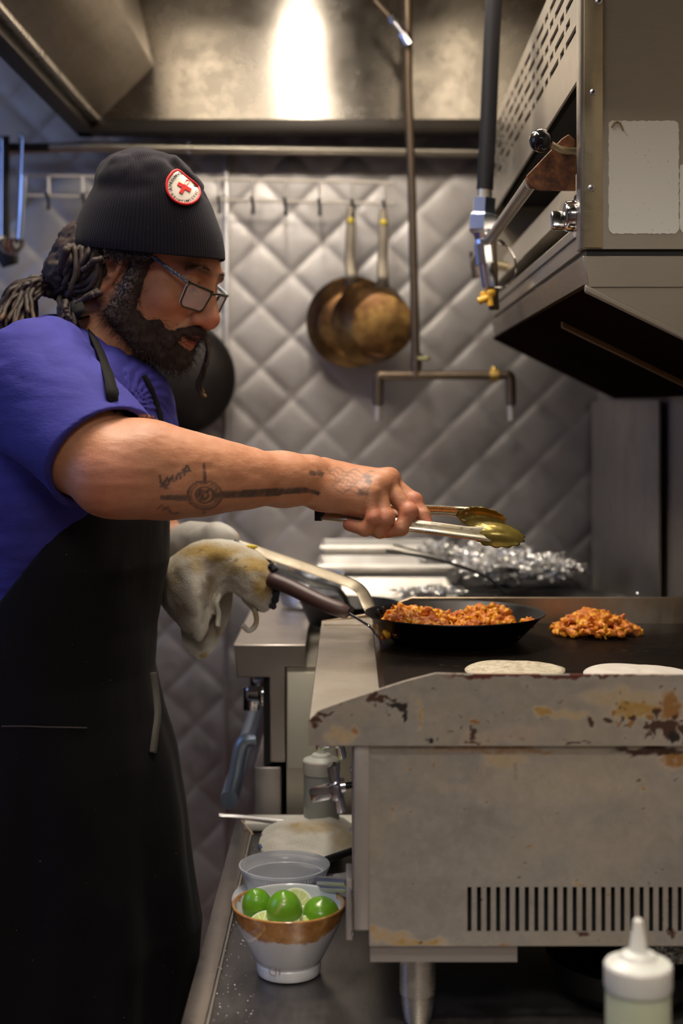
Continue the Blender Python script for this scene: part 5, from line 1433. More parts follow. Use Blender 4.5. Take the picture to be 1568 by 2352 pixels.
for s_ in (-1, 1):
    uv = []
    r_ = .16
    for (cu_, cv_, a0) in ((1 - r_, r_ * 1.4, -90), (1 - r_, 1 - r_ * 1.4, 0), (r_, 1 - r_ * 1.4, 90), (r_, r_ * 1.4, 180)):
        for k in range(6):
            a = math.radians(a0 + 90 * k / 5); uv.append((cu_ + r_ * math.cos(a), cv_ + r_ * 1.4 * math.sin(a)))
    loop = [lens_pt(s_, *q) for q in uv]; loop2 = [lens_pt(s_, *q, -.0016) for q in uv]
    m = MB(); m.tube(loop + [loop[0]], .00125, 8, cap=False); e = m.build('rim', m_fr, gl)
    m = MB(); m.tube([lens_pt(s_, u, 0, .0003) for u in np.linspace(.02, 1.0, 8)], .0020, 8); m.build('brow_bar', m_fr, e)
    m = MB(); m.tube(loop2 + [loop2[0]], .0009, 8, cap=False); m.build('rim_lining', m_fi, e)
    n = len(loop); m = MB(); cf = lens_pt(s_, .5, .5, .0002); cb_ = lens_pt(s_, .5, .5, -.0009)
    m.add([cf] + [lens_pt(s_, *q, .0002) for q in uv] + [cb_] + [lens_pt(s_, *q, -.0009) for q in uv], [(0, 1 + k, 1 + (k + 1) % n) for k in range(n)] + [(n + 1, n + 2 + (k + 1) % n, n + 2 + k) for k in range(n)] + [(1 + k, n + 2 + k, n + 2 + (k + 1) % n, 1 + (k + 1) % n) for k in range(n)])
    m.build('lens', mg.m, gl, angle=40)
    t0 = lens_pt(s_, 1.03, .03, -.001); m = MB()
    tp = [t0, H(.080, s_ * .0645, .0035), H(.060, s_ * .0705, .0085), H(.036, s_ * .0755, .0150), H(.010, s_ * .0790, .018), H(-.012, s_ * .083, .012), H(-.028, s_ * .082, -.010)]
    m.tube(catmull(tp, 30), .0024, 8, flat=((0, 1, 0), .4)); m.build('temple_arm', mtm.m, gl)
m = MB(); m.tube([lens_pt(-1, 0, .12), H(.1075, -.004, -.0010), H(.1075, .004, -.0010), lens_pt(1, 0, .12)], .0016, 8); m.build('bridge', m_fr, gl)
# ================================================================ things in the cook's hands
# glove over the left hand
K = SDF(ar(-.28, -.12, .0025), ar(1.93, 2.12, .0025), ar(-.26, -.13, .0025))
K.chain([P(398, 1262, 2.06), P(440, 1258, 2.05), P(490, 1248, 2.03)], [.0310, .033, .030], .02)
K.chain([P(455, 1242, 2.02), P(498, 1233, 2.0), P(524, 1240, 1.992)], [.019, .0185, .0165], .012)
for dy in (-.028, -.010, .008, .024):
    a = P(500, 1252, 2.03) + [0, dy, -.002]; K.chain([a, a + [.030, -.004, -.006], a + [.036, -.008, -.028], a + [.014, -.010, -.036]], [.013, .0125, .0115, .010], .005)
folds(K, (-.28, 1.93, -.26), (-.12, 2.12, -.13), lambda p: fbm(p * 60, 3, 3) * .0022)
mGl = plain('grey_white_glove', (.50, .47, .42), .6, bump=(300, .15, .0006), var=.12, vscale=25)
glove, _a, _b = sdf_obj('glove', K, mGl, person, 1); del K
m = MB(); c0 = P(392, 1268, 2.06); m.lathe([(.030, -.008), (.0345, -.004), (.0345, .004), (.031, .008)], c0, (1, 0, .05), 28); m.build('cuff', mGl, glove)

# towel folded round the pan handle
mTw = NT('terry_towel'); tw1 = mTw.noise(430, 4, .7); tw2 = mTw.noise(16, 5, .65)
tb = mTw.mix(tw2, (.70, .66, .54), (.84, .80, .72)); tb = mTw.mix(mTw.math('MULTIPLY', mTw.attr('scorch'), mTw.math('ADD', mTw.math('MULTIPLY', mTw.noise(60, 5, .7), 1.2), .45), True), tb, (.50, .33, .09))
tb = mTw.mix(mTw.attr('char'), tb, (.03, .03, .045)); tb = mTw.mix(mTw.math('MULTIPLY', mTw.ramp(tw1, [(.28, 1), (.44, 0)]), .45), tb, (.30, .24, .15))
mTw.set('Base Color', tb); mTw.set('Roughness', .95); mTw.bump(tw1, .9, .0022); mTw.set('Sheen Weight', .2)
tow = thing('kitchen_towel', P(480, 1500, 1.97), 'scorched cream terry towel hanging from the gloved hand that grips the skillet handle', 'towel')
def cloth(name, ctrl, nu, nv, th, parent, mat, marks=None, wob=.0016, seed=3, nsc=30):
    G = sheet([[P(*q) for q in row] for row in ctrl], nu, nv)
    nr = np.cross(np.gradient(G, axis=0), np.gradient(G, axis=1)); nr /= np.linalg.norm(nr, axis=2)[..., None] + 1e-9
    G = G + nr * (fbm(G * nsc, seed, 3) * wob * 2)[..., None] + nr * (fbm(G * 260, seed + 5, 2) * .0004)[..., None]
    o = MB().grid(G).build(name, mat, parent, angle=180, weld=False); solidify(o, th, 0)
    o.modifiers['s'].use_even_offset = False
    mm = o.modifiers.new('v', 'SUBSURF'); mm.levels = 1; mm.render_levels = 1
    return o, G
def paint_px(o, G, name, blobs, seed=4):
    x = VX + G[..., 0] * F / G[..., 1]; y = VY - G[..., 2] * F / G[..., 1]
    x = x + 10 * fbm(G * 40, seed, 3); y = y + 10 * fbm(G * 40, seed + 7, 3); a = np.zeros(x.shape)
    for (cx_, cy_, rx, ry, s_) in blobs: a = np.maximum(a, np.clip(1.6 - 1.6 * np.hypot((x - cx_) / rx, (y - cy_) / ry), 0, 1) * s_)
    set_attr(o, name, a)
ctrl = [
 [(356, 1322, 1.995), (392, 1284, 2.035), (440, 1252, 2.05), (500, 1246, 2.05), (550, 1252, 2.04), (600, 1285, 2.03), (634, 1302, 2.02)],
 [(353, 1324, 1.985), (388, 1288, 1.98), (440, 1254, 1.975), (500, 1239, 1.985), (552, 1248, 1.98), (600, 1276, 1.975), (633, 1303, 1.98)],
 [(355, 1332, 1.980), (388, 1310, 1.955), (438, 1280, 1.945), (496, 1268, 1.955), (550, 1278, 1.95), (596, 1300, 1.945), (631, 1326, 1.96)],
 [(359, 1350, 1.978), (392, 1350, 1.943), (440, 1325, 1.930), (488, 1305, 1.955), (545, 1300, 1.938), (590, 1330, 1.935), (626, 1362, 1.955)],
 [(372, 1385, 1.975), (402, 1398, 1.944), (446, 1378, 1.922), (481, 1348, 1.962), (530, 1322, 1.942), (584, 1360, 1.935), (622, 1388, 1.955)],
 [(392, 1414, 1.975), (422, 1438, 1.950), (452, 1430, 1.930), (479, 1385, 1.965), (524, 1338, 1.948), (572, 1378, 1.940), (618, 1400, 1.955)],
 [(424, 1444, 1.975), (440, 1460, 1.955), (460, 1472, 1.945), (478, 1436, 1.962), (512, 1362, 1.955), (556, 1372, 1.945), (606, 1408, 1.955)]]
o, G = cloth('front_fold', ctrl, 90, 120, .0045, tow, mTw.m)
paint_px(o, G, 'scorch', [(400, 1320, 34, 60, .55), (480, 1270, 120, 26, .95), (590, 1300, 60, 34, .9), (605, 1345, 34, 40, .85), (545, 1300, 60, 26, .7), (372, 1350, 18, 60, .5), (450, 1300, 26, 26, .6), (480, 1340, 14, 34, .5), (420, 1400, 20, 40, .25)])
paint_px(o, G, 'char', [(640, 1345, 12, 60, 1), (446, 1450, 5, 5, .6), (460, 1270, 6, 4, .6), (540, 1290, 7, 5, .6), (562, 1305, 6, 5, .6)])
ctrl = [[(424, 1395, 1.998), (462, 1390, 1.998), (500, 1372, 2.0), (536, 1352, 1.998)], [(414, 1436, 1.992), (458, 1440, 1.988), (500, 1420, 1.992), (532, 1392, 1.99)],
        [(421, 1476, 1.990), (456, 1482, 1.984), (495, 1466, 1.986), (524, 1426, 1.988)], [(437, 1500, 1.990), (461, 1515, 1.985), (487, 1496, 1.985), (513, 1450, 1.988)]]
o, G = cloth('back_fold', ctrl, 50, 50, .0045, tow, mTw.m, seed=8)
paint_px(o, G, 'scorch', [(468, 1506, 16, 10, .8), (490, 1450, 40, 30, .3)]); paint_px(o, G, 'char', [(0, 0, 1, 1, 0)])
def roll(name, pts, d0, d1, seed):
    a = catmull(pts, 60); ctrl = [[(x, y, d0 + (d1 - d0) * t + .006 * math.sin(x * .1)) for x, y in a[::6]] for t in (0, .33, .66, 1)]
    o, G = cloth(name, ctrl, 20, 90, .0062, tow, mTw.m, seed=seed); paint_px(o, G, 'scorch', [(560, 1400, 30, 30, .35), (585, 1420, 16, 24, .6)]); paint_px(o, G, 'char', [(563, 1425, 8, 10, .8)])
roll('hem_roll', [(500, 1440), (503, 1420), (498, 1400), (502, 1375), (518, 1358), (540, 1357), (558, 1370), (572, 1388), (584, 1402), (588, 1425), (580, 1442), (566, 1446), (556, 1432), (553, 1410)], 1.950, 2.0, 5)
roll('hem_roll', [(492, 1412), (492, 1380), (502, 1356), (530, 1342), (560, 1356), (578, 1380), (598, 1400), (616, 1396)], 1.962, 2.01, 9)
m = MB(); m.tube(catmull([P(618, 1296, 1.955), P(632, 1312, 1.952), P(630, 1340, 1.95), P(634, 1368, 1.95), P(624, 1398, 1.95)], 20), [.003 + .003 * abs(math.sin(i * 1.3)) for i in range(20)], 8)
o = m.build('charred_edge', plain('charred_cloth', (.03, .03, .045), .95, bump=(200, .6, .002), var=.5, vscale=150), tow)

# tongs
tg = thing('kitchen_tongs', P(738, 1180, 1.79), 'scallop-ended stainless steel tongs held out in the bare tattooed hand', 'tongs')
m_tg = steel('tongs_steel', (.68, .62, .50), .26, (1, 1, 1), 60, grime=.3, grimecol=(.40, .26, .05), gscale=26, var=.12).m
m_tgg = NT('greasy_scallop'); g = m_tgg.noise(60, 5, .65); m_tgg.set('Base Color', m_tgg.mix(g, (.46, .36, .08), (.13, .09, .02))); m_tgg.set('Metallic', .55); m_tgg.set('Roughness', .25); m_tgg.bump(g, .2, .001); m_tgg = m_tgg.m
def tong_arm(pts, ws, depth_dir, face, head, nm):
    p = catmull(pts, 40); W = np.interp(np.linspace(0, 1, 40), np.linspace(0, 1, len(ws)), ws); V = []
    T_ = np.gradient(p, axis=0); T_ /= np.linalg.norm(T_, axis=1)[:, None]
    prof = [(-1, .62), (-1, .12), (-.86, 0), (-.30, 0), (-.16, .20), (.16, .20), (.30, 0), (.86, 0), (1, .12), (1, .62)]
    for i in range(40):
        n = np.array(face, float); n -= T_[i] * n.dot(T_[i]); n /= np.linalg.norm(n); s_ = np.cross(T_[i], n)
        for (u, v) in prof: V.append(p[i] + s_ * u * W[i] - n * v * W[i])
    k = len(prof); Fc = [(i * k + j, i * k + j + 1, (i + 1) * k + j + 1, (i + 1) * k + j) for i in range(39) for j in range(k - 1)]
    a = mesh_obj('arm', V, Fc, m_tg, tg, angle=50); solidify(a, .0009)
    # scalloped head
    c, ax, L_, Wd = head; c = np.array(c); ax = np.array(ax, float); ax /= np.linalg.norm(ax); n = np.array(face, float); n -= ax * n.dot(ax); n /= np.linalg.norm(n); s_ = np.cross(ax, n)
    G = []; NR = 14; NT_ = 96
    for i in range(NR + 1):
        r = i / NR; row = []
        for j in range(NT_):
            a_ = 2 * PI * j / NT_; tip = max(0, math.cos(a_)); sc = 1 + (.10 * abs(math.sin(a_ * 7)) - .05) * (r ** 3) * (1 if math.cos(a_) > -.75 else 0)
            x = math.cos(a_) * L_ * r * sc; y = math.sin(a_) * Wd * r * sc * (1 - .10 * math.cos(a_))
            flute = .0010 * math.cos(a_ * 14) * r ** 4
            z = -.0105 * (r ** 2.2) + .004 + flute
            row.append(c + ax * x + s_ * y + n * z)
        G.append(row)
    G = np.array(G); V = G.reshape(-1, 3); Fc = [(i * NT_ + j, i * NT_ + (j + 1) % NT_, (i + 1) * NT_ + (j + 1) % NT_, (i + 1) * NT_ + j) for i in range(NR) for j in range(NT_)]
    h = mesh_obj('scallop_head', V, Fc, m_tgg, a, angle=60); solidify(h, .0009)
    return a
near_face = (.05, -.90, .42); far_face = (-.02, .86, .50)
tong_arm([P(737, 1180, 1.790), P(800, 1186, 1.776), P(900, 1200, 1.765), P(1000, 1212, 1.757), P(1075, 1222, 1.754), P(1130, 1226, 1.754)], [.0064, .0070, .0072, .0072, .0072, .0100], 0, near_face, (P(1143, 1225, 1.754), P(1200, 1234, 1.75) - P(1100, 1220, 1.755), .0330, .0158), 'near')
tong_arm([P(737, 1178, 1.800), P(800, 1172, 1.818), P(900, 1168, 1.845), P(980, 1169, 1.860), P(1040, 1172, 1.87), P(1075, 1178, 1.872)], [.0064, .0070, .0066, .0064, .0064, .0100], 0, far_face, (P(1106, 1184, 1.872), P(1160, 1192, 1.872) - P(1060, 1180, 1.872), .0310, .0165), 'far')
m = MB(); m.tube([P(731, 1173, 1.795) + [0, 0, .006], P(731, 1185, 1.795) - [0, 0, .006]], .0050, 12); m.box(P(731, 1190, 1.786), P(742, 1168, 1.806), .002); m.build('hinge_cap', m_blk, tg)

# skillet
SC = np.array([(1044 - VX) * 1.868 / F, 1.868, 0]); 
sk = thing('skillet', (SC[0], SC[1], ZG), 'black steel skillet full of chorizo on the griddle, its bent handle held in the towel', 'skillet')
m_ci = NT('seasoned_carbon_steel'); g = m_ci.noise(26, 5, .6); m_ci.set('Base Color', m_ci.mix(g, (.008, .008, .010), (.030, .026, .024))); m_ci.set('Metallic', .7); m_ci.set('Roughness', m_ci.math('ADD', m_ci.math('MULTIPLY', g, .3), .22)); m_ci.bump(m_ci.noise(300, 3, .6), .12, .0005); m_ci = m_ci.m
zr_ = -.2672; zb_p = ZL + .0005
m = MB(); m.lathe([(.0, zb_p), (.078, zb_p), (.084, zb_p + .003), (.1145, zr_ - .002), (.1185, zr_), (.1180, zr_ + .0012), (.1165, zr_ + .0006), (.1130, zr_ - .002), (.0835, zb_p + .0055), (.0, zb_p + .004)], (SC[0], SC[1], 0), n=96)
pan = m.build('pan_body', m_ci, sk, angle=40)
m_hn = steel('handle_steel', (.30, .26, .20), .5, (1, 1, 1), 40, grime=.3, grimecol=(.14, .10, .05), gscale=16).m
hp_ = [P(536, 1246, 1.985), P(600, 1268, 1.975), P(700, 1302, 1.962), P(790, 1334, 1.95), P(815, 1345, 1.945), P(833, 1362, 1.94), P(848, 1395, 1.925), P(856, 1412, 1.905)]
m = MB(); pp = catmull(hp_, 60); m.tube(pp, [.0098] * 60, 12, flat=((0, -.55, .83), .16)); hd = m.build('handle', m_hn, sk, angle=60)
m = MB(); m.sphere(P(577, 1256, 1.969), (.009, .003, .0034), 12); m.build('yellow_dot', plain('yellow_paint', (.80, .62, .06), .4), hd)
m = MB(); m.tube([P(536, 1243.5, 1.976), P(551, 1249, 1.975)], .0035, 8, flat=((0, -.55, .83), .4)); m.build('hanging_hole', m_shadow, hd)
for (x, y) in ((868, 1408), (880, 1402)): m = MB(); m.sphere(P(x, y, 1.90), (.004, .003, .006), 10); m.build('rivet', m_ci, pan)
# spatula
spt = thing('turner', P(885, 1486, 1.83), 'turner with a brown plastic handle, its thin blade leaning on the griddle beside the skillet', 'turner')
m = MB(); a = catmull([P(617, 1330, 1.945), P(660, 1346, 1.935), P(740, 1384, 1.912), P(800, 1408, 1.90)], 20); m.tube(a, [.0085, .0102] + [.0106] * 16 + [.0098, .0070], 18)
m.build('handle', plain('brown_plastic', (.075, .038, .035), .42, var=.2, vscale=40, bump=(120, .15, .0008)), spt)
m = MB(); m.tube([P(796, 1407, 1.90), P(826, 1424, 1.888), P(850, 1440, 1.875)], [.0024, .0022, .0020], 8)
m.build('shaft', m_chrome, spt)
b0, b1 = P(846, 1436, 1.862), P(886, 1487, 1.822); m = MB(); ez = np.array([.0, .024, 0]); m.add([b0 - ez * .2, b0 + ez * .6, b1 + ez, b1 - ez * .3], [(0, 1, 2, 3)]); o = m.build('blade', m_chrome, spt, smooth=False); solidify(o, .0011)

# ================================================================ chorizo
mCh = NT('chorizo'); c1 = mCh.noise(75, 4, .6); c2 = mCh.noise(240, 4, .7)
cc = mCh.ramp(c1, [(.30, (.24, .040, .008)), (.43, (.56, .13, .008)), (.54, (.82, .29, .012)), (.66, (.95, .52, .03))])
cc = mCh.mix(mCh.math('MULTIPLY', c2, .3), cc, (.28, .05, .008)); mCh.set('Base Color', cc); mCh.set('Roughness', .42); mCh.set('Subsurface Weight', .08); mCh.bump(c2, .8, .002); mCh.set('Coat Weight', .12)
def mince(name, pts, seed, label, cat, loc, base):
    rs_ = np.random.RandomState(seed); m = MB()
    lo = np.array(pts).min(0) - .02; hi = np.array(pts).max(0) + .02; lo[2] = base; hi[2] += .01
    K = SDF(ar(lo[0], hi[0], .0016), ar(lo[1], hi[1], .0016), ar(base - .001, hi[2], .0016))
    for p in pts:
        r = rs_.uniform(.0028, .0070); M_ = np.array(Matrix.Rotation(rs_.rand() * 6, 3, Vector(rs_.normal(size=3))))
        K.ell(p, (r * rs_.uniform(.8, 1.5), r * rs_.uniform(.5, 1), r * rs_.uniform(.5, .9)), .0015, M=M_)
    folds(K, lo, hi, lambda q: fbm(q * 330, seed, 3) * .0030 + fbm(q * 120, seed + 2, 2) * .0022)
    o, V_, F_ = sdf_obj(name, K, mCh.m, None, 0, loc=loc); return tag(o, label, cat, kind='stuff')
rs_ = np.random.RandomState(2); pts = []
for i in range(1100):
    t = rs_.rand(); x = (878 + 300 * t - VX) * 1.868 / F; y = 1.868 + rs_.uniform(-.075, .085) * math.sqrt(max(.05, 1 - ((x - SC[0]) / .112) ** 2))
    if math.hypot(x - SC[0], y - SC[1]) > .100: continue
    xp = 878 + 300 * t
    hgt = np.interp(xp, [870, 900, 915, 950, 1000, 1040, 1070, 1110, 1140, 1168, 1185], [.010, .038, .040, .036, .032, .022, .030, .040, .038, .034, .004])
    hgt *= 1 - .35 * min(1, abs(y - 1.875) / .08)
    pts.append((x, y, zb_p + .006 + (hgt) * rs_.rand() ** .5))
for i in range(14): pts.append((SC[0] + .088 + rs_.rand() * .012, SC[1] - .02 + rs_.rand() * .02, zb_p + .022 + rs_.rand() * .005))
mince('chorizo', pts, 3, 'heap of orange crumbled chorizo frying inside the black skillet', 'chorizo', (SC[0], SC[1], zb_p), zb_p + .004)
pts = []
dm_ = 1.93
for i in range(620):
    u, v = rs_.normal(size=2) * .45; x = P(1365, 1470, dm_)[0] + u * .050 ; y = dm_ + v * .055
    if abs(u) > 1.15 or abs(v) > 1.1: continue
    h_ = .026 * max(.08, 1 - (u * .85) ** 2 - (v * .8) ** 2); pts.append((x, y, ZL + .003 + h_ * rs_.rand() ** .6))
for i in range(26): pts.append((P(1430 + rs_.rand() * 42, 1480, dm_)[0], dm_ - .02 + rs_.rand() * .03, ZL + .003 + rs_.rand() * .005))
mince('chorizo', pts, 9, 'loose pile of orange chorizo sizzling directly on the griddle plate, right of the skillet', 'chorizo', (P(1365, 1470, dm_)[0], dm_, ZL), ZL - .0005)
# tortillas
mTo = NT('corn_tortilla'); t1 = mTo.noise(120, 5, .7); mTo.set('Base Color', mTo.mix(mTo.ramp(t1, [(.45, 0), (.7, 1)]), (.62, .55, .42), (.33, .24, .13))); mTo.set('Roughness', .8); mTo.bump(t1, .5, .0012)
mTo2 = plain('flour_tortilla', (.70, .64, .56), .75, var=.08, vscale=60, bump=(150, .3, .001))
def tortilla(px0, r, d, mt, lab, lift_):
    cx_ = (px0 - VX) * d / F; m = MB(); G = []
    for i in range(9):
        q = r * i / 8
        G.append([(cx_ + q * math.cos(a), d + q * math.sin(a), ZL + .003 + lift_ * (1 - (i / 8) ** 2.2) + .0012 * math.sin(a * 3 + i)) for a in np.linspace(0, 2 * PI, 65)])
    m.grid(G); o = m.build('tortilla', mt, loc=(cx_, d, ZL), angle=180); solidify(o, .0024); tag(o, lab, 'tortilla')
tortilla(1182, .0575, 1.640, mTo.m, 'speckled corn tortilla puffing on the griddle behind the splash guard, nearer the skillet', .0050)
tortilla(1462, .0600, 1.616, mTo2, 'pale smooth tortilla on the griddle behind the splash guard, at the right photo edge', .0040)
m = MB(); m.sphere(P(768, 1624, 1.42), (.006, .004, .0018), 10); m.sphere(P(757, 1626, 1.42), (.003, .003, .0015), 8); tag(m.build('chorizo_crumb', mCh.m, loc=P(768, 1626, 1.42)), 'single orange chorizo crumb on the griddle ledge by the splash guard', 'crumb')

# ================================================================ on the range: trays, foil, skillets
m_alu = steel('aluminium_tray', (.78, .75, .70), .34, (1, 1, 1), 20, grime=.25, grimecol=(.35, .26, .16), gscale=9).m
def tray(x0, x1, y0, y1, z, h, lab):
    m = MB(); t = .012
    def ring_(g, zz): return [(x0 + g, y0 + g, zz), (x1 - g, y0 + g, zz), (x1 - g, y1 - g, zz), (x0 + g, y1 - g, zz)]
    R = [ring_(-.006, z + h - .006), ring_(-.004, z + h), ring_(0, z + h), ring_(t, z), ]
    V = [p for r in R for p in r]; Fc = [(i * 4 + k, i * 4 + (k + 1) % 4, (i + 1) * 4 + (k + 1) % 4, (i + 1) * 4 + k) for i in range(3) for k in range(4)] + [(12, 13, 14, 15)]
    m.add(V, Fc); o = m.build('sheet_pan', m_alu, loc=((x0 + x1) / 2, (y0 + y1) / 2, z), smooth=False); solidify(o, .0012)
    mm = o.modifiers.new('b', 'BEVEL'); mm.width = .004; mm.segments = 2; return tag(o, lab, 'sheet pan', 'sheet pans stacked on the range')
zt0 = zr + .006
tray(XR_(705, 2.46), XR_(1045, 2.46), 2.44, 2.72, zt0, .028, 'lowest aluminium sheet pan on the range, with crumpled foil at its right')
tray(XR_(735, 2.74), XR_(1060, 2.74), 2.74, 2.90, zt0 + .001, .050, 'aluminium sheet pan in the middle of the range, behind the lowest one')
tray(XR_(742, 2.93), XR_(1000, 2.93), 2.915, 3.045, zt0 + .001, .070, 'hindmost aluminium sheet pan, leaning bright against the quilted wall')
mMe = plain('cured_meat', (.20, .045, .03), .35, var=.4, vscale=60)
for i, (x, y, d, s_) in enumerate(((835, 1316, 2.95, 1), (930, 1318, 2.95, .8), (905, 1318, 2.96, .7))):
    m = MB(); c = P(x, y, d); G = []
    m.sphere(c + [0, 0, -.002], (.020 * s_, .014, .012 * s_), 14, M=rot_m('Z', i)); o = m.build('meat_piece', mMe, loc=c); tag(o, ['dark red meat piece in the hindmost sheet pan, at its left', 'dark red meat piece in the hindmost sheet pan, at its right', 'small dark red meat scrap between two others in the hindmost sheet pan'][i], 'meat', 'meat pieces on the sheet pans')
mFo = NT('aluminium_foil'); fv = mFo.node('ShaderNodeTexVoronoi'); fv.inputs['Scale'].default_value = 70; fv.feature = 'F1'; mFo.link(mFo.tc.outputs['Object'], fv.inputs['Vector'])
mFo.set('Base Color', (.92, .90, .86)); mFo.set('Metallic', .85); mFo.set('Roughness', .3); mFo.bump(fv.outputs['Distance'], 1.0, .008)
def foil(c, r, seed, lab, sc=34, amp=.30):
    bm = bmesh.new(); bmesh.ops.create_icosphere(bm, subdivisions=5, radius=1); V = np.array([v.co[:] for v in bm.verts]); Fc = [[v.index for v in f.verts] for f in bm.faces]; bm.free()
    n1 = np.abs(fbm(V * 3.2, seed, 3)) * 2 + np.abs(fbm(V * 8, seed + 3, 3)); V = V * (1 - amp + amp * n1)[:, None] * np.array(r) + np.array(c)
    o = mesh_obj('foil', V, Fc, mFo.m, loc=c, smooth=False); return tag(o, lab, 'foil', 'crumpled foil on the range')
foil(P(1175, 1302, 2.7), (.118, .055, .030), 3, 'long crumpled sheet of silver foil lying across the back of the range', amp=.55)
foil(P(1005, 1270, 2.85), (.040, .03, .026), 7, 'small ball of crumpled foil behind the propped skillet handle', amp=.5)
foil(P(1145, 1275, 2.90), (.066, .04, .040), 12, 'tall crumple of foil standing behind the long foil sheet', amp=.55)
foil(P(1265, 1305, 2.62), (.055, .03, .022), 15, 'crumpled foil end tilting down to the right near the splash panel', amp=.5)
foil(P(985, 1358, 2.43), (.058, .012, .010), 18, 'strip of crumpled foil along the edge of the lowest sheet pan', amp=.5)
m = MB(); m.box((XR_(985, 2.7), 2.60, zt0), (XR_(1330, 2.7), 2.90, zt0 + .012), .003); m.box((XR_(990, 2.7), 2.62, zt0 + .012), (XR_(1325, 2.7), 2.88, zt0 + .016), .001)
o = m.build('griddle_tray', m_blk, loc=(.3, 2.75, zt0)); tag(o, 'flat black iron tray under the crumpled foil at the back of the range', 'tray')
def skillet(name, c, r, rb, h, hpts, hw, lab, mat, mh, up=((0, -.4, .9), .2), group=None, rest=None):
    t = thing(name, (c[0], c[1], c[2]), lab, 'skillet', group); m = MB()
    m.lathe([(0, 0), (rb, 0), (rb + .004, .003), (r - .002, h - .001), (r, h), (r - .002, h - .0005), (rb, .005), (0, .003)], c, n=64); m.build('pan_body', mat, t, angle=40)
    m = MB(); m.tube(catmull(hpts, 40), hw, 12, flat=up); m.build('handle', mh, t, angle=60); return t
c = P(1292, 1388, 2.30); c[2] = zt0 + .012
skillet('skillet', c, .108, .080, .034, [P(1160, 1362, 2.26), P(1140, 1345, 2.25), P(1122, 1328, 2.24), P(1060, 1302, 2.24), P(980, 1280, 2.24), P(886, 1266, 2.24)], .008, 'empty dark skillet on the range behind the griddle, its thin handle pointing to the cook', m_ci, m_blk)
m = MB(); m.tube([P(902, 1256, 2.5), P(1010, 1284, 2.5)], .0085, 12, flat=((0, -.5, .8), .45)); o = m.build('spoon_handle', m_alu, loc=P(955, 1270, 2.5)); tag(o, 'wide pale metal handle lying toward the foil, above the dark skillet handle', 'utensil handle')
c = P(745, 1410, 2.30); c[2] = zt0
skillet('skillet', c + [.04, .02, 0], .082, .062, .036, [P(812, 1402, 2.22), P(800, 1392, 2.22), P(790, 1370, 2.22), P(770, 1352, 2.22), P(720, 1340, 2.22), P(680, 1322, 2.24), P(632, 1308, 2.26)], .0072, 'small black skillet on the range front burner, half hidden behind the brown turner handle', m_blk, m_blk)
m = MB(); c = P(712, 1400, 2.55); m.lathe([(0, zt0 - c[2]), (.050, zt0 - c[2]), (.055, zt0 - c[2] + .01), (.060, zt0 - c[2] + .055), (.063, zt0 - c[2] + .058), (.058, zt0 - c[2] + .055), (.050, zt0 - c[2] + .012), (0, zt0 - c[2] + .006)], c, n=40)
o = m.build('steel_bowl', m_chb, loc=(c[0], c[1], zt0)); tag(o, 'shiny steel bowl at the left of the sheet pans on the range', 'bowl')
m = MB(); c = P(1464, 1365, 2.2); m.sphere(c, .004, 10); o = m.build('bolt', m_chrome, loc=c); tag(o, 'tiny shiny bolt head above the back splash, left of the splash panel edge', 'bolt')

# ================================================================ wall: rack, hooks, pans, ladles, wok
m_wire = plain('white_wire', (.66, .60, .52), .4, .3)
rk = thing('wire_rack', P(480, 440, 3.0), 'long white wire grid rack fixed to the quilted wall, carrying black hooks', 'rack')
dr_ = 3.0
def rk_y(x, top): return (403 + (x - 60) * .0195) if top else (449 + (x - 60) * .0225)
for top in (True, False): m = MB(); m.tube([P(60, rk_y(60, top), dr_), P(903, rk_y(903, top), dr_)], .0034, 10); m.build('rail', m_wire, rk)
for x in (112, 190, 268, 346, 424, 502, 580, 655, 733, 810, 886): m = MB(); m.tube([P(x, rk_y(x, True), dr_), P(x, rk_y(x, False), dr_)], .0030 if x % 2 else .0034, 8); m.build('upright', m_wire, rk)
hk = None
hooks = [(110, 'left end of the rack, above the ladles'), (192, 'rack just left of the knit cap'), (503, 'rack immediately right of the knit cap'), (580, 'rack, second hook right of the knit cap'), (655, 'rack, third hook right of the knit cap'), (733, 'rack, first hook left of the hanging pans'), (810, 'rack, holding the left pan'), (882, 'right end of the rack, holding the right pan')]
for i, (x, lb) in enumerate(hooks):
    m = MB(); y = rk_y(x, False); m.tube(catmull([P(x - 1, y - 4, 3.01), P(x - 2, y - 6, 2.99), P(x, y + 4, 2.985), P(x + 2, y + 22, 2.985), P(x + 1, y + 30, 2.97), P(x, y + 22, 2.955)], 18), .0034, 8)
    o = m.build('hook', m_blk, loc=P(x, y, 2.99)); tag(o, 'black hook on the ' + lb, 'hook', 'black hooks on the wire rack')
m_gold = NT('seasoned_bronze_pan'); g = m_gold.noise(9, 6, .65); m_gold.set('Base Color', m_gold.ramp(g, [(.32, (.030, .014, .010)), (.48, (.12, .058, .022)), (.62, (.34, .20, .065)), (.8, (.50, .33, .13))])); m_gold.set('Metallic', .85); m_gold.set('Roughness', m_gold.math('ADD', m_gold.math('MULTIPLY', g, .25), .24)); m_gold = m_gold.m
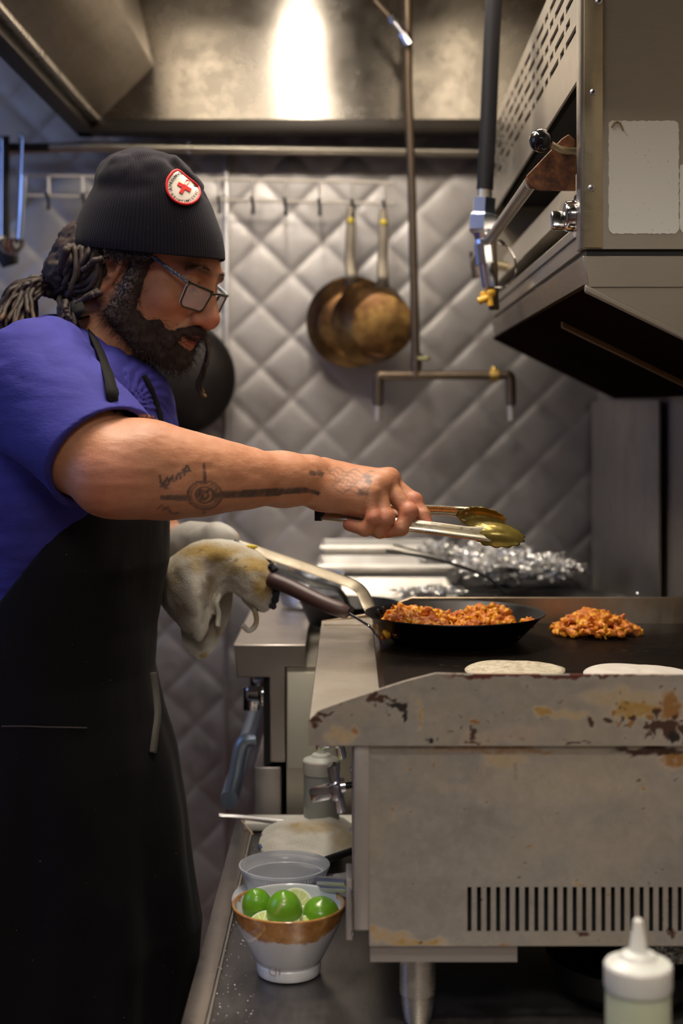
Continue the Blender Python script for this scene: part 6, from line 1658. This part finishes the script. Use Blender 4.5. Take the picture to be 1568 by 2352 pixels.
def hang_pan(cx_, cy_, rpx, rbx, bx0, by0, d, hx, hy, lab, tilt):
    c = P(cx_, cy_, d); r = rpx * d / F; rb = rbx * d / F; t = thing('frying_pan', c, lab, 'frying pan', 'frying pans hanging on the wire rack'); off = P(bx0, by0, d) - c
    prof = [(0, -.044), (rb, -.044), (rb + .006, -.041), (r * .88, -.018), (r - .002, -.001), (r, .001), (r - .003, 0), (rb, -.038), (0, -.040)]
    V = []; n = 72
    for (q, h) in prof:
        s_ = max(0, min(1, -h / .044))
        for k in range(n):
            a = 2 * PI * k / n; V.append(c + off * s_ + np.array([q * math.cos(a), h + .02, q * math.sin(a)]))
    Fc = [(i * n + k, i * n + (k + 1) % n, (i + 1) * n + (k + 1) % n, (i + 1) * n + k) for i in range(len(prof) - 1) for k in range(n)]
    m = MB(); m.add(V, Fc); m.build('pan_body', m_gold, t, angle=50)
    m = MB(); a = catmull([P(hx, hy, d - .005), P(hx + (0), hy + 60, d - .010), P(hx - 2, hy + 120, d - .012), P(hx + tilt * .4, hy + 158, d - .02), P(hx + tilt, hy + 180, d - .012)], 30)
    w_ = np.interp(np.linspace(0, 1, 30), [0, .1, .5, .85, 1], [.0075, .0100, .0112, .013, .016]); m.tube(a, w_, 12, flat=((0, 1, 0), .22)); hd = m.build('handle', steel('pan_handle_steel', (.22, .19, .15), .5, (1, 1, 1), 30, grime=.3, grimecol=(.08, .05, .03)).m if not bpy.data.materials.get('pan_handle_steel') else bpy.data.materials['pan_handle_steel'], t, angle=60)
    m = MB(); m.sphere(P(hx, hy + 30, d - .012), (.0072, .003, .0062), 12); m.build('yellow_dot', bpy.data.materials['yellow_paint'], hd)
    return t
hang_pan(808, 738, 106, 66, 802, 745, 2.985, 805, 476, 'bronze-brown frying pan hanging on the left, half covered by the other pan', 4)
hang_pan(848, 740, 96, 66, 878, 748, 2.945, 880, 480, 'bronze frying pan hanging on the right, its round dark base in front', -2)
# dark wok behind the cook
c = P(408, 868, 3.0); t = thing('wok', c, 'large dark round wok hanging on the wall behind the beard of the cook', 'wok'); r = 132 * 3.0 / F
m = MB(); m.lathe([(r, .0), (r * .99, -.012), (r * .82, -.035), (r * .5, -.055), (0, -.062)], c, (0, 1, 0), 72); o = m.build('wok_body', plain('wok_black', (.014, .010, .009), .5, .4, var=.4, vscale=14), t, angle=60); solidify(o, .002)
m = MB(); m.tube([P(408, 742, 3.0), P(408, 690, 3.0), P(408, 600, 3.0)], [.010, .012, .012], 12); m.build('handle', m_blk, t)
# ladles on the left
def ladle(x0, y0, x1, y1, d, lab, bx0, rb):
    t = thing('ladle', P(x0, y0, d), lab, 'ladle', 'ladles hanging at the left'); m = MB()
    m.tube(catmull([P(x0 - 5, y0 + 8, d + .012), P(x0 - 2, y0, d + .004), P(x0, y0 + 6, d), P((x0 + x1) / 2, (y0 + y1) / 2, d), P(x1, y1, d)], 30), np.interp(np.linspace(0, 1, 30), [0, .2, .6, 1], [.005, .0062, .0068, .0085]), 12, flat=((0, 1, 0), .3)); m.build('handle', m_chb, t)
    c = P(bx0, y1, d - .01); r = rb * d / F; m = MB(); m.lathe([(0, -.026), (r * .5, -.022), (r * .85, -.010), (r, .002), (r * 1.03, .004), (r * .96, .002), (r * .8, -.009), (0, -.023)], c, n=32); m.build('ladle_bowl', m_chrome, t, angle=60)
ladle(50, 316, 40, 556, 2.75, 'chrome ladle hanging at the far left of the photo, its bowl near the dreadlocks', 26, 33)
ladle(3, 320, 1, 548, 2.78, 'second chrome ladle, cut by the left edge of the photo', -18, 30)
m = MB(); m.tube([P(55, 402, 2.74), P(52, 470, 2.74), P(46, 550, 2.74)], [.006, .005, .005], 10, flat=((0, 1, 0), .3)); o = m.build('turner', m_chb, loc=P(55, 402, 2.74)); tag(o, 'short shiny turner hanging just behind the whole ladle, its end hidden', 'turner')
m = MB(); m.tube([P(12, 312, 2.80), P(13, 560, 2.80)], .0085, 10, flat=((0, 1, 0), .3)); m.tube([P(13, 560, 2.8), P(18, 590, 2.8), P(24, 610, 2.8)], [.012, .022, .016], 12, flat=((0, 1, 0), .3)); o = m.build('skimmer', m_blk, loc=P(12, 312, 2.8)); tag(o, 'black handled utensil hanging between the two ladles at far left', 'skimmer')
m = MB(); m.tube([P(-200, 338, 2.8), P(112, 338, 2.83)], .008, 12); o = m.build('hanging_bar', m_blk, loc=P(0, 340, 2.8)); tag(o, 'dark bar at the far left from which the ladles hang', 'bar')

# ================================================================ on the counter
dB = 1.545
BC = np.array([(663 - VX) * dB / F, dB, ZC]); Rr = .0620
bw = thing('bowl', BC, 'white ceramic footed bowl with brown glazed rim, full of limes, at the counter front', 'bowl')
mBo = NT('two_tone_glaze'); bx = mBo.node('ShaderNodeSeparateXYZ'); mBo.link(mBo.tc.outputs['Object'], bx.inputs[0])
nz_ = mBo.noise(48, 5, .7); zz = mBo.math('ADD', bx.outputs['Z'], mBo.math('MULTIPLY', mBo.math('SUBTRACT', nz_, .5), .030)); xg = mBo.math('MULTIPLY', bx.outputs['Y'], .30)
zz = mBo.math('SUBTRACT', zz, xg)
bm_ = mBo.ramp(mBo.math('MULTIPLY', zz, 10.0), [(.625, 0), (.650, 1)]); br_ = mBo.ramp(mBo.noise(60, 5, .7), [(.3, (.30, .11, .025)), (.55, (.50, .24, .07)), (.75, (.66, .42, .20))])
inn = mBo.attr('inside'); bfac = mBo.math('MULTIPLY', bm_, mBo.math('SUBTRACT', 1, inn), True)
wh = mBo.mix(mBo.noise(12, 3), (.66, .66, .68), (.74, .73, .72)); mBo.set('Base Color', mBo.mix(bfac, wh, br_)); mBo.set('Roughness', .12); mBo.set('Coat Weight', .5)
H_ = .0735
prof = [(0, .0), (.030, 0), (.0345, .0012), (.0352, .0100), (.0340, .0125), (.0375, .017), (.0475, .036), (.0560, .054), (.0608, .0700), (.0618, .0730), (.0612, .0745), (.0590, .0735), (.0560, .062), (.0470, .040), (.034, .020), (0, .014)]
pr_ = catmull(np.array([[a, b, 0] for a, b in prof]), 70)[:, :2]; pr_[:, 0] = np.maximum(pr_[:, 0], 0)
m = MB(); m.lathe(pr_, BC, n=96); o = m.build('bowl_body', mBo.m, bw, angle=60, weld=False)
set_attr(o, 'inside', [1.0 if i > 54 else 0.0 for i in range(70) for k in range(96)])
m = MB(); m.tube(catmull([P(620, 2222, 1.5085), P(618, 2232, 1.5085), P(624, 2240, 1.5085), P(632, 2241, 1.509)], 10), .0004, 6); m.tube(catmull([P(630, 2230, 1.5088), P(633, 2226, 1.5088), P(634, 2238, 1.5088)], 8), .0004, 6); m.tube(catmull([P(638, 2228, 1.509), P(643, 2230, 1.509), P(641, 2240, 1.509)], 8), .0004, 6); m.build('maker_mark', plain('mark_brown', (.25, .17, .13), .4), bw)
# limes
mL = NT('lime_skin'); l1 = mL.noise(26, 4, .6); l2 = mL.noise(500, 2, .5); hu = mL.node('ShaderNodeObjectInfo')
lc = mL.mix(l1, (.03, .20, .008), (.12, .38, .015)); lc = mL.mix(mL.ramp(hu.outputs['Random'], [(.0, 0), (1, .55)]), lc, (.28, .46, .02)); lc = mL.mix(mL.attr('scar'), lc, (.35, .38, .12)); mL.set('Base Color', lc); mL.set('Roughness', .26); mL.set('Coat Weight', .25); mL.bump(l2, .25, .0006)
mP = NT('lime_flesh'); mP.set('Base Color', mP.mix(mP.attr('pith'), mP.mix(mP.noise(200, 3), (.42, .50, .12), (.55, .60, .22)), (.74, .76, .52))); mP.set('Roughness', .18); mP.set('Subsurface Weight', .1)
def lime_half(c, r, rim_dir, lab, elong=1.08, rnd=0, scar=False):
    """a half: domed skin with the cut face pointing along rim_dir"""
    t = thing('lime_half', c, lab, 'lime', 'lime halves in the bowl'); n = np.array(rim_dir, float); n /= np.linalg.norm(n); u = np.cross(n, [0, 0, 1.0] if abs(n[2]) < .9 else [1.0, 0, 0]); u /= np.linalg.norm(u); v = np.cross(n, u)
    V = []; NK = 40; NR = 16
    for i in range(NR + 1):
        th = PI / 2 * i / NR; h = -r * elong * math.cos(th); q = r * math.sin(th)
        if i < 3: h -= r * .05 * (1 - i / 3)
        for k in range(NK): a = 2 * PI * k / NK; V.append(c + n * h + (u * math.cos(a) + v * math.sin(a)) * q)
    Fc = [(i * NK + k, i * NK + (k + 1) % NK, (i + 1) * NK + (k + 1) % NK, (i + 1) * NK + k) for i in range(NR) for k in range(NK)]
    m = MB(); m.add(V, Fc); o = m.build('peel', mL.m, t, angle=180, weld=False)
    VV = np.array(V); sc_ = np.zeros(len(VV))
    if scar:
        qx = VX + VV[:, 0] * F / VV[:, 1]; qy = VY - VV[:, 2] * F / VV[:, 1]; sc_ = np.clip(1.3 - np.minimum(seg_d(qx, qy, (655, 2066), (640, 2088)) / 4, seg_d(qx, qy, (640, 2088), (634, 2098)) / 3), 0, 1) * (VV[:, 1] < c[1])
    set_attr(o, 'scar', sc_)
    G = []; pt = []
    for i in range(14):
        q = r * i / 13
        for k in range(80):
            a = 2 * PI * k / 80; seg = abs(math.sin(a * 5)) 
            G.append(c + n * (.0006 - .0010 * (seg < .12) * (0 < i < 11)) + (u * math.cos(a) + v * math.sin(a)) * q); pt.append(1.0 if i >= 12 or i <= 1 else (.75 if seg < .16 else .05))
    m = MB(); m.add(G, [(i * 80 + k, i * 80 + (k + 1) % 80, (i + 1) * 80 + (k + 1) % 80, (i + 1) * 80 + k) for i in range(13) for k in range(80)]); o = m.build('flesh', mP.m, t, angle=180, weld=False); set_attr(o, 'pith', pt)
    return t
def lp(px, py, d): return P(px, py, d)
lime_half(lp(677, 2080, 1.572), .0200, (-.05, -.75, .62), 'lime half with its pale cut face to the viewer, at the back of the bowl')
lime_half(lp(653, 2096, 1.524), .0195, (.05, .25, -1), 'dark green scarred lime half, dome up, in the front middle of the bowl', 1.25, scar=True)
lime_half(lp(592, 2086, 1.548), .0170, (.2, .3, -1), 'bright yellow-green lime half, dome up, at the left of the bowl', 1.35)
lime_half(lp(737, 2098, 1.540), .0200, (-.1, .25, -1), 'glossy dark green lime half, dome up, at the right of the bowl', .85)
lime_half(lp(603, 2118, 1.515), .0165, (-.25, -.35, .85), 'lime half cut face up, at the front left inside the bowl rim')
lime_half(lp(722, 2126, 1.518), .0170, (.30, -.25, .92), 'lime half lying cut face up at the front right inside the bowl rim')
for (x, y, d) in ((640, 2125, 1.55), (690, 2130, 1.56), (610, 2120, 1.57), (720, 2125, 1.58)):
    pass
# deli container
dc = 1.77; DCC = np.array([(653 - VX) * dc / F, dc, ZC + .004])
mD = NT('clear_plastic'); mD.set('Base Color', (.86, .88, .92)); mD.set('Roughness', .16); mD.set('Transmission Weight', .62); mD.set('IOR', 1.3)
t = thing('deli_container', DCC, 'empty clear plastic deli tub behind the lime bowl', 'plastic tub')
m = MB(); Rd = .0555; hd_ = .040; m.lathe([(0, .001), (.046, 0), (.0475, .002), (.0500, .024), (.0505, .0245), (.0505, .0265), (.0522, .027), (.0545, hd_ - .004), (Rd + .0012, hd_ - .003), (Rd + .0012, hd_), (Rd - .001, hd_ + .0006), (.0528, hd_ - .004), (.0512, .0275), (.0490, .0262), (.0462, .003), (0, .002)], DCC, n=96); m.build('tub_body', mD.m, t, angle=50)
for k in range(88):
    a = 2 * PI * k / 88
    if k == 0: m = MB()
    m.tube([DCC + [.0508 * math.cos(a), .0508 * math.sin(a), .0275], DCC + [.0540 * math.cos(a), .0540 * math.sin(a), hd_ - .006]], .0005, 4)
o = m.build('ribbed_band', mD.m, t); o['kind'] = 'stuff'
# towel heaped on the counter
tw = thing('kitchen_towel', P(690, 1960, 1.93), 'cream terry towel with a blue stripe crumpled on the low counter behind the plastic tub', 'towel')
mT2 = mTw.m.copy(); mT2.name = 'terry_towel_stripe'
def mound(x0, x1, y0, y1, hfun, seed, blobs):
    X, Y = np.meshgrid(np.linspace(x0, x1, 90), np.linspace(y0, y1, 70), indexing='ij'); u = (X - x0) / (x1 - x0) * 2 - 1; v = (Y - y0) / (y1 - y0) * 2 - 1
    ang = np.arctan2(v, u); rad = np.maximum(np.abs(u), np.abs(v)) 
    e = 1 - .18 * (fbm(np.stack([np.cos(ang) * 1.3, np.sin(ang) * 1.3, X * 0], -1), seed, 2) + 1) * .6
    R_ = np.hypot(u, v); uu = u / np.maximum(R_, 1e-6) * rad * e; vv = v / np.maximum(R_, 1e-6) * rad * e
    Xn = (uu + 1) / 2 * (x1 - x0) + x0; Yn = (vv + 1) / 2 * (y1 - y0) + y0; h = hfun(uu, vv); n_ = 1.5 * np.abs(fbm(np.stack([Xn * 16 + Yn * 9, Yn * 22, Xn * 0], -1), seed + 2, 3)) - .45
    Z = ZC + .003 + np.maximum(0, h * (1 + .35 * n_)) + .003 * np.abs(n_) * (rad < .98); return np.stack([Xn, Yn, Z], -1)
G = mound(XR_(578, 1.95), XR_(850, 1.95), 1.86, 2.04, lambda u, v: .040 * np.clip(1 - np.hypot(u, v) ** 2, 0, 1) ** .6 * (1 + .25 * v), 5, None)
o = MB().grid(G).build('towel_body', mTw.m, tw, angle=180, weld=False); solidify(o, .003, 1); paint_px(o, G, 'scorch', [(720, 1905, 90, 16, .6), (790, 1930, 40, 40, .5), (680, 1900, 20, 8, .7)])
x = VX + G[..., 0] * F / G[..., 1]; y = VY - G[..., 2] * F / G[..., 1]; set_attr(o, 'char', np.zeros(x.size)); 
mS2 = plain('blue_towel_stripe', (.10, .15, .30), .95, bump=(420, .6, .002))
fidx = 0
me = o.data; me.materials.append(mS2)
for p_ in me.polygons:
    q = p_.center; wx = q.x + tw.location.x; wy = q.y + tw.location.y; wz = q.z + tw.location.z; a_ = VX + wx * F / wy; b_ = VY - wz * F / wy
    if 580 + 4 * math.sin(b_ * .3) < a_ - (b_ - 1940) * .0 < 600 + 5 * math.sin(b_ * .22) and 1915 < b_: p_.material_index = 1
for j, (x0, x1, y0, y1, h_, sd) in enumerate(((532, 600, 1.70, 1.80, .013, 8), (740, 860, 1.74, 1.84, .016, 12))):
    G = mound(XR_(x0, (y0 + y1) / 2), XR_(x1, (y0 + y1) / 2), y0, y1, lambda u, v: h_ * np.clip(1 - np.hypot(u, v) ** 2, 0, 1) ** .5, sd, None)
    o = MB().grid(G).build('towel_corner', plain('pale_terry', (.58, .60, .62), .95, bump=(430, .8, .002), var=.1) if j == 0 else bpy.data.materials['pale_terry'], tw, angle=180, weld=False); solidify(o, .002, 1)
# dark utensil bar and knife on the counter
m = MB(); m.tube([P(745, 1976, 1.80), P(815, 1952, 1.86)], .0055, 10, flat=((0, -.6, .8), .6)); o = m.build('knife_handle', plain('black_handle', (.02, .02, .022), .3), loc=P(780, 1964, 1.83)); tag(o, 'black utensil handle lying on the towel, running under the griddle', 'utensil handle')
# tray paper, spatula and long spoon at the back of the counter
m = MB(); m.box((XR_(560, 2.06), 2.055, ZC), (XR_(820, 2.06), 2.10, ZC + .012), .003); o = m.build('cutting_board', plain('white_cutting_board', (.72, .70, .62), .5), loc=(-.06, 2.08, ZC)); tag(o, 'thin white cutting board edge at the back of the low counter', 'cutting board')
m = MB(); m.tube(catmull([P(503, 1873, 2.0), P(560, 1876, 2.0), P(700, 1890, 1.98), P(760, 1894, 1.97)], 20), [.003, .0042] + [.0042] * 16 + [.003, .002], 10, flat=((0, -.3, .9), .5)); m.tube(catmull([P(503, 1872, 2.0), P(560, 1880, 2.0), P(690, 1897, 1.985)], 14), .0022, 8); o = m.build('long_tongs', m_trim, loc=P(600, 1880, 2.0)); tag(o, 'closed steel tongs lying across the far end of the low counter', 'tongs')
m = MB(); m.tube([P(555, 1885, 1.995), P(580, 1916, 1.94)], .0012, 6); o = m.build('skewer', plain('wood_skewer', (.5, .35, .24), .6), loc=P(570, 1900, 1.96)); tag(o, 'short thin wooden skewer at the far corner of the low counter', 'skewer')
# squeeze bottles
mBt = NT('milky_squeeze_plastic'); mBt.set('Base Color', (.66, .66, .60)); mBt.set('Roughness', .32); mBt.set('Subsurface Weight', .3); mBt.b.inputs['Subsurface Scale'].default_value = .01
mBb = NT('milky_body_plastic'); mBb.set('Base Color', (.50, .52, .49)); mBb.set('Roughness', .3); mBb.set('Transmission Weight', .3)
mSa = plain('pale_green_sauce', (.50, .55, .40), .4)
def bottle(c, r, hb, lab, cap_mat, body_mat, base_h=0):
    t = thing('squeeze_bottle', c, lab, 'squeeze bottle'); m = MB()
    m.lathe([(0, 0), (r * .92, 0), (r, .004), (r, hb - .004), (r * .97, hb)], c, n=48); m.build('bottle_body', body_mat, t, angle=50)
    m = MB(); m.lathe([(r * 1.03, hb - .002), (r * 1.05, hb), (r * 1.05, hb + r * .62), (r * 1.0, hb + r * .70), (r * .60, hb + r * .86), (r * .52, hb + r * .98), (r * .30, hb + r * 1.06), (r * .27, hb + r * 1.12), (r * .15, hb + r * 2.0), (r * .08, hb + r * 2.06), (0, hb + r * 2.06)], c, n=48); m.build('nozzle_cap', cap_mat, t, angle=30)
    return t
d_ = 1.10; r_b = 74 * d_ / F; zcap = (VY - 2275) * d_ / F
bottle(np.array([(1465 - VX) * d_ / F, d_, ZC]), r_b, (VY - 2262) * d_ / F - ZC, 'out-of-focus squeeze bottle with a white nozzle cap in the lower right foreground', mBt.m, plain('sauce_tinted_plastic', (.45, .48, .34), .35, **{'Subsurface Weight': .2}))
d_ = 1.99; bottle(np.array([(738 - VX) * d_ / F, d_, ZC]), 41 * d_ / F, (VY - 1772) * d_ / F - ZC, 'tall squeeze bottle at the back of the low counter, behind the griddle knobs', mBt.m, mBb.m)
# bowl and bits under the griddle at the right
c = np.array([(1460 - VX) * 1.36 / F, 1.36 + .12, ZC]); m = MB(); m.lathe([(0, 0), (.05, 0), (.075, .02), (.082, .045), (.084, .046), (.079, .044), (.070, .02), (.045, .006), (0, .004)], c + [.015, 0, 0], n=48); o = m.build('steel_bowl', m_ci, loc=c); tag(o, 'dark shallow pan on the counter behind the foreground squeeze bottle', 'pan')
foil(np.array([(1545 - VX) * 1.42 / F, 1.46, ZC + .055]), (.032, .026, .016), 33, 'crumpled pale foil in the dark pan at the lower right', amp=.4)
# a little steam over the pile on the griddle
st_ = NT('steam'); st_.t.nodes.remove(st_.b); pv = st_.node('ShaderNodeVolumePrincipled'); pv.inputs['Color'].default_value = (1, .97, .92, 1)
cs = st_.node('ShaderNodeTexGradient'); cs.gradient_type = 'SPHERICAL'; st_.link(st_.mapping((11, 9, 11)), cs.inputs[0])
sn = st_.ramp(st_.noise(22, 4, .6), [(.42, 0), (.7, 1)]); st_.link(st_.math('MULTIPLY', st_.math('MULTIPLY', sn, cs.outputs[1]), 3.5), pv.inputs['Density']); st_.link(pv.outputs[0], st_.out.inputs['Volume'])
sc_ = P(1425, 1440, 1.94); m = MB(); m.sphere(sc_, (.085, .06, .075), 20); o = m.build('steam', st_.m, loc=sc_); tag(o, 'faint steam rising from the chorizo pile on the griddle', 'steam', kind='stuff')
